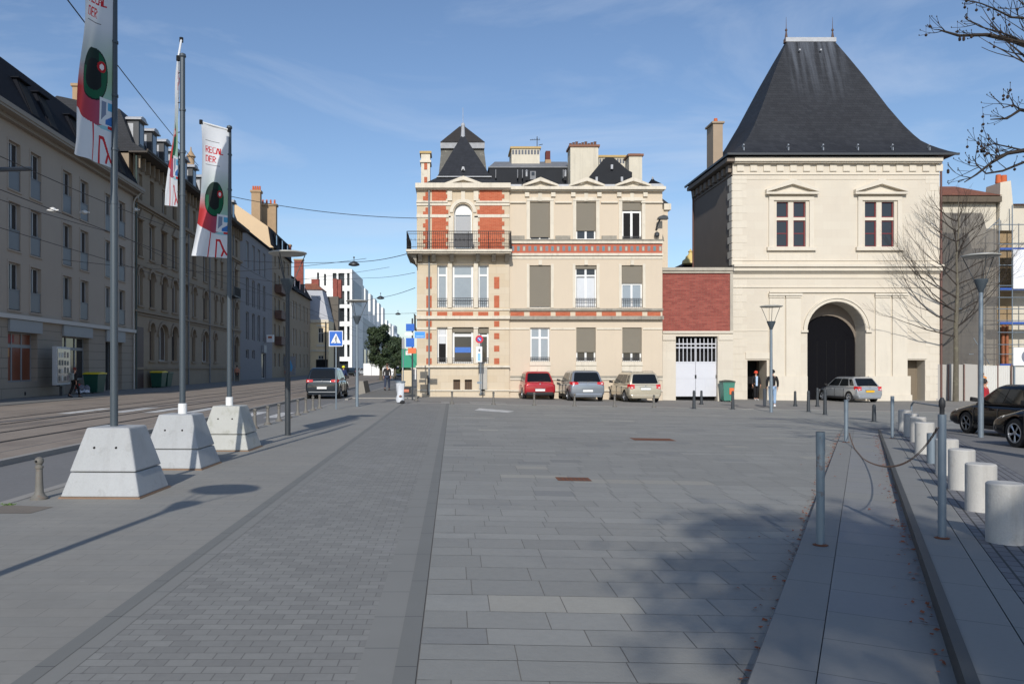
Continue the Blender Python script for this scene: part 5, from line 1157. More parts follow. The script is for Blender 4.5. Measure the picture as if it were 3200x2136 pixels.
# small domed tower seen behind the brick wall
r = thing('domed_lantern', 'tiny gilded stone finial above a dark roof peeking over the brick wall', 'roof', (0, 70, 0)); k = F / 70
c_ = ((1584 - CX) / k, 0, CAMZ + (CY - 605) / k)
mb = MB(); mb.lathe([(0.75, 0), (0.7, 0.25), (0.45, 0.45), (0.42, 0.6), (0.2, 0.8), (0.16, 0.95), (0.22, 1.05), (0.1, 1.15), (0.02, 1.3)], c_, 12); mb.build('finial', M('gilded stone', srgb(216, 190, 120), 0.5, 0.1, 4), r)
mb = MB(); mb.prism([((1560 - CX) / k, CAMZ + (CY - 618) / k), ((1600 - CX) / k, CAMZ + (CY - 618) / k), ((1600 - CX) / k, CAMZ + (CY - 597) / k), ((1583 - CX) / k, CAMZ + (CY - 597) / k)], 0.8, 6); mb.box((1562 - CX) / k, (1600 - CX) / k, 0.8, 6, 0, CAMZ + (CY - 617) / k); mb.build('roof', darkroof, r)

# ================================================================ RIGHT SIDE: scaffolded house, hoarding
SY = 53.0; KS = F / SY
sx = lambda x: (x - CX) / KS
szz = lambda y: CAMZ - (y - CY) / KS
G22 = g(22)
r = thing('scaffolded_house', 'old house under renovation with clay tiled roof and netted facade right of the gatehouse', 'house', (0, SY, 0))
swall = M('pale house render', srgb(206, 198, 182), 0.9, 0.1, 0.6, streak=0.1)
hs = [(sx(2185), sx(2200), szz(520), szz(490)), (sx(2205), sx(2225), szz(520), szz(490)), (sx(2180), sx(2200), szz(640), szz(590)), (sx(2215), sx(2240), szz(640), szz(590)), (sx(2180), sx(2200), szz(740), szz(690)), (sx(2215), sx(2240), szz(740), szz(690))]
mb = MB(); wall_holes(mb, sx(2140), sx(2285), -1, szz(452), hs, 0, 0.3); mb.box(sx(2140), sx(2285), 0.35, 9, -1, szz(453)); mb.build('wall', swall, r)
for h in hs: window(r, *h, 0.2, offwhite, glass, 0.07, 1)
mb = MB(); P = [(-0.5, szz(453) + 0.05), (4.5, szz(453) + 1.7), (9, szz(453) + 0.05)]
mb.add([(sx(2130), y, z) for y, z in P] + [(sx(2288), y, z) for y, z in P], [(0, 3, 4, 1), (1, 4, 5, 2), (0, 1, 2), (5, 4, 3), (0, 2, 5, 3)]); mb.build('roof', tile, r)
mb = MB(); mb.box(sx(2130), sx(2288), -0.45, 0.3, szz(466), szz(453)); mb.build('eaves', M('old timber eaves', srgb(96, 86, 74), 0.9, 0.2, 4), r)
mb = MB(); mb.hexa([(sx(2285), -0.3, szz(530)), (sx(2322), -0.3, szz(530)), (sx(2322), 1.5, szz(530)), (sx(2285), 1.5, szz(530))], [(sx(2290), -0.2, szz(420)), (sx(2314), -0.2, szz(416)), (sx(2314), 1.2, szz(416)), (sx(2290), 1.2, szz(420))]); ch = mb.build('chimney', swall, r)
mb = MB(); mb.lathe([(0.18, 0), (0.14, 0.55)], (sx(2297), 0.3, szz(418)), 10); mb.lathe([(0.2, 0), (0.19, 0.45)], (sx(2309), 0.3, szz(416)), 10); each(mb, 'chimney_pot', terra, ch)
r2 = thing('neighbour_house', 'pale house with a blank upper wall at the right edge behind the scaffold', 'house', (0, SY, 0))
hs = [(sx(2360), sx(2385), szz(650), szz(590)), (sx(2410), sx(2435), szz(650), szz(590)), (sx(2360), sx(2385), szz(780), szz(720))]
mb = MB(); wall_holes(mb, sx(2322.5), sx(2600), -1, szz(470), hs, 0.0, 0.3); mb.box(sx(2322.5), sx(2600), 0.35, 9, -1, szz(471)); mb.build('wall', swall, r2)
for h in hs: window(r2, *h, 0.2, offwhite, glass, 0.07, 1)
mb = MB(); P = [(-0.4, szz(470)), (4.5, szz(440)), (9, szz(470))]
mb.add([(sx(2323), y, z) for y, z in P] + [(sx(2600), y, z) for y, z in P], [(0, 3, 4, 1), (1, 4, 5, 2), (0, 1, 2), (5, 4, 3), (0, 2, 5, 3)]); mb.build('roof', tile, r2)
mb = MB(); mb.box(sx(2285.5), sx(2322), 0, 8, -1, szz(530)); mb.build('infill_wall', M('ochre infill wall', srgb(150, 128, 98), 0.9, 0.15, 1), r)
mb = MB(); mb.box(sx(2286), sx(2600), -0.06, -0.003, szz(598), szz(568)) if False else None
# scaffolding: standards, ledgers, decks with blue edge boards, debris netting
sc = thing('scaffolding', 'galvanised scaffold with blue boards and grey debris netting in front of the tiled house', 'scaffolding', (0, SY, 0))
mb = MB()
st = [(2143, -1.6), (2205, -1.6), (2292, -1.6), (2322, -1.6), (2370, -1.6), (2143, -0.6), (2292, -0.6), (2322, -0.6), (2370, -0.6)]
SX_ = lambda x, y: (x - CX) / (F / (SY + y)); SZ_ = lambda p, y: CAMZ - (p - CY) / (F / (SY + y))
lv = [555, 600, 645, 690, 735, 790, 838]
for x, y in st: mb.tube([(SX_(x, y), y, G22 - 0.05), (SX_(x, y), y, SZ_(500 if x < 2300 else 470, y))], 0.035, 6)
each(mb, 'standard', galv, sc)
mb = MB()
for p in (515, 560, 608, 655, 682, 708, 735, 762, 790, 812):
    mb.tube([(SX_(2143 if p > 700 else 2280, -1.65), -1.65, SZ_(p, -1.65)), (SX_(2600, -1.65), -1.65, SZ_(p, -1.65))], 0.028, 6)
mb.tube([(SX_(2215, -1.7), -1.7, SZ_(745, -1.7)), (SX_(2270, -1.7), -1.7, SZ_(835, -1.7))], 0.03, 6); mb.tube([(SX_(2262, -1.2), -1.2, SZ_(530, -1.2)), (SX_(2290, -1.2), -1.2, SZ_(505, -1.2))], 0.03, 6)
each(mb, 'ledger', galv, sc)
blu = M('blue toe board', srgb(46, 84, 160), 0.6, 0.1, 3)
for p in (570, 662, 740, 836):
    mb = MB(); mb.box(SX_(2294, -1.6), SX_(2600, -1.6), -1.58, -0.6, SZ_(p + 1, -1.6) - 0.04, SZ_(p + 1, -1.6)); mb.m(1).box(SX_(2294, -1.6), SX_(2600, -1.6), -1.62, -1.585, SZ_(p + 3, -1.6), SZ_(p - 2, -1.6)); mb.build('deck', [zinc, blu], sc)
netm = bpy.data.materials.new('grey debris netting'); netm.use_nodes = True
b_ = netm.node_tree.nodes['Principled BSDF']; b_.inputs['Base Color'].default_value = (*srgb(96, 92, 88), 1); b_.inputs['Roughness'].default_value = 0.9; b_.inputs['Alpha'].default_value = 0.82
mb = MB(); rr = random.Random(4); nx, nz_ = 16, 22
V = []
for i in range(nx + 1):
    for j in range(nz_ + 1):
        px = 2142 + (2290 - 2142) * i / nx; pz = 488 + (836 - 488) * j / nz_
        if px > 2262 and pz < 540: pz = 540 - (540 - pz) * 0.3
        dy = 0.10 * math.sin(i * 1.3 + j * 0.4) * (0.3 + 0.7 * abs(math.sin(j * PI / 6))) + rr.uniform(-0.03, 0.03)
        V.append((SX_(px, -1.75), -1.75 + dy, SZ_(pz, -1.75)))
mb.add(V, [(i * (nz_ + 1) + j, (i + 1) * (nz_ + 1) + j, (i + 1) * (nz_ + 1) + j + 1, i * (nz_ + 1) + j + 1) for i in range(nx) for j in range(nz_)])
mb.smooth = True; mb.sm = [True] * len(mb.f); mb.build('debris_netting', netm, sc)
mb = MB(); mb.box(SX_(2324, -1.68), SX_(2600, -1.68), -1.70, -1.68, SZ_(662, -1.7), SZ_(572, -1.7)); mb.build('white_sheet', M('white tarpaulin', srgb(225, 226, 230), 0.6, 0.05, 2), sc)
mb = MB()
for x in (2301, 2310): mb.tube([(SX_(x, -0.3), -0.3, SZ_(836, -0.3)), (SX_(x, -0.3), -0.3, SZ_(745, -0.3))], 0.09, 8)
mb.build('debris_chute', M('orange brown tube', srgb(150, 90, 60), 0.7, 0.3, 4), sc)
# hoarding
ho = thing('hoarding', 'pale metal site hoarding below the scaffolding, right of the gatehouse', 'fence', (0, 0, 0))
hw = M('white profiled sheet', srgb(206, 204, 198), 0.5, 0.06, 0.8); hg = M('grey flat panels', srgb(168, 164, 158), 0.5, 0.06, 0.8); HF = 49.5; KF = F / HF
fx = lambda x: (x - CX) / KF
fz = lambda y: CAMZ - (y - CY) / KF
for i, (a, b) in enumerate(((2136, 2182), (2183, 2214), (2215, 2243))):
    mb = MB(); ya, yb = HF + 0.6 * (3 - i) / 3, HF + 0.6 * (2 - i) / 3; mb.hexa([(fx(a), ya, G22 - 0.05), (fx(b), yb, G22 - 0.05), (fx(b), yb + 0.05, G22 - 0.05), (fx(a), ya + 0.05, G22 - 0.05)], [(fx(a), ya, fz(834)), (fx(b), yb, fz(836)), (fx(b), yb + 0.05, fz(836)), (fx(a), ya + 0.05, fz(834))]); mb.build('panel', hg, ho)
for a, b in ((2244.5, 2287), (2288, 2317)):
    mb = MB(); n = int((b - a) / 2.4); pts = []
    for i in range(n + 1):
        xx = fx(a + (b - a) * i / n); yy = HF - (0.05 if i % 2 else 0); pts.append((xx, yy))
    for i in range(n):
        (xa_, ya_), (xb_, yb_) = pts[i], pts[i + 1]; mb.hexa([(xa_, ya_, G22 - 0.05), (xb_, yb_, G22 - 0.05), (xb_, yb_ + 0.02, G22 - 0.05), (xa_, ya_ + 0.02, G22 - 0.05)], [(xa_, ya_, fz(838)), (xb_, yb_, fz(838)), (xb_, yb_ + 0.02, fz(838)), (xa_, ya_ + 0.02, fz(838))])
    mb.build('profiled_panel', hw, ho)
mb = MB(); mb.box(fx(2321), fx(2600), HF - 0.05, HF, G22 - 0.05, fz(838)); mb.build('panel', hw, ho)
mb = MB()
for x in (2135.5, 2182.5, 2214.5, 2243.8, 2287.5, 2319): mb.box(fx(x) - 0.03, fx(x) + 0.03, HF + (0.6 * (2243 - x) / 107 if x < 2243 else 0) - 0.08, HF + (0.6 * (2243 - x) / 107 if x < 2243 else 0) - 0.02, G22 - 0.05, fz(835))
each(mb, 'post', M('rusty post', srgb(120, 96, 88), 0.7, 0.2, 5), ho)
def squig(mb, pts, w, y):
    for (xa_, za_), (xb_, zb_) in zip(pts, pts[1:]):
        d = Vector((xb_ - xa_, zb_ - za_)); nn = Vector((-d.y, d.x)).normalized() * w / 2
        mb.prism([(xa_ - nn.x, za_ - nn.y), (xb_ - nn.x, zb_ - nn.y), (xb_ + nn.x, zb_ + nn.y), (xa_ + nn.x, za_ + nn.y)], y - 0.004, y)
mb = MB(); P = lambda x, y: (fx(x), fz(y)); squig(mb, [P(2248, 856), P(2256, 857), P(2250, 860), P(2262, 867)], 0.09, HF - 0.055); squig(mb, [P(2250, 867), P(2258, 872), P(2256, 876)], 0.09, HF - 0.055); squig(mb, [P(2250, 891), P(2257, 893), P(2263, 886)], 0.06, HF - 0.055); mb.build('orange_graffiti', M('orange spray paint', srgb(220, 140, 60), 0.6, 0), ho)
r = thing('poster', 'white poster with a dark round motif on the scaffold at the right edge', 'poster', (fx(2352), HF - 0.2, 0)); mb = MB(); mb.box(-0.85, 2.6, 0, 0.03, fz(838), fz(797)); mb.build('board', signwhite, r)
mb = MB(); mb.disc_y(0.05, fz(818), 0.42, -0.006, 0.0, 24); mb.build('print', M('grey blue print', srgb(120, 124, 136), 0.5, 0.4, 4), r)
mb = MB(); mb.box(2.4, 2.5, 0, 0.1, G22, fz(838)); mb.box(-0.8, -0.72, 0.03, 0.1, G22, fz(838)); mb.build('post', galv, r)

# ================================================================ STREET FURNITURE
# ---- street lamps
def make_lamp(label, loc, H=4.33, m=None, two=False):
    m = m or polep
    r = thing('street_lamp', label, 'street lamp', loc, 0, 'funnel headed street lamps')
    hc = H - 0.95
    mb = MB(); mb.tube([(0, 0, -0.05), (0, 0, 1.35)], 0.068, 12); mb.tube([(0, 0, 1.35), (0, 0, hc)], [0.06, 0.05], 12); mb.box(-0.02, 0.02, -0.075, -0.05, 0.9, 1.15); mb.build('pole', m, r)
    mb = MB(); mb.lathe([(0.055, 0), (0.075, 0.06), (0.17, 0.30), (0.175, 0.34), (0.15, 0.345), (0.1, 0.3)], (0, 0, hc), 16); mb.build('lamp_head', polep, r)
    mb = MB()
    for k in range(3):
        a = 2 * PI * k / 3 + 0.25; mb.tube([(0.15 * math.cos(a), 0.15 * math.sin(a), hc + 0.32), (0.32 * math.cos(a), 0.32 * math.sin(a), hc + 0.72), (0.41 * math.cos(a), 0.41 * math.sin(a), H - 0.03)], 0.011, 6)
    mb.build('rod', darkp, r)
    mb = MB(); mb.lathe([(0.02, -0.015), (0.40, -0.03), (0.455, 0.0), (0.45, 0.02), (0.3, 0.05), (0.02, 0.06)], (0, 0, H), 28); mb.build('reflector_disc', M('off white lamp disc', srgb(176, 174, 166), 0.5, 0.06, 4), r)
    return r
p = gp(660, 998); make_lamp('dark funnel lamp right of the three flag poles, the tallest in view', p, 4.35, darkp)
p = gp(819, 932); make_lamp('funnel lamp further up the pavement beside the blue crossing sign', p, 4.33, galv)
p = gp(1769, 945); make_lamp('blue grey funnel lamp standing before the gatehouse', p, 4.35, galv)
p = gp(2250, 1003); make_lamp('funnel lamp in front of the scaffold beside the black cars', p, 4.75, galv)
make_lamp('funnel lamp close to the camera at left, seen only by its shadow', (-4.02, 3.25, 0), 4.33, polep)
# hanging street lights on span cables
def hang(label, x, y, Y):
    c = at(x, y, Y); r = thing('hanging_lamp', label, 'hanging lamp', c, 0, 'lamps hung from cables over the street')
    s = 0.42
    mb = MB(); mb.lathe([(0.5 * s, 0), (0.95 * s, 0.06), (0.9 * s, 0.16), (0.5 * s, 0.28), (0.2 * s, 0.34)], (0, 0, 0), 16); mb.build('shade', darkp, r)
    mb = MB(); mb.tube([(0, 0, 0.3), (0, 0, 0.62)], 0.02, 5); mb.box(-0.05, 0.05, -0.05, 0.05, 0.55, 0.66); mb.build('hanger', iron, r)
hang('nearest hanging lamp over the street, left of the corner house', 812, 610, 58)
hang('hanging lamp over the street in front of the white fins, second one', 873, 686, 85)
hang('smallest hanging lamp far up the street', 913, 722, 118)
def cable(label, pts, r=0.012, sag=0.0, group='overhead cables', name='overhead_cable'):
    P = []
    for a, b in zip(pts, pts[1:]):
        n = 14
        for i in range(n):
            t = i / n; q = Vector(a).lerp(Vector(b), t); q.z -= sag * 4 * t * (1 - t); P.append(q)
    P.append(Vector(pts[-1])); mb = MB(); mb.tube(P, r, 5); o = mb.build(name, wirem); tag(o, label, 'cable', group); return o
cable('thick black cable slanting down behind the flags, top left', [at(60, -130, 24), at(155, 0, 26), at(455, 380, 75)], 0.022, 0.15)
cable('cable running from the third flag pole to the corner of the house', [at(527, 450, 44.5), at(957, 500.5, 45.7)], 0.018, 0.25)
cable('span cable carrying the nearest hanging lamp to the balcony', [at(560, 598, 78), at(812, 600.5, 58), at(938, 581, 45.8)], 0.02, 0.12)
cable('faint span cable between the second and the nearest lamp', [at(700, 640, 95), at(845, 637, 72), at(952, 625, 50)], 0.014, 0.1)
cable('span cable carrying the second hanging lamp', [at(760, 700, 120), at(873, 682, 85), at(952, 660, 55)], 0.02, 0.1)
cable('span cable carrying the smallest hanging lamp', [at(820, 722, 150), at(913, 719, 118), at(955, 718, 80)], 0.02, 0.0)
for i, (xx, zz) in enumerate(((-13.8, 5.9), (-13.8, 7.1), (-10.8, 5.9), (-10.8, 7.1))):
    o = cable(['lower tram wire over the far track', 'upper tram wire over the far track', 'lower tram wire over the near track', 'upper tram wire over the near track'][i], [(xx, 4, zz), (xx, 34, zz), (xx + 0.1, 64, zz), (xx, 94, zz), (xx, 130, zz)], 0.011, 0.45 if zz > 6 else 0.04, 'tram wires', 'tram_wire')
cable('tram cross span fixed to the grey block', [(rowX(48), 48, 7.9), (-13.8, 48.4, 7.2), (-5.2, 49, 8.1)], 0.013, 0.1, 'tram cross spans')
cable('tram cross span fixed to the arched building', [(rowX(63), 63, 9.6), (-13.8, 63.4, 8.2), (-5.0, 64, 9.4)], 0.013, 0.1, 'tram cross spans')
mb = MB(); ca = at(-40, 390, 24); cb = at(70, 387, 26); mb.tube([ca, cb], 0.07, 6); mb.tube([(ca.x, ca.y, 0), (ca.x, ca.y, 8.6)], [0.13, 0.1], 10); o = mb.build('tram_pole', darkp); tag(o, 'dark tram wire bracket arm reaching in at the left edge', 'tram pole')
for i, (px, py, Y) in enumerate(((121, 482, 41), (194, 487, 50), (311, 481, 60))):
    c = at(px, py, Y); mb = MB(); mb.lathe([(0.03, -0.14), (0.16, -0.06), (0.16, 0.08), (0.05, 0.14)], c, 10); mb.tube([(c.x - 0.3, c.y, c.z), (c.x + 0.3, c.y, c.z)], 0.04, 6); o = mb.build('insulator', white)
    tag(o, ['white insulator in front of the second window column', 'white insulator between the window pairs of the grey block', 'white insulator at the drain pipe between the first two buildings'][i], 'insulator', 'white insulators on the wires')

# ---- flag poles with concrete blocks
def frust(mb, cx, cy, z0, z1, a0, b0, a1, b1): mb.hexa([(cx - a0, cy - b0, z0), (cx + a0, cy - b0, z0), (cx + a0, cy + b0, z0), (cx - a0, cy + b0, z0)], [(cx - a1, cy - b1, z1), (cx + a1, cy - b1, z1), (cx + a1, cy + b1, z1), (cx - a1, cy + b1, z1)])
def block(label, X, Y, yaw, moss=False, s=1.0):
    r = thing('concrete_block', label, 'concrete block', (X, Y, 0), yaw, 'concrete weights under the flag poles')
    m = conc_m if moss else conc
    mb = MB(); frust(mb, 0, 0, 0.02, 0.315, 0.5 * s, 0.5 * s, 0.415 * s, 0.415 * s); a = mb.build('lower_block', m, r, bevel=0.018)
    mb = MB(); frust(mb, 0, 0, 0.325, 0.87, 0.425 * s, 0.425 * s, 0.275 * s, 0.275 * s); b = mb.build('upper_block', m, r, bevel=0.022)
    mb = MB()
    for x in (-0.14, 0.14): mb.tube([(x, -0.425 + 0.13 * 0.6 - 0.012 + 0.005, 0.62), (x, -0.30, 0.63)], 0.014, 8)
    each(mb, 'lifting_hole', darkm, b)
    mb = MB(); frust(mb, 0, 0, 0.0, 0.02, 0.52 * s, 0.52 * s, 0.51 * s, 0.51 * s); mb.build('base_plate', M('rust stained base', srgb(128, 104, 84), 0.9, 0.2, 5), r)
    return r
BLK = [(-4.40, 10.72, -0.03), (-4.50, 13.55, -0.03), (-4.47, 16.42, -0.03)]
block('nearest pale concrete block, smooth and clean, carrying the first flag pole', *BLK[0]); block('middle concrete block crossed by a pole shadow', *BLK[1]); block('farthest concrete block, stained with green moss at its foot', *BLK[2], moss=True)

# banner art -------------------------------------------------------
FONT = {'R': ['11110', '10001', '10001', '11110', '10100', '10010', '10001'], 'E': ['11111', '10000', '10000', '11110', '10000', '10000', '11111'], 'C': ['01111', '10000', '10000', '10000', '10000', '10000', '01111'],
        'A': ['00100', '01010', '01010', '10001', '11111', '10001', '10001'], 'L': ['10000', '10000', '10000', '10000', '10000', '10000', '11111'], 'D': ['11110', '10001', '10001', '10001', '10001', '10001', '11110'], '-': ['00000', '00000', '00000', '01110', '00000', '00000', '00000']}
def segd(px, py, ax, ay, bx_, by_):
    dx, dy = bx_ - ax, by_ - ay; t = max(0, min(1, ((px - ax) * dx + (py - ay) * dy) / (dx * dx + dy * dy + 1e-9)))
    return math.hypot(px - ax - t * dx, py - ay - t * dy)
def lerp3(a, b, t): t = max(0, min(1, t)); return tuple(a[i] + (b[i] - a[i]) * t for i in range(3))
def art(u, v):
    """u 0..1 from free edge to pole, v in widths from the top; design 1 x 3.45"""
    x, y = u, v
    Wt = srgb(232, 234, 236); c = Wt
    red = srgb(205, 30, 42)
    # background: grey-white to pale green / turquoise by the pole
    c = lerp3(c, srgb(176, 186, 192), (y - 0.9) / 0.7 * (1 - x * 0.6)) if y < 1.9 else lerp3(Wt, srgb(176, 186, 192), 0.8)
    c = lerp3(c, srgb(168, 198, 160), (y - 1.1) * 1.4 * x)
    if y > 2.0: c = lerp3(c, srgb(150, 205, 220), (y - 2.0) * 1.4 * x)
    # rounded red/purple body, lower part
    if y > 1.55:
        edge = 1.0 + 0.0 * x
        d = math.hypot((x - 0.42) / 0.78, (y - 2.05) / 0.78)
        if d < 1 and (x < 0.5 or y > 2.3) and y > 1.78: c = lerp3(lerp3(c, srgb(205, 60, 60), (y - 1.78) * 2.2), srgb(140, 84, 122), (x - 0.1) * 1.2)
        
    # dark green oval
    e = math.hypot((x - 0.50) / 0.34, (y - 1.93) / 0.46)
    if e < 1:
        c = srgb(12, 92, 60) if e > 0.62 or (x - 0.5) > 0.16 else srgb(14, 22, 20)
        if e > 0.93: c = srgb(10, 30, 26)
        if (y - 1.93) < -0.1 and e > 0.6 and x < 0.62: c = srgb(12, 44, 34)
        h = math.hypot(x - 0.68, (y - 1.78))
        if h < 0.10: c = srgb(190, 20, 30)
        if h < 0.05: c = srgb(250, 235, 230)
    # white frame with grey/blue panes
    if 0.62 < x and 2.3 < y < 2.78:
        c = Wt
        if 0.67 < x < 0.82 and 2.36 < y < 2.70 - (x - 0.67) * 0.9: c = srgb(130, 142, 165)
        if x > 0.86 and 2.36 < y < 2.5: c = srgb(90, 175, 215)
        if x > 0.80 and 2.57 < y < 2.74 and (y > 2.62 - (x - 0.9) * 0.5): c = srgb(60, 120, 190)
    # bottom white with red line drawing
    if y > 2.62 + 0.22 * math.sin(min(1, max(0, x / 0.75)) * PI / 2) + (0 if x < 0.75 else -0.0):
        if not (x > 0.62 and y < 2.78): c = Wt
        if abs(x - 0.455) < 0.016: c = red
        if abs(x - 0.66) < 0.02 and y > 2.98: c = red
        if segd(x, y, 0.66, 2.99, 0.76, 3.0) < 0.025 or segd(x, y, 0.76, 3.0, 0.88, 3.22) < 0.028 or segd(x, y, 0.88, 3.22, 0.99, 3.36) < 0.028 or segd(x, y, 0.90, 3.24, 0.84, 3.40) < 0.028: c = red
    if 2.76 < y < 2.81 and x > 0.87: c = red
    # lettering
    for s_, y0_, hh in (('RECAL', 0.56, 0.17), ('DER', 0.80, 0.17)):
        if y0_ <= y < y0_ + hh:
            cw = 0.022; col = int((x - 0.14) / cw) if x >= 0.14 else -1; row = int((y - y0_) / (hh / 7))
            ch, cc_ = divmod(col, 6)
            if 0 <= ch < len(s_) and row < 7 and ((cc_ < 5 and FONT[s_[ch]][row][cc_] == '1') or (0 < cc_ <= 5 and ((x - 0.14) / cw) % 1 < 0.6 and FONT[s_[ch]][row][cc_ - 1] == '1')): c = red
    if (abs(y - 0.42) < 0.006 or abs(y - 1.04) < 0.006) and 0.14 < x < 0.66: c = srgb(90, 90, 95)
    return c
bannerm = M('printed banner cloth', (1, 1, 1), 0.75, 0.03, 3, vcol=True)
nt = bannerm.node_tree; tr = nt.nodes.new('ShaderNodeBsdfTranslucent'); ms = nt.nodes.new('ShaderNodeMixShader'); ms.inputs[0].default_value = 0.25
bs = nt.nodes['Principled BSDF']; vc = [n for n in nt.nodes if n.type == 'VERTEX_COLOR'][0]
nt.links.new(vc.outputs['Color'], tr.inputs['Color']); nt.links.new(bs.outputs[0], ms.inputs[1]); nt.links.new(tr.outputs[0], ms.inputs[2]); nt.links.new(ms.outputs[0], nt.nodes['Material Output'].inputs['Surface'])
def flagpole(label, blabel, X, Y, H, free_top, pole_top, free_bot, pole_bot, bow, collar, seed, topm=None):
    z0 = 0.87
    r = thing('flag_pole', label, 'flag pole', (X, Y, z0), 0, 'flag poles on concrete weights')
    mb = MB(); mb.tube([(0, 0, 0), (0, 0, 3.0)], 0.05, 12); mb.tube([(0, 0, 3.0), (0, 0, H - z0)], [0.046, 0.042], 12); 
    for z in (2.9, 3.6, 4.3, 5.0):
        if z < H - z0: mb.lathe([(0.055, 0), (0.055, 0.03)], (0, 0, z), 10)
    mb.lathe([(0.045, 0), (0.06, 0.02), (0.05, 0.06), (0.01, 0.08)], (0, 0, H - z0), 10); mb.build('pole', polep, r)
    if collar: mb = MB(); mb.lathe([(0.075, 0), (0.075, 0.16), (0.06, 0.17)], (0, 0, 0), 10); mb.build('collar', white, r)
    ft, pt, fb, pb = [Vector(v) - Vector((X, Y, z0)) for v in (free_top, pole_top, free_bot, pole_bot)]
    mb = MB(); mb.tube([pt - Vector((0, 0, 0.0)), ft], [0.02, 0.018], 8); mb.m(1).lathe([(0.035, -0.04), (0.035, 0.04)], ft, 8); mb.lathe([(0.035, -0.04), (0.035, 0.04)], pt, 8); mb.build('arm', [white, darkm], r)
    b = thing('banner', blabel, 'banner', (X, Y, z0), 0, 'banners hanging from the flag poles')
    nu, nv = 92, 250; mb = MB(); V = []
    fr = (ft - pt); hor = Vector((fr.x, fr.y, 0)).normalized(); nrm = Vector((-hor.y, hor.x, 0))
    for i in range(nu + 1):
        u = i / nu
        for j in range(nv + 1):
            v = j / nv
            top = ft.lerp(pt, u); bot = fb.lerp(pb, u); p = top.lerp(bot, v)
            p += -hor * bow * math.sin(PI * v) * (1 - u)   # free edge bows in
            p += nrm * (0.07 * math.sin(u * 5 + v * 4 + seed) * math.sin(PI * min(1, v * 1.0 + 0.08)) * (1 - u) * 1.0 + 0.03 * math.sin(u * 13 + v * 9 + seed) * v * (1 - u))
            V.append(p)
    cols = []; FC = []
    for i in range(nu):
        for j in range(nv):
            FC.append((i * (nv + 1) + j, (i + 1) * (nv + 1) + j, (i + 1) * (nv + 1) + j + 1, i * (nv + 1) + j + 1)); cols.append(art((i + 0.5) / nu, (j + 0.5) / nv * 3.45))
    mb.add(V, FC); mb.sm = [True] * len(FC); mb.build('cloth', bannerm, b, cols=cols)
    mb = MB()
    for k in range(5):
        q = pt.lerp(pb, (k + 0.5) / 5); mb.tube([q, (0, 0, q.z)], 0.008, 5)
    mb.build('tie', iron, b)
flagpole('nearest flag pole, cut off by the top of the photo', 'large banner with dark green oval on the nearest pole, cropped at the top', -4.44, 10.72, 7.1,
         at(190, -96, 9.92), at(264, -72, 10.72) , at(170, 352, 9.86), at(255, 385, 10.68), -0.01, False, 0.3)
flagpole('middle flag pole, the tallest seen whole', 'banner turned almost edge on, on the middle pole', -4.48, 13.55, 6.75,
         at(416, 92, 14.3), at(409, 134, 13.6), at(374, 470, 14.7), at(407, 474, 13.6), -0.10, True, 1.5)
flagpole('farthest and shortest flag pole, beside the mossy block', 'fully open banner with green oval on the farthest pole', -4.49, 16.42, 6.4,
         at(461, 280, 16.1), at(525, 298, 16.38), at(440, 586, 15.95), at(521, 592, 16.38), 0.10, True, 2.2)

# ---- bollards
def cast_bollard():
    r = thing('cast_bollard', 'x', 'bollard', (0, 0, 0), 0, 'short cast bollards along the kerb')
    mb = MB(); mb.lathe([(0.105, -0.02), (0.105, 0.02), (0.07, 0.05), (0.052, 0.09), (0.045, 0.2), (0.04, 0.36), (0.038, 0.38)], (0, 0, 0), 14); mb.build('shaft', castb, r)
    mb = MB(); mb.lathe([(0.04, 0.38), (0.05, 0.385), (0.05, 0.41), (0.035, 0.42), (0.035, 0.43), (0.048, 0.445), (0.055, 0.475), (0.048, 0.505), (0.02, 0.525)], (0, 0, 0), 14)
    hd = mb.build('head', castb, r); mb = MB(); mb.tube([(-0.012, -0.062, 0.475), (-0.012, 0.062, 0.475)], 0.014, 8); mb.build('chain_hole', darkm, hd)
    return r
cb = cast_bollard(); cb.location = gp(90, 1144); cb['label'] = 'grey round headed bollard left of the nearest concrete block'
words_ = ['nearest', 'second nearest', 'third', 'fourth', 'fifth', 'sixth', 'seventh', 'farthest']
for k in range(8):
    c = copy_tree(cb); c.location = (-5.27, 21.75 + 1.5 * k, 0.012); c['label'] = 'short cast bollard, %s in the kerb row beyond the mossy block' % words_[k]
lab = ['between the corner sign post and the house', 'in front of the no parking sign', 'left of the red car', 'before the red car', 'before the grey car', 'between the grey and gold cars', 'before the gold car']
for k, x in enumerate((955, 1037, 1132, 1225.5, 1318, 1410, 1500)):
    c = copy_tree(cb); yy = (918, 926, 927.5, 929.5, 931, 932.5, 934.5)[k]; c.location = gp(x, yy); c.scale = (1, 1, 1.08); c['label'] = 'short cast bollard at the far plaza edge, ' + lab[k]; c['group'] = 'short cast bollards along the far plaza edge'
def steel_bollard(label, x, y, H=0.8, r_=0.07):
    q = gp(x, y); mb = MB(); mb.lathe([(r_ * 1.5, -0.05), (r_ * 1.5, 0.02), (r_ * 1.05, 0.03), (r_ * 0.8, H * 0.93), (r_ * 0.75, H * 0.97), (r_ * 0.4, H)], q, 14); mb.lathe([(r_ * 0.95, H * 0.84), (r_ * 0.95, H * 0.87)], q, 12); o = mb.build('tall_bollard', darkp)
    tag(o, label, 'bollard', 'tall grey steel bollards before the gatehouse')
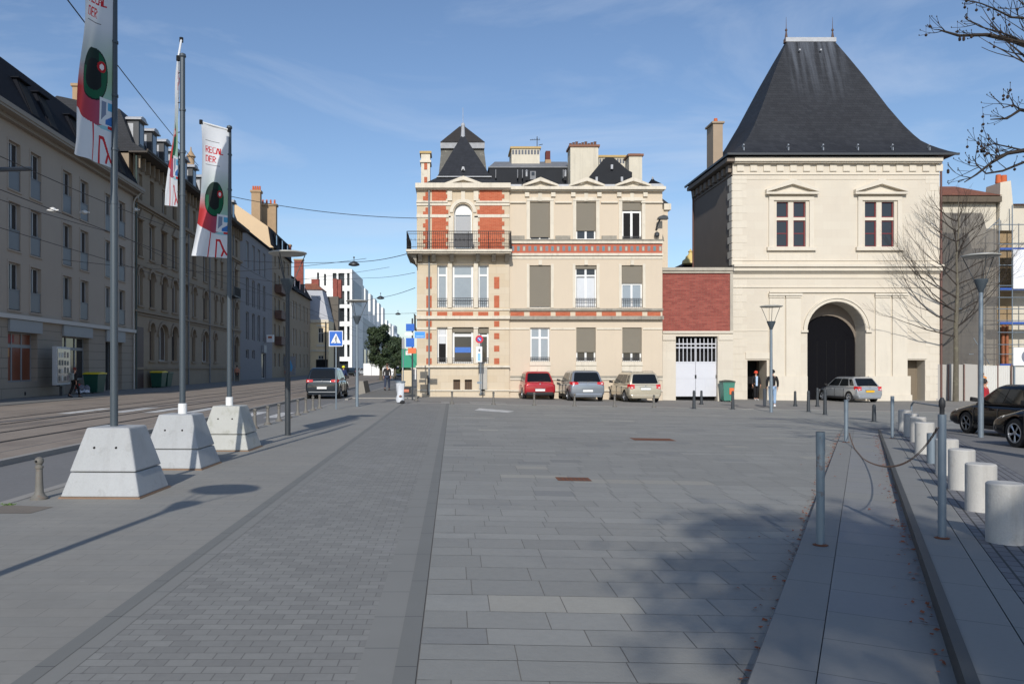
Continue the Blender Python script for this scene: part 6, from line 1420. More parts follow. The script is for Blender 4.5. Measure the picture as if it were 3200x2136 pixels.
for l, x, y, H in (('tall grey bollard before the white double gate', 1592, 937, 0.8), ('slim bollard behind the white gate bollard', 1609, 925, 0.66), ('tall grey bollard in front of the green litter bin', 1681, 938, 0.8), ('bollard between the lamp and the big arch', 1824, 929, 0.72),
                   ('bollard left of the silver car, before the arch', 1854.5, 944, 0.9), ('bollard behind, at the nose of the silver car', 1875, 930, 0.9), ('thick dark bollard in front of the silver car', 1892.5, 951, 1.0), ('short wide bollard on the road beyond the raised strip', 2005, 967, 0.6)):
    steel_bollard(l, x, y, H)
# chain posts on the raised strips
def chain_post(label, x, y, H, top=False, rs=False, r_=0.047):
    q = gp(x, y); t = thing('chain_post', label, 'post', q, 0, 'blue grey chain posts on the raised strips')
    mb = MB(); mb.tube([(0, 0, -0.02), (0, 0, H)], r_, 14)
    if not top: mb.tube([(0, 0, H - 0.2), (0, 0, H)], r_ + 0.003, 14)
    mb.build('post', rusty if rs else galv, t)
    mb = MB(); mb.lathe([(r_ * 1.7, 0), (r_ * 1.9, 0.006), (r_, 0.014)], (0, 0, 0), 12); mb.build('base_flange', rust, t)
    if top: mb = MB(); mb.lathe([(0.02, 0), (0.02, 0.06), (0.027, 0.07), (0.027, 0.12), (0.012, 0.15)], (0, 0, H), 10); mb.build('cap', iron, t)
    return q
q1 = chain_post('rust flaked post at the lower left of the raised strip', 1882, 1250, 1.02, rs=True, r_=0.036)
q2 = chain_post('post with a black knob cap in front of the concrete cylinders', 2161, 1234, 1.10, top=True, r_=0.034)
q3 = chain_post('far post on the left edge of the raised strip', 1941, 1014, 1.0, r_=0.045)
q4 = chain_post('far post left of the row of concrete cylinders', 2047, 1005, 1.05, r_=0.04)
def chain(name_label, a, b, sag, m=rust):
    mb = MB(); L_ = (b - a).length; n = int(L_ * 1.25 / 0.09); pts = []
    for i in range(n + 1):
        t = i / n; p_ = a.lerp(b, t); k = 3.0; s_ = (math.cosh(k * (2 * t - 1)) - math.cosh(k)) / (math.cosh(k) - 1) * sag; p_.z = max(p_.z + s_, gz(p_.x, p_.y) + 0.012); pts.append(p_)
    for i in range(n): 
        d = (pts[i + 1] - pts[i]).normalized(); off = Vector((0, 0, 0.008)) if i % 2 else Vector((0.008, 0, 0))
        mb.tube([pts[i] - d * 0.012 + off, pts[i + 1] + d * 0.012 + off], 0.0045, 4); mb.tube([pts[i] - d * 0.012 - off, pts[i + 1] + d * 0.012 - off], 0.0045, 4)
    o = mb.build('chain', m); tag(o, name_label, 'chain', 'rusty chains between the posts')
chain('rusty chain sagging across the strip from the knobbed post to the far left post', q2 + Vector((-0.04, 0, 0.98)), q3 + Vector((0.05, -0.05, 0.22)), 0.52, M('dull brown chain', srgb(112, 88, 74), 0.8, 0.2, 9))
# concrete cylinders
pos = [(2305, 1247, .35, .63), (2250, 1173, .35, .60), (2206, 1123, .35, .60), (2172, 1088, .35, .6), (2121, 1039, .37, .66), (2106, 1012, .36, .62), (2090, 1000, .36, .62), (2076, 987, .36, .62)]
nm = ['nearest and largest concrete cylinder at the lower right', 'second concrete cylinder from the camera', 'third concrete cylinder from the camera', 'fourth concrete cylinder, partly hidden by the knobbed post', 'fifth concrete cylinder, beyond the narrow steel stump', 'sixth concrete cylinder in the row', 'seventh concrete cylinder in the row', 'last and farthest concrete cylinder in the row']
for kk_, ((x, y, d, H), n_) in enumerate(zip(pos, nm)):
    f_ = (0.83, 0.86, 0.88, 0.90, 0.93, 0.95, 0.96, 0.97)[kk_]; d *= f_; H *= f_
    q = gp(x, y + 2); q = q + Vector((x - CX, F, 0)).normalized() * d / 2; q.z = gz(q.x, q.y); t = thing('concrete_cylinder', n_, 'bollard', q, random.uniform(-0.6, 0.2), 'squat concrete cylinders along the car park')
    mb = MB(); mb.lathe([(d / 2, -0.03), (d / 2, H - 0.014), (d / 2 - 0.014, H)], (0, 0, 0), 40); mb.build('body', conc_c, t)
    mb = MB(); mb.tube([(-d / 2 * 0.30 + 0.02, -d / 2 * 0.955, H * 0.66), (0, -0.02, H * 0.66)], 0.017, 10); each(mb, 'lifting_hole', darkm, t)
q = gp(2137, 1062); mb = MB(); mb.tube([q, q + Vector((0, 0, 0.52))], 0.075, 14); o = mb.build('steel_stump', galv); tag(o, 'narrow galvanised stump between the concrete cylinders', 'post')
mb = MB(); q = gp(2163, 990); pts = [q, q + Vector((0.05, 1.0, 0.0)), q + Vector((0.05, 1.0, 0.62)), q + Vector((0.3, 2.6, 0.62)), q + Vector((0.3, 2.6, 0))]
mb = MB(); mb.tube([q + Vector((0, 0, 0)), q + Vector((0, 0, 0.62)), q + Vector((0.1, 0.3, 0.72)), q + Vector((0.9, 3.1, 0.72)), q + Vector((1.0, 3.4, 0.6)), q + Vector((1.0, 3.4, 0))], 0.03, 8); o = mb.build('hoop_barrier', galv); tag(o, 'grey steel hoop beside the nose of the far black car', 'barrier')

# ---- signs
def signpost(label, X, Y, zg, H, r_=0.03, name='traffic_sign', group=None, m=None):
    t = thing(name, label, 'sign', (X, Y, zg), 0, group)
    mb = MB(); mb.tube([(0, 0, 0), (0, 0, H)], r_, 10); mb.build('pole', m or galv, t); return t
q = gp(771, 938); t = signpost('square blue pedestrian crossing sign on a thin post', q.x, q.y, 0, 2.55)
mb = MB(); y = -0.06; mb.box(-0.27, 0.27, y, y + 0.02, 2.42, 3.02); mb.build('border', signwhite, t); zc = 2.72
mb = MB(); mb.box(-0.245, 0.245, y - 0.006, y - 0.001, 2.445, 2.995); p_ = mb.build('panel', signblue, t)
mb = MB(); mb.prism([(-0.19, 2.55), (0.19, 2.55), (0, 2.93)], y - 0.012, y - 0.007); mb.m(1).disc_y(0.01, 2.80, 0.025, y - 0.018, y - 0.013, 10)
squig(mb, [(0.01, 2.77), (0.0, 2.67)], 0.035, y - 0.013); squig(mb, [(0.0, 2.68), (-0.04, 2.58)], 0.022, y - 0.0135); squig(mb, [(0.0, 2.68), (0.05, 2.58)], 0.022, y - 0.0135); squig(mb, [(0.0, 2.75), (-0.05, 2.70)], 0.018, y - 0.0135); squig(mb, [(0.0, 2.75), (0.055, 2.71)], 0.018, y - 0.0135)
for k in range(4): mb.m(0 if k % 2 else 1).prism([(-0.13 + k * 0.07, 2.555), (-0.09 + k * 0.07, 2.555), (-0.08 + k * 0.06, 2.58), (-0.11 + k * 0.06, 2.58)], y - 0.0145, y - 0.0125)
mb.build('pictogram', [signwhite, M('sign black', (0.01, 0.01, 0.012), 0.4, 0)], p_)
q = gp(1104, 905); t = signpost('round red and blue no parking sign with small plates before the house', q.x, 44.6, q.z, 3.3, 0.03); t.location = at(1103, 905, 44.6)
mb = MB(); mb.disc_y(-0.08, 3.02, 0.215, -0.06, -0.04, 28); mb.build('red_disc', signred, t); mb = MB(); mb.disc_y(-0.08, 3.02, 0.115, -0.068, -0.061, 24); p_ = mb.build('blue_disc', signblue, t)
mb = MB(); squig(mb, [(-0.16, 3.10), (0.0, 2.94)], 0.03, -0.069); squig(mb, [(-0.11, 3.0), (-0.04, 3.06)], 0.015, -0.0695); mb.build('bar', signwhite, p_)
mb = MB(); mb.box(-0.25, 0.07, -0.055, -0.04, 1.78, 2.62); mb.m(1).box(-0.17, -0.02, -0.060, -0.056, 1.84, 2.25); mb.m(2).box(-0.13, -0.03, -0.061, -0.057, 2.34, 2.5); mb.build('info_plate', [signwhite, M('pale blue print', srgb(140, 190, 225), 0.4, 0), lead], t)
mb = MB(); mb.box(-0.2, 0.05, -0.03, 0.03, 0.6, 0.72); mb.build('clamp', galv, t)
t = signpost('leaning stack of blue street direction signs on a post at the house corner', *(at(946, 920, 41.5)), 4.2, 0.04, 'direction_sign', m=darkp); t.location = at(946, 920, 41.5)
for l, (x0_, x1_, z0_, z1_, m_) in {'arrow_panel': (-0.32, 0.1, 3.55, 3.92, signblue), 'street_panel': (0.12, 0.64, 3.2, 3.52, M('bright blue plate', srgb(70, 150, 235), 0.3, 0)), 'lower_panel': (-0.32, 0.1, 2.75, 3.2, signblue), 'orange_panel': (-0.22, 0.2, 2.42, 2.7, signorange), 'white_panel': (-0.38, 0.02, 3.33, 3.47, signwhite)}.items():
    mb = MB(); mb.box(x0_, x1_, -0.09 if l != 'street_panel' else -0.07, -0.05, z0_, z1_)
    if l == 'street_panel': mb.m(1).box(x0_ + 0.06, x1_ - 0.06, -0.075, -0.071, z0_ + 0.08, z0_ + 0.10)
    mb.build(l, [m_, signwhite], t)
t = signpost('small street name post with white plate left of the blue signs', *(at(925, 918, 42)), 3.2, 0.025, 'small_sign'); t.location = at(925, 916, 42)
mb = MB(); mb.box(-0.07, 0.07, -0.04, -0.03, 2.6, 3.1); mb.build('plate', M('grey back of a plate', srgb(150, 152, 156), 0.5, 0.1, 4), t)
r = thing('wall_sign', 'small white square sign hung on the plain grey building', 'sign', at(620, 776, 112)); mb = MB(); mb.box(-0.5, 0.5, -0.1, 0.1, -0.5, 0.5); mb.m(1).box(-0.28, 0.25, -0.11, -0.1, 0.02, 0.3); mb.box(-3, -0.5, -0.03, 0.03, -0.05, 0.05); mb.build('panel', [signwhite, M('orange brown print', srgb(180, 100, 70), 0.5, 0)], r)
# litter bag holder, beige board, bins, display case
q = gp(918, 925); t = thing('litter_bag_stand', 'clear plastic litter bag on a hoop stand by the house corner', 'litter bin', q)
mb = MB(); mb.tube([(0.06, 0, 0), (0.06, 0, 0.95)], 0.02, 6); mb.lathe([(0.21, 0.93), (0.24, 0.94), (0.24, 0.99), (0.21, 1.0)], (0, 0, 0), 14); mb.build('hoop_stand', galv, t)
mb = MB(); rr = random.Random(9)
prof = [(0.05, 0.04), (0.16, 0.06), (0.19, 0.2), (0.16, 0.4), (0.165, 0.6), (0.19, 0.8), (0.215, 0.93)]
n = 14; V = []
for r_, z_ in prof:
    for j in range(n): a = 2 * PI * j / n; k = r_ * rr.uniform(0.86, 1.1); V.append((k * math.cos(a), k * math.sin(a), z_))
mb.add(V, [(i * n + j, i * n + (j + 1) % n, (i + 1) * n + (j + 1) % n, (i + 1) * n + j) for i in range(len(prof) - 1) for j in range(n)]); mb.sm = [True] * len(mb.f)
mb.build('bag', M('translucent white bag', srgb(212, 216, 222), 0.35, 0.2, 6), t); mb = MB(); mb.lathe([(0.05, 0), (0.12, 0.04), (0.10, 0.12), (0.02, 0.16)], (0.1, -0.12, 0.0), 8); mb.m(1).lathe([(0.03, 0), (0.08, 0.05), (0.02, 0.1)], (0.02, -0.16, 0.28), 7); mb.build('litter', [trimb, M('brown litter', srgb(150, 100, 80), 0.8, 0.2, 5)], t)
t = thing('pavement_board', 'beige rounded board leaning behind the sign post at the house corner', 'board', at(934, 905, 45)); mb = MB(); mb.box(-0.3, 0.26, 0, 0.08, 0.45, 1.35); mb.build('board', M('beige board', srgb(206, 190, 160), 0.7, 0.05, 2), t, bevel=0.08); mb = MB(); mb.box(-0.24, 0.2, 0.02, 0.1, 0.08, 0.42); mb.m(1).box(-0.26, 0.1, -0.01, 0.02, 0.15, 0.3); mb.build('foot', [trimb, M('salmon panel', srgb(196, 120, 96), 0.7, 0.05)], t)
t = thing('green_board', 'green shop board with a pale emblem standing far behind the corner', 'sign', at(938, 870, 62)); mb = MB(); mb.box(-0.55, 0.6, 0, 0.1, 0.9, 2.3); mb.m(1).box(-0.25, 0.2, -0.01, 0, 1.85, 2.2); mb.box(-0.5, -0.42, 0.02, 0.08, 0, 0.9); mb.box(0.45, 0.53, 0.02, 0.08, 0, 0.9); mb.build('board', [M('shop green', srgb(40, 150, 120), 0.5, 0.1), signwhite], t)
q = gp(1668, 911.5); t = thing('litter_bin', 'teal wheeled bin with an orange sticker, against the gatehouse wall', 'bin', ((1668 - CX) / F * 45.9, 45.9, g(15.3) - 0.05), 0)
def bin_(t, m, lidm, w=0.62, d=0.7, h=1.05):
    mb = MB(); mb.hexa([(-w * 0.4, -d * 0.38, 0.06), (w * 0.4, -d * 0.38, 0.06), (w * 0.4, d * 0.4, 0.06), (-w * 0.4, d * 0.4, 0.06)], [(-w / 2, -d / 2, h * 0.88), (w / 2, -d / 2, h * 0.88), (w / 2, d / 2, h * 0.88), (-w / 2, d / 2, h * 0.88)]); mb.box(-w / 2 - 0.02, w / 2 + 0.02, -d / 2 - 0.02, d / 2 + 0.02, h * 0.86, h * 0.9); mb.build('body', m, t, bevel=0.02)
    mb = MB(); mb.prism([(-w / 2 - 0.03, h * 0.905), (w / 2 + 0.03, h * 0.905), (w / 2, h * 0.95), (0, h), (-w / 2, h * 0.95)], -d / 2 - 0.04, d / 2 + 0.03); mb.build('lid', lidm, t)
    mb = MB()
    for x in (-w * 0.36, w * 0.36): mb.tube([(x - 0.03, d * 0.36, 0.1), (x + 0.03, d * 0.36, 0.1)], 0.1, 10)
    mb.build('wheel', rubber, t)
bin_(t, teal, M('dark bin lid', srgb(56, 60, 52), 0.6, 0.1, 4), 0.66, 0.7, 1.22); mb = MB(); mb.box(0.02, 0.27, -0.34, -0.325, 0.42, 0.78); mb.build('sticker', signorange, t)
Yb = 49; t = thing('waste_container', 'dark green container with yellow lid, half hidden by the nearest flag pole', 'bin', (rowX(50.5) + 0.9, 50.6, 0), math.atan2(FD.y, FD.x), 'yellow lidded recycling containers'); bin_(t, dkgreen, yellowp, 1.35, 0.9, 1.3)
Yb = Yrow(345) + 0.3; t = thing('waste_container', 'dark green container pair with yellow lid under the arched windows', 'bin', (rowX(64) + 0.75, 63.6, 0), math.atan2(FD.y, FD.x), 'yellow lidded recycling containers'); bin_(t, dkgreen, yellowp, 1.35, 0.9, 1.3)
t = thing('waste_container', 'all green container right of the yellow lidded one under the arched windows', 'bin', (rowX(66) + 0.75, 65.2, 0), math.atan2(FD.y, FD.x)); bin_(t, dkgreen, dkgreen, 1.35, 0.9, 1.22)
t = thing('litter_pile', 'small heap of red and white rubbish bags against the green container', 'rubbish', (rowX(48.4) + 0.8, 48.7, 0)); mb = MB(); rr = random.Random(2)
for i in range(7): mb.m(i % 3).lathe([(0.05, 0), (0.2, 0.08), (0.18, 0.25), (0.03, 0.36)], (rr.uniform(-0.25, 0.25), rr.uniform(-0.3, 0.3), rr.uniform(0, 0.35)), 7)
mb.build('bags', [M('white blue bag', srgb(200, 206, 220), 0.5, 0.5, 9), M('red bag', srgb(200, 66, 46), 0.5, 0.2, 5), M('grey bag', srgb(110, 112, 124), 0.5, 0.4, 9)], t)
t = thing('display_case', 'grey glazed poster display case on a foot before the shop windows', 'display case', (rowX(46) + 0.85, 46.0, 0), math.atan2(FD.y, FD.x) + 0.12)
mb = MB(); mb.box(-1.25, 1.25, -0.12, 0.12, 0.62, 2.75); mb.build('case', M('pale grey steel case', srgb(178, 180, 182), 0.5, 0.05, 2), t, bevel=0.02)
mb = MB(); mb.box(-1.12, 1.12, -0.135, -0.121, 0.74, 2.62); pn = mb.build('glazing', M('dim display glass', srgb(116, 120, 122), 0.12, 0.3, 1.5), t)
mb = MB(); rr = random.Random(8)
for i in range(4):
    for j in range(4):
        x = -0.95 + i * 0.5; z = 0.85 + j * 0.43; mb.m(rr.randint(0, 2)).box(x, x + rr.uniform(0.22, 0.36), -0.142, -0.136, z, z + rr.uniform(0.22, 0.36))
mb.build('poster', [M('dark poster', srgb(50, 48, 54), 0.5, 0.4, 6), M('pale poster', srgb(190, 188, 184), 0.5, 0.3, 6), M('mauve poster', srgb(110, 86, 92), 0.5, 0.4, 6)], pn)
mb = MB(); mb.box(-0.12, 0.12, -0.08, 0.08, 0, 0.62); mb.prism([(-0.5, 0.62), (0.5, 0.62), (0.7, 0.62), (-0.7, 0.62)], -0.05, 0.05) if False else None; mb.box(-0.6, 0.6, -0.1, 0.1, 0.55, 0.62); mb.build('foot', darkp, t)
t = thing('works_fence', 'white construction hoarding low at the end of the street', 'fence', at(893, 860, 150)); mb = MB(); mb.box(-4.8, 2.0, 0, 0.1, 0, 2.2); 
for i in range(5): mb.m(1).box(-4.8 + i * 1.5, -4.74 + i * 1.5, -0.02, 0, 0, 2.2); mb.m(0)
mb.build('panel', [signwhite, lead], t); t.location.z = 0
t = thing('mural_panel', 'small painted blue and white panel against the shaded facades', 'panel', (rowX(128) + 0.8, 128, 0)); mb = MB(); mb.box(-0.9, 0.9, 0, 0.06, 0.3, 3.2); mb.m(1).prism([(-0.2, 0.9), (0.3, 0.9), (0.45, 1.6), (0.1, 2.7), (-0.3, 1.7)], -0.01, 0); mb.m(2).box(-0.8, -0.2, -0.012, -0.001, 0.5, 1.0); mb.build('board', [M('pale grey board', srgb(150, 150, 152), 0.7, 0.3, 3), M('blue paint', srgb(90, 170, 220), 0.5, 0.1), M('salmon paint', srgb(200, 120, 100), 0.5, 0.1)], t)
t = thing('tram_barrier', 'low grey concrete barrier end at the kerb right of the dark blue car', 'barrier', (-5.6, 50, 0)); mb = MB(); mb.hexa([(-0.22, 0, -0.1), (0.25, 0, -0.1), (0.25, 3, -0.1), (-0.22, 3, -0.1)], [(-0.18, 0.3, 0.75), (0.06, 0.3, 0.75), (0.06, 3, 0.75), (-0.18, 3, 0.75)]); mb.build('barrier', M('aged barrier', srgb(138, 134, 126), 0.9, 0.15, 2), t)

# ================================================================ CARS
def bake(o):
    dg = bpy.context.evaluated_depsgraph_get(); dg.update()
    me = bpy.data.meshes.new_from_object(o.evaluated_get(dg)); o.modifiers.clear(); o.data = me; return o
def interp(tab, x):
    if x <= tab[0][0]: return tab[0][1]
    for (a, p), (b, q) in zip(tab, tab[1:]):
        if x <= b:
            t = (x - a) / (b - a); t = t * t * (3 - 2 * t) * 0.5 + t * 0.5; return p + (q - p) * t
    return tab[-1][1]
def make_car(label, loc, heading, paint, L=4.0, W=1.72, H=1.47, belt=0.92, nose=0.72, tailz=0.95, cab=(-0.97, -0.78, 0.12, 0.50), wheel_r=0.31, lights='high', platem=None, rimm=None, rail=False, group=None, plate_z=0.45, rackbox=False, back_glass=None, cat='car'):
    r = thing('parked_car', label, cat, loc, heading, group)
    Lh = L / 2; w0 = W / 2; zb = 0.2
    top = [(-Lh, tailz - 0.06), (-Lh * 0.9, tailz), (-Lh * 0.2, belt + 0.02), (Lh * 0.45, belt), (Lh * 0.55, belt - 0.01), (Lh * 0.9, nose), (Lh, nose - 0.12)]
    S = [-1, -0.995, -0.985, -0.97, -0.94, -0.9] + [-0.9 + 1.8 * i / 26 for i in range(1, 26)] + [0.9, 0.94, 0.97, 0.985, 0.995, 1]
    nr = 32; V = []; FC = []
    for s in S:
        e = max(0.0, 1 - abs(s) ** 14) ** (1 / 5); ew = max(0.0, 1 - abs(s) ** 14) ** (1 / 3)
        zt = interp(top, s * Lh); bb = zb + 0.05 * (1 - e) + (0.08 if abs(s) > 0.9 else 0) * 0.5; zc = (zt + bb) / 2; hz_ = (zt - bb) / 2 * (0.72 + 0.28 * e); ww_ = w0 * (0.86 + 0.14 * ew)
        for k in range(nr):
            a = 2 * PI * (k + 0.5) / nr; ca, sa = math.cos(a), math.sin(a); n_ = 0.48 if sa > 0 else 0.34
            yy = ww_ * math.copysign(abs(ca) ** n_, ca); zz = hz_ * math.copysign(abs(sa) ** 0.42, sa)
            yy *= 1 - 0.05 * max(0, zz / hz_) - 0.03 * max(0, -zz / hz_)
            V.append((s * Lh, yy, zc + zz))
    ns = len(S)
    for i in range(ns - 1):
        for k in range(nr): FC.append((i * nr + k, (i + 1) * nr + k, (i + 1) * nr + (k + 1) % nr, i * nr + (k + 1) % nr))
    FC.append(tuple(range(nr))); FC.append(tuple((ns - 1) * nr + k for k in range(nr))[::-1])
    mb = MB(); mb.add(V, [f[::-1] for f in FC]); mb.sm = [True] * (len(FC) - 2) + [False, False]
    axr, axf = -Lh * 0.64, Lh * 0.62
    body = mb.build('body', paint)
    mb = MB()
    for ax in (axr, axf):
        for sy in (-1, 1): mb.tube([(ax, sy * (w0 + 0.1), wheel_r), (ax, sy * (w0 - 0.28), wheel_r)], wheel_r * 1.16, 28)
    cut = mb.build('cutter', trimb)
    b = body.modifiers.new('b', 'BOOLEAN'); b.object = cut; b.operation = 'DIFFERENCE'; b.solver = 'EXACT'
    try: b.material_mode = 'TRANSFER'
    except Exception: pass
    bake(body); bpy.data.objects.remove(cut); body.parent = r
    try: body.data.set_sharp_from_angle(angle=math.radians(45))
    except Exception: pass
    # cabin
    xrb, xrt, xft, xfb = [c * Lh for c in cab]; wb, wt = w0 * 0.92, w0 * 0.70; zb_, zt_ = belt - 0.06, H
    A = [(xrb, -wb, zb_), (xfb, -wb, zb_), (xfb, wb, zb_), (xrb, wb, zb_)]; xm = (xrt + xft) / 2
    zr = zt_ - 0.07
    Bm = [(xrt - 0.06, -wt - 0.035, zr), (xft + 0.10, -wt - 0.035, zr), (xft + 0.10, wt + 0.035, zr), (xrt - 0.06, wt + 0.035, zr)]
    T = [(xrt + 0.08, -wt + 0.08, zt_), (xft - 0.1, -wt + 0.08, zt_), (xft - 0.1, wt - 0.08, zt_), (xrt + 0.08, wt - 0.08, zt_)]
    mb = MB(); mb.add(A + Bm + T, [(3, 2, 1, 0)] + [(i, (i + 1) % 4, (i + 1) % 4 + 4, i + 4) for i in range(4)] + [(i + 4, (i + 1) % 4 + 4, (i + 1) % 4 + 8, i + 8) for i in range(4)] + [(8, 9, 10, 11)])
    mb.smooth = True; mb.sm = [True] * len(mb.f)
    cabn = mb.build('cabin', paint, r); bv = cabn.modifiers.new('bevel', 'BEVEL'); bv.width = 0.07; bv.segments = 4; bv.limit_method = 'ANGLE'; bv.angle_limit = math.radians(12)
    def panel(name, a, b, c, d, polys, m, off=0.006):
        a, b, c, d = map(Vector, (a, b, c, d)); nn = (b - a).cross(d - a).normalized()
        P = lambda u, v: (a.lerp(b, u).lerp(d.lerp(c, u), v)) + nn * off
        mb = MB()
        for pl in polys: 
            pts = [P(u, v) for u, v in pl]; back = [p_ - nn * 0.012 for p_ in pts]; n = len(pts)
            mb.add(pts + back, [tuple(range(n))] + [(i, i + n, (i + 1) % n + n, (i + 1) % n) for i in range(n)])
        return mb.build(name, m, r)
    def rr_(u0, u1, v0, v1, e=0.05, tl=0, tr=0): return [(u0 + e, v0), (u1 - e, v0), (u1, v0 + e), (u1 - tr, v1 - e), (u1 - e - tr, v1), (u0 + e + tl, v1), (u0 + tl, v1 - e), (u0, v0 + e)]
    panel('rear_window', A[3], A[0], Bm[0], Bm[3], [rr_(0.07, 0.93, 0.16, 0.93)], back_glass or carglass)
    panel('windscreen', A[1], A[2], Bm[2], Bm[1], [rr_(0.05, 0.95, 0.06, 0.95)], carglass)
    for nm_, q in (('side_window', (A[0], A[1], Bm[1], Bm[0])), ('side_window', (A[2], A[3], Bm[3], Bm[2]))):
        fl = nm_ and q[0] is A[2]
        P1, P2, P3 = rr_(0.06, 0.20, 0.2, 0.86, 0.03), rr_(0.24, 0.55, 0.16, 0.9, 0.02), rr_(0.575, 0.93, 0.16, 0.9, 0.02)
        pl = [P1, P2, P3]
        if fl: pl = [[(1 - u, v) for u, v in p_][::-1] for p_ in pl]
        panel('side_window', *q, pl, carglass)
    # wheels
    for ax in (axr, axf):
        for sy in (-1, 1):
            y1 = sy * (w0 - 0.015); y0 = sy * (w0 - 0.21); R_ = wheel_r
            mb = MB(Matrix.Translation((ax, (y0 + y1) / 2, R_)) @ Matrix.Rotation(-sy * PI / 2, 4, 'X')); mb.lathe([(R_ * 0.62, -0.09), (R_ * 0.93, -0.095), (R_, -0.06), (R_, 0.06), (R_ * 0.93, 0.095), (R_ * 0.66, 0.1), (R_ * 0.64, 0.07)], (0, 0, 0), 28); wh_ = mb.build('wheel', rubber, r)
            mb = MB(Matrix.Translation((ax, (y0 + y1) / 2, R_)) @ Matrix.Rotation(-sy * PI / 2, 4, 'X'))
            mb.m(1).lathe([(R_ * 0.6, 0.03), (R_ * 0.6, 0.045)], (0, 0, 0), 24); mb.m(0)
            mb.lathe([(R_ * 0.66, 0.07), (R_ * 0.67, 0.104), (R_ * 0.6, 0.104), (R_ * 0.58, 0.05)], (0, 0, 0), 28); mb.lathe([(0.05, 0.05), (0.05, 0.095), (0.02, 0.1)], (0, 0, 0), 12)
            for k in range(5):
                a = 2 * PI * k / 5 + 0.3
                for da in (-0.10, 0.10): mb.tube([(0.04 * math.cos(a), 0.04 * math.sin(a), 0.082), (R_ * 0.62 * math.cos(a + da), R_ * 0.62 * math.sin(a + da), 0.088)], 0.014, 5)
            mb.build('rim', [rimm or alloy, trimb], wh_)
    # rear details
    xr = -Lh
    if lights == 'high': zz0, zz1, yw = tailz - 0.30, tailz - 0.04, 0.30
    elif lights == 'wide': zz0, zz1, yw = tailz - 0.21, tailz - 0.03, 0.40
    elif lights == 'round': zz0, zz1, yw = tailz - 0.34, tailz - 0.10, 0.26
    else: zz0, zz1, yw = tailz - 0.36, tailz - 0.12, 0.32
    for sy in (-1, 1):
        mb = MB(); yo = w0 * 0.985
        if lights == 'round':
            for i_, zq in enumerate((zz1 - 0.05, zz0 + 0.03)):
                mb.tube([(xr - 0.012 + 0.02, sy * (w0 * 0.72), zq), (xr + 0.1, sy * (w0 * 0.72), zq)], 0.075 if i_ == 0 else 0.05, 16)
        else:
            mb.hexa([(xr - 0.008, sy * (w0 * 0.97 - yw), zz0 + 0.05), (xr + 0.0, sy * (w0 * 0.90), zz0), (xr + 0.26, sy * yo, zz0 + 0.05), (xr + 0.26, sy * (w0 * 0.8 - 0.1), zz0 + 0.05)][::sy if sy > 0 else -1] if False else
                    [(xr - 0.008, sy * (w0 * 0.95 - yw), zz0 + 0.04), (xr - 0.002, sy * (w0 * 0.88), zz0), (xr + 0.24, sy * yo, zz0 + 0.05), (xr + 0.2, sy * (w0 * 0.6), zz0 + 0.05)],
                    [(xr + 0.01, sy * (w0 * 0.95 - yw), zz1 - 0.03), (xr + 0.015, sy * (w0 * 0.88), zz1), (xr + 0.3, sy * yo * 0.985, zz1), (xr + 0.22, sy * (w0 * 0.6), zz1)])
        tl = mb.build('tail_light', tail, r, bevel=0.012)
        if lights != 'round': mb = MB(); mb.box(xr - 0.016, xr + 0.05, sy * (w0 * 0.88 - 0.13), sy * (w0 * 0.88 - 0.03), zz0 + 0.06, zz0 + 0.11); mb.build('reversing_lamp', lampw, tl)
    mb = MB(); mb.hexa([(xr - 0.02, -w0 * 0.80, 0.22), (xr + 0.5, -w0 * 0.9, 0.2), (xr + 0.5, w0 * 0.9, 0.2), (xr - 0.02, w0 * 0.80, 0.22)], [(xr - 0.035, -w0 * 0.84, 0.42), (xr + 0.3, -w0 * 0.96, 0.42), (xr + 0.3, w0 * 0.96, 0.42), (xr - 0.035, w0 * 0.84, 0.42)]); mb.build('rear_bumper', trimb if lights == 'round' else paint, r, bevel=0.05)
    mb = MB(); mb.box(xr - 0.05, xr - 0.005, -0.26, 0.26, plate_z, plate_z + 0.11); pl = mb.build('number_plate', platem or plate, r)
    mb = MB(); mb.box(xr - 0.03, xr - 0.002, -0.3, 0.3, plate_z + 0.125, plate_z + 0.15); mb.lathe([(0.04, 0), (0.04, 0.02)], (0, 0, 0), 3) if False else None; mb.build('trim_strip', lead, r)
    mb = MB(); mb.tube([(xr - 0.012, 0, tailz - 0.13), (xr + 0.02, 0, tailz - 0.13)], 0.035, 14); mb.build('emblem', alloy, r)
    mb = MB(); xw = xrb + 0.10; mb.tube([(xw - 0.05, 0.05, belt + 0.10), (xw + 0.02, -0.33, belt + 0.17)], 0.012, 5); mb.build('wiper', trimb, r)
    for sy in (-1, 1):
        mb = MB(); mb.hexa([(xfb - 0.35, sy * (wb + 0.02), belt + 0.02), (xfb - 0.22, sy * (wb + 0.02), belt + 0.02), (xfb - 0.2, sy * (wb + 0.22), belt + 0.04), (xfb - 0.33, sy * (wb + 0.22), belt + 0.04)], [(xfb - 0.36, sy * (wb + 0.03), belt + 0.12), (xfb - 0.24, sy * (wb + 0.03), belt + 0.12), (xfb - 0.22, sy * (wb + 0.22), belt + 0.16), (xfb - 0.34, sy * (wb + 0.22), belt + 0.16)]); mb.build('wing_mirror', trimb, r, bevel=0.02)
        mb = MB(); 
        for hx_ in (-0.32 * Lh, 0.12 * Lh): mb.box(hx_, hx_ + 0.2, sy * (w0 * 0.985), sy * (w0 * 1.012), belt - 0.16, belt - 0.13)
        each(mb, 'door_handle', paint, r)
        mb = MB()
        for sx_ in (-0.40 * Lh, 0.02 * Lh, 0.47 * Lh): mb.box(sx_, sx_ + 0.008, sy * (w0 * 0.955), sy * (w0 * 0.9995), 0.34, belt - 0.13)
        each(mb, 'door_gap', trimb, r)
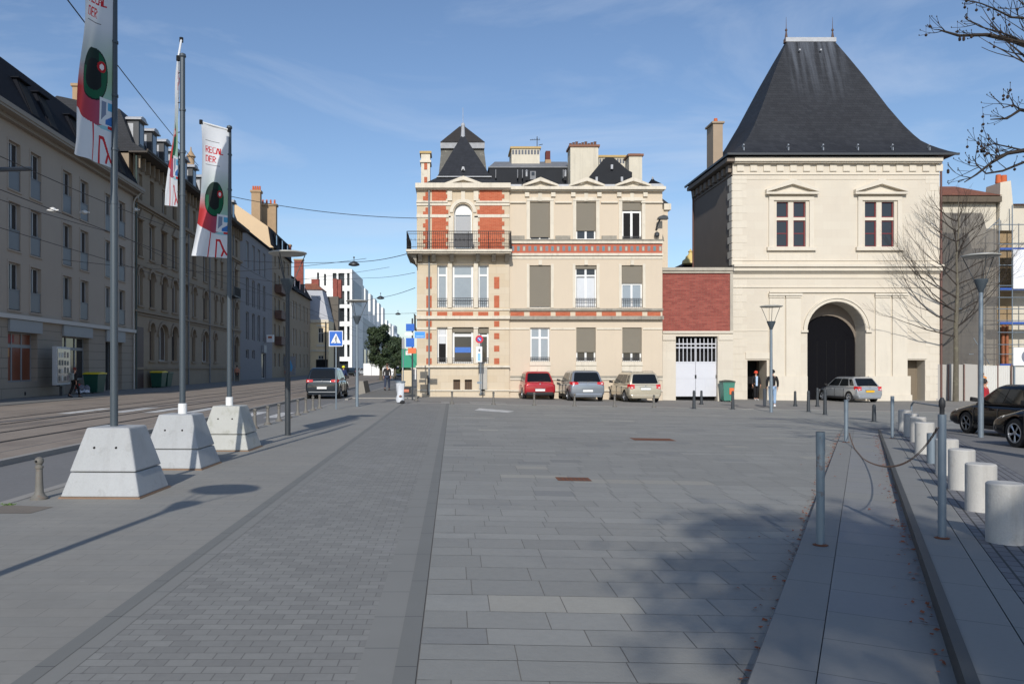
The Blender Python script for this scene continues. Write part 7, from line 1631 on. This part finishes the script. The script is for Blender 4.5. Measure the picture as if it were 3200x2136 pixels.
        mb = MB(); mb.box(axr + wheel_r * 1.3, axf - wheel_r * 1.3, sy * (w0 - 0.04), sy * (w0 + 0.008), 0.2, 0.30); mb.build('sill_trim', trimb, r)
        mb = MB(); mb.hexa([(Lh - 0.34, sy * w0 * 0.97, nose - 0.2), (Lh - 0.05, sy * w0 * 0.72, nose - 0.22), (Lh - 0.08, sy * w0 * 0.45, nose - 0.2), (Lh - 0.3, sy * w0 * 0.5, nose - 0.2)], [(Lh - 0.4, sy * w0 * 0.95, nose - 0.04), (Lh - 0.12, sy * w0 * 0.7, nose - 0.07), (Lh - 0.14, sy * w0 * 0.45, nose - 0.07), (Lh - 0.35, sy * w0 * 0.5, nose - 0.04)]); mb.build('headlight', lampw, r, bevel=0.01)
    mb = MB(); mb.box(Lh - 0.06, Lh + 0.01, -0.4, 0.4, 0.35, 0.52); mb.build('grille', trimb, r)
    if rail:
        for sy in (-1, 1):
            mb = MB(); y = sy * (wt - 0.06); mb.tube([(xrt + 0.15, y, H - 0.01), (xrt + 0.25, y, H + 0.035), (xft - 0.25, y, H + 0.035), (xft - 0.15, y, H - 0.01)], 0.014, 6); mb.build('roof_rail', galv, r)
    mb = MB(); mb.tube([(xrt + 0.3, 0, H - 0.01), (xrt + 0.18, 0, H + 0.1)], 0.006, 4); mb.build('aerial', trimb, r)
    return r
paint = lambda n, c, met=0.0: M(n, c, 0.28 if met else 0.32, 0.03, 2, coat=0.9, metal=met, spec=0.5)
p_red = paint('metallic red paint', srgb(170, 22, 36), 0.25); p_grey = paint('metallic grey paint', srgb(144, 151, 160), 0.55); p_gold = paint('champagne paint', srgb(200, 190, 168), 0.4)
p_silver = paint('silver paint', srgb(176, 180, 184), 0.5); p_black = M('black paint', (0.004, 0.0045, 0.006), 0.08, 0, coat=0.0, spec=0.28); p_blue = paint('dark slate blue paint', srgb(20, 32, 42), 0.2)
def rear_at(x, y, L, ang):       # rear centre touches the ground under pixel x,y
    q = gp(x, y); d = Vector((math.cos(ang), math.sin(ang), 0)); c = q + d * (L / 2); c.z = g(c.x) - 0.055; return c
a = PI / 2 + 0.06
make_car('metallic red hatchback parked tail towards the plaza, leftmost of three', rear_at(1239, 914, 4.1, a), a, p_red, L=4.1, W=1.76, H=1.52, cab=(-0.93, -0.62, 0.08, 0.50), lights='round', tailz=0.98, group='cars parked in front of the house', plate_z=0.46)
make_car('metallic grey hatchback with wide red tail lights, parked in the middle of three', rear_at(1348.5, 918, 4.2, a), a, p_grey, L=4.2, W=1.88, H=1.62, belt=0.98, nose=0.8, cab=(-0.95, -0.72, 0.1, 0.52), lights='wide', tailz=1.06, group='cars parked in front of the house', plate_z=0.5)
make_car('champagne gold estate car with roof rails, rightmost of three', rear_at(1481, 921, 4.4, a + 0.03), a + 0.03, p_gold, L=4.4, W=1.82, H=1.58, belt=0.95, cab=(-0.97, -0.84, 0.1, 0.50), lights='high', tailz=1.0, rail=True, group='cars parked in front of the house', plate_z=0.66)
a = PI / 2
c = gp(738, 915, -0.12); c += Vector((0, 2.3, 0)); c.z = -0.12
make_car('dark slate blue sport utility car driving away up the left street', c, a, p_blue, L=4.5, W=1.86, H=1.70, belt=1.05, nose=0.9, tailz=1.1, cab=(-0.96, -0.80, 0.15, 0.52), wheel_r=0.36, lights='wide', plate_z=0.55, cat='car')
a = PI / 2 + 0.16
c = gp(1995, 921); c += Vector((math.cos(a) * 2.0, math.sin(a) * 2.0, 0)); c.z = g(22) - 0.055
make_car('silver hatchback with yellow number plate, driving into the gatehouse arch', c, a, p_silver, L=4.05, W=1.72, H=1.5, cab=(-0.95, -0.66, 0.1, 0.54), lights='high', platem=plate_y, tailz=0.98, plate_z=0.60)
def side_at(xf, Xside, zl, L, W, ang, label, **k):
    Yf = F * Xside / (xf - CX); c = Vector((Xside + W / 2, Yf - L / 2, 0)); c.z = gz(c.x, c.y)
    return make_car(label, c, ang, p_black, L=L, W=W, **k)
side_at(2172, 14.45, 0, 4.5, 1.76, PI / 2, 'black saloon with dark rims parked behind the lamp at the right edge', H=1.42, belt=0.9, nose=0.72, tailz=0.96, cab=(-0.72, -0.38, 0.12, 0.52), rimm=alloy_d, group='black cars in the car park', lights='mid')
side_at(2270, 12.45, 0, 4.3, 1.76, PI / 2, 'black hatchback with bright alloy wheel, nearest car at the right edge', H=1.44, belt=0.92, nose=0.74, tailz=0.98, cab=(-0.93, -0.6, 0.10, 0.52), wheel_r=0.33, group='black cars in the car park', lights='mid')
# distant cars
a = PI / 2
for l, x, y, Y, m_, h_ in (('far white car at the end of the street by the white hoarding', 822, 858, 150, p_silver, PI / 2 + 2.7), ('far dark car left of the distant white one', 795, 859, 140, p_black, PI / 2 + 2.8), ('far pale van waiting up the street beside the trees', 916, 862, 118, p_silver, -PI / 2)):
    q = at(x, y, Y); make_car(l, (q.x, Y, -0.03 if q.x < -8 else -0.12), h_, m_, H=1.5 if 'van' not in l else 1.7, group='distant cars in the street')

# ================================================================ PEOPLE
skinm = M('skin', srgb(196, 144, 118), 0.6, 0.05, 5); hairm = M('dark hair', srgb(34, 26, 22), 0.7, 0.1, 10); shoem = M('dark shoes', srgb(30, 28, 28), 0.5, 0.1, 8)
def skinmesh(name, joints, edges, mat, par, sub=1):
    me = bpy.data.meshes.new(name); idx = {k: i for i, k in enumerate(joints)}
    me.from_pydata([j[0] for j in joints.values()], [(idx[a], idx[b]) for a, b in edges], [])
    me.materials.append(mat); o = bpy.data.objects.new(name, me); C.objects.link(o)
    m = o.modifiers.new('skin', 'SKIN'); m.use_smooth_shade = True; m.branch_smoothing = 0.5
    for i, j in enumerate(joints.values()):
        sv = me.skin_vertices[0].data[i]; r = j[1]; sv.radius = r if isinstance(r, tuple) else (r, r); sv.use_root = (i == 0)
    s = o.modifiers.new('sub', 'SUBSURF'); s.levels = sub; s.render_levels = sub
    bake(o); o.data.materials.clear(); o.data.materials.append(mat); o.parent = par
    return o
def person(label, loc, yaw, h=1.72, stride=0.25, jacket=None, trousers=None, hair=None, arm=(0.1, -0.1), coat=0.0, cap=None, shoes=None, bend=0.0, extra=None):
    """faces local +y"""
    r = thing('person', label, 'person', loc, yaw); k = h / 1.75; r.scale = (k, k, k)
    J = {}
    def V(x, y, z): return (x, y + bend * max(0, z - 0.95), z)
    J['pelvis'] = (V(0, 0, 0.95), (0.135, 0.10)); J['waist'] = (V(0, 0, 1.12), (0.12, 0.09)); J['chest'] = (V(0, 0, 1.33), (0.145, 0.10)); J['neckb'] = (V(0, -0.005, 1.455), (0.065, 0.06)); J['neck'] = (V(0, 0.005, 1.50), (0.05, 0.05))
    J['head0'] = (V(0, 0.02, 1.56), (0.06, 0.07)); J['head1'] = (V(0, 0.025, 1.64), (0.075, 0.09)); J['head2'] = (V(0, 0.015, 1.71), (0.06, 0.075)); J['nose'] = (V(0, 0.115, 1.625), (0.012, 0.012))
    E = [('pelvis', 'waist'), ('waist', 'chest'), ('chest', 'neckb'), ('neckb', 'neck'), ('neck', 'head0'), ('head0', 'head1'), ('head1', 'head2'), ('head1', 'nose')]
    JC, EC, JT, ET = {}, [], {}, []
    for s, sg in (('l', -1), ('r', 1)):
        st = stride * sg; am = arm[0] if sg < 0 else arm[1]
        hip = V(sg * 0.095, 0, 0.90); knee = (sg * 0.10, st * 0.55 + 0.03, 0.50); ank = (sg * 0.10, st * 1.0 - (0.06 if st < 0 else 0), 0.09 + (0.06 if st < -0.1 else 0)); toe = (sg * 0.115, st * 1.0 + 0.14, 0.04)
        sh = V(sg * 0.185, 0, 1.41); el = V(sg * 0.235, am * 0.45 - 0.02, 1.14); wr = V(sg * 0.24, am + 0.04, 0.90 + abs(am) * 0.25)
        J['hip' + s] = (hip, (0.085, 0.09)); J['knee' + s] = (knee, 0.055); J['ank' + s] = (ank, 0.038); J['toe' + s] = (toe, (0.035, 0.028))
        J['sh' + s] = (sh, 0.055); J['el' + s] = (el, 0.04); J['wr' + s] = (wr, 0.026); pm = (wr[0], wr[1] + 0.02, wr[2] - 0.07); J['palm' + s] = (pm, (0.016, 0.032))
        E += [('pelvis', 'hip' + s), ('hip' + s, 'knee' + s), ('knee' + s, 'ank' + s), ('ank' + s, 'toe' + s), ('chest', 'sh' + s), ('sh' + s, 'el' + s), ('el' + s, 'wr' + s), ('wr' + s, 'palm' + s)]
        for f, (dy, ln) in enumerate(((0.03, 0.07), (0.012, 0.08), (-0.008, 0.075), (-0.026, 0.06))):
            J['f%d' % f + s] = ((pm[0] - sg * 0.006, pm[1] + dy, pm[2] - 0.045), 0.0085); J['g%d' % f + s] = ((pm[0] - sg * 0.02, pm[1] + dy + 0.006, pm[2] - 0.045 - ln), 0.007); E += [('palm' + s, 'f%d' % f + s), ('f%d' % f + s, 'g%d' % f + s)]
        J['th' + s] = ((pm[0] - sg * 0.02, pm[1] + 0.05, pm[2] + 0.0), 0.009); J['ti' + s] = ((pm[0] - sg * 0.03, pm[1] + 0.06, pm[2] - 0.04), 0.0075); E += [('palm' + s, 'th' + s), ('th' + s, 'ti' + s)]
        JC['sh' + s] = (sh, 0.082); JC['el' + s] = (el, 0.062); JC['wr' + s] = ((wr[0], wr[1], wr[2] + 0.02), 0.046); EC += [('chest', 'sh' + s), ('sh' + s, 'el' + s), ('el' + s, 'wr' + s)]
        JT['hip' + s] = (hip, (0.105, 0.11)); JT['knee' + s] = (knee, 0.078); JT['ank' + s] = ((ank[0], ank[1], ank[2] + 0.02), 0.062); ET += [('pelvis', 'hip' + s), ('hip' + s, 'knee' + s), ('knee' + s, 'ank' + s)]
    b = skinmesh('body', J, E, skinm, r)
    JC0 = {'pelvis': (V(0, 0, 0.90 - coat), (0.17 + coat * 0.06, 0.135)), 'waist': (V(0, 0, 1.10), (0.155, 0.125)), 'chest': (V(0, 0, 1.33), (0.175, 0.135)), 'neckb': (V(0, -0.01, 1.47), (0.075, 0.075))}
    JC0.update(JC); skinmesh('jacket', JC0, [('pelvis', 'waist'), ('waist', 'chest'), ('chest', 'neckb')] + EC, jacket, r)
    JT0 = {'pelvis': (V(0, 0, 0.97), (0.15, 0.12))}; JT0.update(JT); skinmesh('trousers', JT0, ET, trousers, r)
    mb = MB()
    for s, sg in (('l', -1), ('r', 1)):
        a_ = J['ank' + s][0]; t_ = J['toe' + s][0]; z0 = a_[2] - 0.09; mb.hexa([(a_[0] - 0.045, a_[1] - 0.07, z0), (a_[0] + 0.045, a_[1] - 0.07, z0), (t_[0] + 0.045, t_[1] + 0.05, 0), (t_[0] - 0.045, t_[1] + 0.05, 0)], [(a_[0] - 0.04, a_[1] - 0.06, z0 + 0.11), (a_[0] + 0.04, a_[1] - 0.06, z0 + 0.11), (t_[0] + 0.035, t_[1] + 0.03, 0.06), (t_[0] - 0.035, t_[1] + 0.03, 0.06)])
    mb.build('shoes', shoes or shoem, r, bevel=0.015)
    hd = V(0, 0.02, 1.655); mb = MB(); prof = [(0.098, -0.06), (0.108, 0.0), (0.10, 0.05), (0.07, 0.095), (0.02, 0.115)]
    mb.lathe(prof, (hd[0], hd[1] - 0.028, hd[2]), 16); mb.v = [Vector((v.x * 0.86, v.y - (0.0), v.z)) for v in mb.v]
    mb.build('hair', hair or hairm, r)
    mb = MB()
    for sg in (-1, 1): mb.lathe([(0.004, -0.008), (0.011, 0), (0.004, 0.008)], V(sg * 0.03, 0.108, 1.648), 8)
    e_ = mb.build('eyes', hairm, r)
    mb = MB(); q = V(0, 0.108, 1.585); mb.box(q[0] - 0.024, q[0] + 0.024, q[1] - 0.006, q[1] + 0.003, q[2] - 0.006, q[2] + 0.004); mb.build('mouth', M('lips', srgb(150, 80, 74), 0.6, 0), r)
    if cap: mb = MB(); mb.lathe([(0.112, -0.045), (0.118, 0.0), (0.10, 0.075), (0.03, 0.12)], (hd[0], hd[1] - 0.02, hd[2] + 0.005), 16); mb.build('hat', cap, r)
    if extra: extra(r)
    return r
cl = lambda n, c: M(n, c, 0.9, 0.12, 9, 0.4, 60)
blackc, jeans, pale_j, redc = cl('black cloth', srgb(30, 29, 31)), cl('blue denim', srgb(52, 62, 84)), cl('pale blue jeans', srgb(150, 176, 204)), cl('red scarf cloth', srgb(172, 44, 40))
def pack(r):
    mb = MB(); mb.box(-0.15, 0.15, -0.24, -0.13, 1.02, 1.42); mb.build('backpack', M('pale grey backpack', srgb(150, 156, 154), 0.7, 0.3, 8), r, bevel=0.04)
person('woman in dark clothes with a pale backpack walking past the shop windows, far left', (rowX(43.5) + 2.6, 43.6, 0), -0.5, 1.6, 0.24, blackc, cl('black trousers', srgb(20, 20, 24)), hair=M('reddish hair', srgb(104, 44, 36), 0.7, 0.1, 10), arm=(0.14, -0.14), extra=pack)
person('person in an orange pink coat walking by the facades, beside the third pole', (rowX(88) + 1.4, 88, 0), 0.2, 1.75, 0.08, cl('salmon coat', srgb(200, 138, 112)), cl('black trousers', srgb(20, 20, 24)), coat=0.2)
q = gp(888, 895); person('tall man in a dark grey coat and jeans walking away up the street pavement', q, PI - 0.1 + PI, 1.84, 0.22, cl('charcoal coat', srgb(40, 39, 41)), jeans, hair=M('greying hair', srgb(80, 62, 52), 0.8, 0.1, 10), arm=(0.08, -0.08), coat=0.12)
q = gp(1772, 932); q.z = gz(q.x, q.y)
def bag(r):
    mb = MB(); mb.box(-0.42, -0.28, -0.06, 0.3, 0.02, 0.85); mb.build('bag', M('dark long bag', srgb(56, 62, 70), 0.7, 0.1, 5), r, bevel=0.03)
person('person in black hooded jacket and pale jeans standing behind the gatehouse lamp', q, -0.35, 1.76, 0.04, blackc, pale_j, cap=cl('black hood', srgb(22, 22, 26)), shoes=M('white shoes', srgb(220, 220, 220), 0.5, 0), arm=(0.12, 0.05), extra=bag)
xg = (1732 - CX) / F * (GY + 0.45)
def scarf(r):
    mb = MB(); mb.hexa([(-0.05, 0.135, 0.86), (0.06, 0.135, 0.86), (0.06, 0.15, 0.86), (-0.05, 0.15, 0.86)], [(-0.06, 0.145, 1.44), (0.07, 0.145, 1.44), (0.07, 0.165, 1.44), (-0.06, 0.165, 1.44)]); mb.build('scarf', M('pale blue white scarf', srgb(176, 200, 226), 0.8, 0.2, 8), r)
person('person in black with long pale scarf standing in the left gatehouse doorway', (xg, GY + 0.3, g(22) - 0.02), PI, 1.78, 0.08, blackc, cl('black trousers', srgb(20, 20, 24)), cap=M('orange red hat', srgb(214, 74, 48), 0.8, 0.1, 8), shoes=M('white shoes', srgb(220, 220, 220), 0.5, 0), arm=(0.06, 0.06), extra=scarf)
Yp = 27.5; xp = (2258 - CX) / F * Yp; person('person in red jacket seen behind the far black car', (xp, Yp, g(22)), PI + 0.6, 1.62, 0.05, cl('red jacket', srgb(168, 34, 44)), jeans, arm=(0.1, 0.1))
q = at(788, 905, 60); person('person in a yellow helmet and dark blue clothes beyond the dark blue car', (q.x, 60, -0.03), 0.2, 1.72, 0.1, cl('navy jacket', srgb(40, 56, 96)), cl('black trousers', srgb(20, 20, 24)), cap=M('yellow helmet', srgb(230, 226, 50), 0.5, 0), arm=(0.2, 0.2))

# ================================================================ TREES
def branches(mb, p, d, L, r, lvl, rr, ends, spread=0.5, up=0.12, bend=0.25, n=6, minr=0.004, kids=(2, 3)):
    segs = 4; pts = [p.copy()]; rs = [r]; q = p.copy(); dd = d.copy()
    for i in range(segs):
        dd = (dd + Vector((rr.uniform(-1, 1), rr.uniform(-1, 1), rr.uniform(-1, 1))) * bend * 0.3 + Vector((0, 0, up * 0.3))).normalized()
        q = q + dd * (L / segs); pts.append(q.copy()); rs.append(max(minr, r * (1 - 0.45 * (i + 1) / segs)))
    mb.tube(pts, rs, n, cap=False)
    if lvl <= 0: ends.append((pts[-1], dd)); return
    for k in range(rr.randint(*kids)):
        ax = Vector((rr.uniform(-1, 1), rr.uniform(-1, 1), rr.uniform(-0.4, 0.7))); ax = (ax - dd * ax.dot(dd)).normalized()
        nd = (dd + ax * spread * rr.uniform(0.6, 1.3)).normalized(); j = rr.randint(2, segs)
        branches(mb, pts[j], nd, L * rr.uniform(0.6, 0.82), rs[j] * 0.68, lvl - 1, rr, ends, spread, up, bend, max(3, n - 1), minr, kids)
    branches(mb, pts[-1], dd, L * 0.72, rs[-1] * 0.9, lvl - 1, rr, ends, spread, up, bend, max(3, n - 1), minr, kids)
# bare tree before the gatehouse
q = Vector((( 2192 - CX) / F * 49, 49, g(22))); t = thing('bare_tree', 'leafless slender tree between the gatehouse corner and the hoarding', 'tree', q)
rr = random.Random(21); mb = MB(); mb.tube([(0, 0, -0.2), (0.03, 0, 2.2), (0.02, 0.0, 4.4), (0.12, 0.0, 6.6), (0.06, 0.0, 8.6), (0.2, 0.0, 10.4), (0.16, 0, 12.2)], [0.17, 0.14, 0.12, 0.085, 0.055, 0.035, 0.012], 10); mb.build('trunk', barkm, t)
mb = MB(); ends = []
for z in (4.4, 5.3, 6.1, 6.9, 7.6, 8.3, 8.9, 9.5, 10.1, 10.7):
    for k in range(2):
        a = rr.uniform(0, 2 * PI); rad = 2.3 * (1 - (z - 3.6) / 12); branches(mb, Vector((0.05, 0.08, z)), Vector((math.cos(a), math.sin(a) * 0.3, 0.35)).normalized(), rad * 1.15, 0.045, 3, rr, ends, 0.5, 0.25, 0.5, 5, 0.0045, (1, 3))
for dx, dz, z in ((-1, 0.12, 4.7), (-1, 0.22, 3.8), (-1, 0.45, 5.3), (-0.9, 0.5, 6.2)):
    branches(mb, Vector((0.0, 0.05, z)), Vector((dx, rr.uniform(-0.2, 0.05), dz)).normalized(), 2.5, 0.05, 3, rr, ends, 0.42, 0.2, 0.5, 5, 0.004, (1, 2))
mb.v = [Vector((v.x, 0.05 + (v.y - 0.05) * 0.35 - 0.1, v.z)) for v in mb.v]
mb.build('crown', twigm, t)
# plane tree just outside the right edge whose branch tips enter the frame
def seedballs(mb, ends, rr, n, r=0.022):
    for i in range(n):
        p, d = rr.choice(ends); l = rr.uniform(0.05, 0.16); c = p - Vector((0, 0, l)); mb.tube([p, c], 0.0022, 3, cap=False); mb.lathe([(r * 0.3, -r), (r, -r * 0.3), (r, r * 0.3), (r * 0.3, r)], c, 6)
def tube_px(mb, pts, Y, r0, r1):
    P = [at(x, y, Y + dy) for x, y, dy in pts]; n = len(P); mb.tube(P, [r0 + (r1 - r0) * i / (n - 1) for i in range(n)], 5, cap=False); return P
t = thing('plane_tree', 'plane tree whose budded bare branches with seed balls reach in at the top right', 'tree', (10.6, 12.5, 0))
t.location.z = gz(10.6, 12.5)
off = Vector(t.location)
mb = MB(); mb.tube([(0, 0, -0.2), (0.1, 0, 2), (0, 0.1, 4.0), (-0.05, 0.1, 6.2)], [0.24, 0.2, 0.17, 0.11], 12); mb.build('trunk', barkm, t)
mb = MB(); rr = random.Random(33); ends = []
limbs = [
    [(2760, 330, 0.3), (2560, 190, 0.0), (2450, 130, 0), (2349, 100, 0), (2318, 92, 0), (2262, 80, 0), (2200, 82, 0), (2165, 72, 0), (2152, 68, 0)],
    [(2349, 100, 0), (2332, 88, 0), (2300, 76, 0), (2250, 62, -0.1), (2217, 45, -0.1)], [(2349, 42, 0.1), (2320, 40, 0), (2280, 20, 0), (2250, 8, 0), (2190, -4, 0)],
    [(2760, 500, 0.2), (2500, 300, 0.2), (2400, 262, 0), (2340, 252, 0), (2310, 272, 0), (2272, 274, 0)], [(2340, 252, 0), (2325, 240, 0), (2300, 248, 0)],
    [(2760, 560, 0), (2520, 430, 0), (2420, 370, 0), (2349, 345, 0), (2310, 352, 0), (2276, 372, 0), (2240, 400, 0), (2212, 418, 0)],
    [(2420, 370, 0), (2349, 372, 0), (2300, 392, 0), (2262, 398, 0), (2240, 378, 0), (2236, 366, 0)], [(2349, 345, 0), (2318, 338, 0), (2280, 330, 0), (2262, 334, 0)], [(2310, 352, 0), (2290, 358, 0), (2262, 352, 0)],
    [(2450, 130, 0), (2400, 60, 0.1), (2360, 20, 0.2), (2330, -5, 0.2)]]
R0 = [0.06, 0.012, 0.012, 0.045, 0.007, 0.05, 0.015, 0.007, 0.007, 0.016]
for L_, r0 in zip(limbs, R0):
    P = [at(x, y, 12.4 + dy) - off for x, y, dy in L_]; n = len(P)
    if L_[0][0] > 2700: P[0] = Vector((-0.05, 0.05, {330: 5.6, 500: 4.6, 560: 3.8}[L_[0][1]]))
    mb.tube(P, [r0 * (1 - i / (n - 1)) + 0.007 for i in range(n)], 6)
    for i in range(max(1, n - 6), n):
        for k in range(2):
            a = rr.uniform(0, 2 * PI); d = Vector((-0.7 + rr.uniform(-0.3, 0.5), rr.uniform(-0.7, 0.7), rr.uniform(-0.4, 0.8))).normalized()
            e2 = []; branches(mb, P[i].lerp(P[i - 1], rr.random()), d, rr.uniform(0.12, 0.28), 0.007, 1, rr, e2, 0.6, 0.1, 0.5, 4, 0.0035, (1, 2)); ends += e2
for p_, d in ends: mb.lathe([(0.004, -0.004), (0.009, 0.006), (0.003, 0.02)], p_, 5)
# the rest of its crown, out of the picture to the right and above
e3 = []
for k in range(9):
    a = rr.uniform(-1.2, 1.8); branches(mb, Vector((0, 0.1, rr.uniform(4.2, 6.2))), Vector((math.cos(a), math.sin(a), 0.8)).normalized(), 1.5, 0.08, 3, rr, e3, 0.55, 0.15, 0.3, 5, 0.006, (2, 3))
mb.build('crown', twigm, t)
mb = MB(); seedballs(mb, ends, rr, 58); each(mb, 'seed_ball', M('dark seed balls', srgb(52, 40, 34), 0.9, 0.2, 20), t)
# a second plane tree behind the viewer that shades the near right of the plaza
def shade_tree(label, X, Y, seed, H0=3.2, lv=4):
    t = thing('plane_tree', label, 'tree', (X, Y, gz(X, Y)), 0, 'plane trees behind the viewer')
    rr = random.Random(seed); mb = MB(); mb.tube([(0, 0, -0.2), (0, 0, 2), (0.05, 0, H0)], [0.3, 0.24, 0.18], 10); mb.build('trunk', barkm, t)
    mb = MB(); ends = []
    for k in range(7):
        a = 2 * PI * k / 7 + rr.uniform(-0.3, 0.3); branches(mb, Vector((0.05, 0, H0 - 0.2)), Vector((math.cos(a), math.sin(a), 1.1)).normalized(), 2.0, 0.11, lv, rr, ends, 0.5, 0.15, 0.3, 5, 0.01, (2, 3))
    mb.build('crown', twigm, t); mb = MB()
    for p, d in ends:
        for j in range(14):
            c = p + Vector((rr.gauss(0, 0.32), rr.gauss(0, 0.32), rr.gauss(0, 0.32))); s = rr.uniform(0.08, 0.15); ax = Vector((rr.gauss(0, 1), rr.gauss(0, 1), rr.gauss(0, 1))).normalized(); b = ax.orthogonal().normalized(); e = ax.cross(b)
            mb.add([c - b * s, c + e * s * 0.5, c + b * s, c - e * s * 0.5], [(0, 1, 2, 3)])
    mb.build('shade_leaves', M('added shade leaves', srgb(120, 88, 54), 0.8, 0.2, 5), t)  # leaves added to the bare crown to thicken its shade on the plaza
shade_tree('plane tree standing behind the camera to the right, seen only by its shade', 2.7, -15.5, 5, 7.2)
shade_tree('further plane tree behind the camera at right, seen only by its shade', 6.8, -15.5, 8, 7.2)
# leafy trees at the end of the street
leafd = M('dark evergreen leaves', srgb(46, 60, 40), 0.7, 0.35, 1.5); leafd2 = M('lighter evergreen leaves', srgb(62, 78, 48), 0.7, 0.3, 1.5)  # two green tones, dealt to the leaves at random
def leafy(label, x, y, Y, wpx, toppx, seed, n=2600):
    q = at(x, y, Y); q.z = 0; k = F / Y; R_ = wpx / k / 2; top = CAMZ + (CY - toppx) / k; rr = random.Random(seed)
    t = thing('evergreen_tree', label, 'tree', q, 0, 'evergreen trees far up the street')
    mb = MB(); mb.tube([(0, 0, -0.2), (0, 0, top * 0.45)], [0.22, 0.14], 8); ends = []
    for i in range(6): a = i * 1.05; branches(mb, Vector((0, 0, top * 0.4)), Vector((math.cos(a), math.sin(a), 0.8)).normalized(), R_ * 0.6, 0.07, 1, rr, ends)
    mb.build('trunk', barkm, t)
    cl_ = []
    for i in range(46):
        a, b = rr.uniform(0, 2 * PI), rr.uniform(-0.9, 1); f = rr.uniform(0.3, 0.85); c = Vector((math.cos(a) * R_ * f * math.sqrt(1 - b * b * 0.8), math.sin(a) * R_ * f * math.sqrt(1 - b * b * 0.8), top * 0.58 + b * top * 0.34)); cl_.append((c, rr.uniform(0.2, 0.42) * R_))
    mb = MB()
    for i in range(n):
        c, cr = rr.choice(cl_); v = Vector((rr.gauss(0, 1), rr.gauss(0, 1), rr.gauss(0, 0.8))).normalized() * cr * rr.uniform(0.5, 1.05); p = c + v; s = rr.uniform(0.06, 0.14)
        ax = (v + Vector((rr.gauss(0, 1), rr.gauss(0, 1), rr.gauss(0, 1))) * cr * 0.5).normalized(); b = ax.orthogonal().normalized(); e = ax.cross(b)
        mb.m(rr.randint(0, 1)).add([p - b * s, p + e * s * 0.7, p + b * s, p - e * s * 0.7], [(0, 1, 2, 3)])
    mb.build('crown', [leafd, leafd2], t)
leafy('nearest round evergreen tree far up the street', 874, 855, 100, 74, 738, 3, 15000)
leafy('lower evergreen tree right of the round one, up the street', 906, 855, 112, 52, 768, 4, 9000)
leafy('dark evergreen tree close behind the corner signs', 926, 856, 92, 44, 800, 5, 8000)

# ================================================================ LIGHT, SKY, CAMERA
EL, AZ = math.radians(29), math.radians(7)
sd = Vector((-math.sin(AZ) * math.cos(EL), -math.cos(AZ) * math.cos(EL), math.sin(EL)))
sun = bpy.data.lights.new('sun', 'SUN'); sun.energy = 3.6; sun.angle = math.radians(0.55); sun.color = (1.0, 0.955, 0.88)
so = bpy.data.objects.new('sun', sun); C.objects.link(so); so.rotation_euler = sd.to_track_quat('Z', 'Y').to_euler()
w = bpy.data.worlds.new('World'); bpy.context.scene.world = w; w.use_nodes = True
nt = w.node_tree; N = nt.nodes; L = nt.links; bg = N['Background']
sky = N.new('ShaderNodeTexSky'); sky.sky_type = 'NISHITA'; sky.sun_disc = False; sky.sun_elevation = EL; sky.sun_rotation = math.radians(187); sky.air_density = 1.0; sky.dust_density = 0.6; sky.ozone_density = 2.0; sky.altitude = 200
tc = N.new('ShaderNodeTexCoord'); mp = N.new('ShaderNodeMapping'); L.new(tc.outputs['Generated'], mp.inputs[0]); mp.inputs['Scale'].default_value = (1.0, 1.6, 4.5); mp.inputs['Rotation'].default_value = (0.1, 0.25, 0.3)
n1 = N.new('ShaderNodeTexNoise'); n1.inputs['Scale'].default_value = 1.7; n1.inputs['Detail'].default_value = 9; n1.inputs['Roughness'].default_value = 0.58; n1.inputs['Distortion'].default_value = 0.8; L.new(mp.outputs[0], n1.inputs['Vector'])
cr = N.new('ShaderNodeMapRange'); cr.inputs['From Min'].default_value = 0.50; cr.inputs['From Max'].default_value = 0.78; cr.inputs['To Max'].default_value = 0.5; L.new(n1.outputs['Fac'], cr.inputs['Value'])
mx = N.new('ShaderNodeMix'); mx.data_type = 'RGBA'; L.new(cr.outputs[0], mx.inputs[0]); L.new(sky.outputs[0], mx.inputs[6]); mx.inputs[7].default_value = (6.2, 6.6, 7.2, 1)
tn = N.new('ShaderNodeMix'); tn.data_type = 'RGBA'; tn.blend_type = 'MULTIPLY'; tn.inputs[0].default_value = 1; L.new(mx.outputs[2], tn.inputs[6]); tn.inputs[7].default_value = (0.91, 0.955, 1.03, 1)
L.new(tn.outputs[2], bg.inputs['Color']); bg.inputs['Strength'].default_value = 0.122
cam = bpy.data.cameras.new('camera'); co = bpy.data.objects.new('camera', cam); C.objects.link(co)
co.location = (0, 0, CAMZ); co.rotation_euler = (PI / 2, 0, 0); cam.sensor_width = 36; cam.lens = 36 * F / 2349
cam.shift_x = (2349 / 2 - CX) / 2349; cam.shift_y = (CY - 1568 / 2) / 2349; cam.clip_end = 5000; cam.clip_start = 0.1
sc_ = bpy.context.scene; sc_.camera = co
sc_.view_settings.view_transform = 'Standard'; sc_.view_settings.look = 'None'; sc_.view_settings.exposure = 0; sc_.view_settings.gamma = 1
sc_.cycles.max_bounces = 6; sc_.cycles.diffuse_bounces = 3; sc_.cycles.glossy_bounces = 3; sc_.cycles.transparent_max_bounces = 12
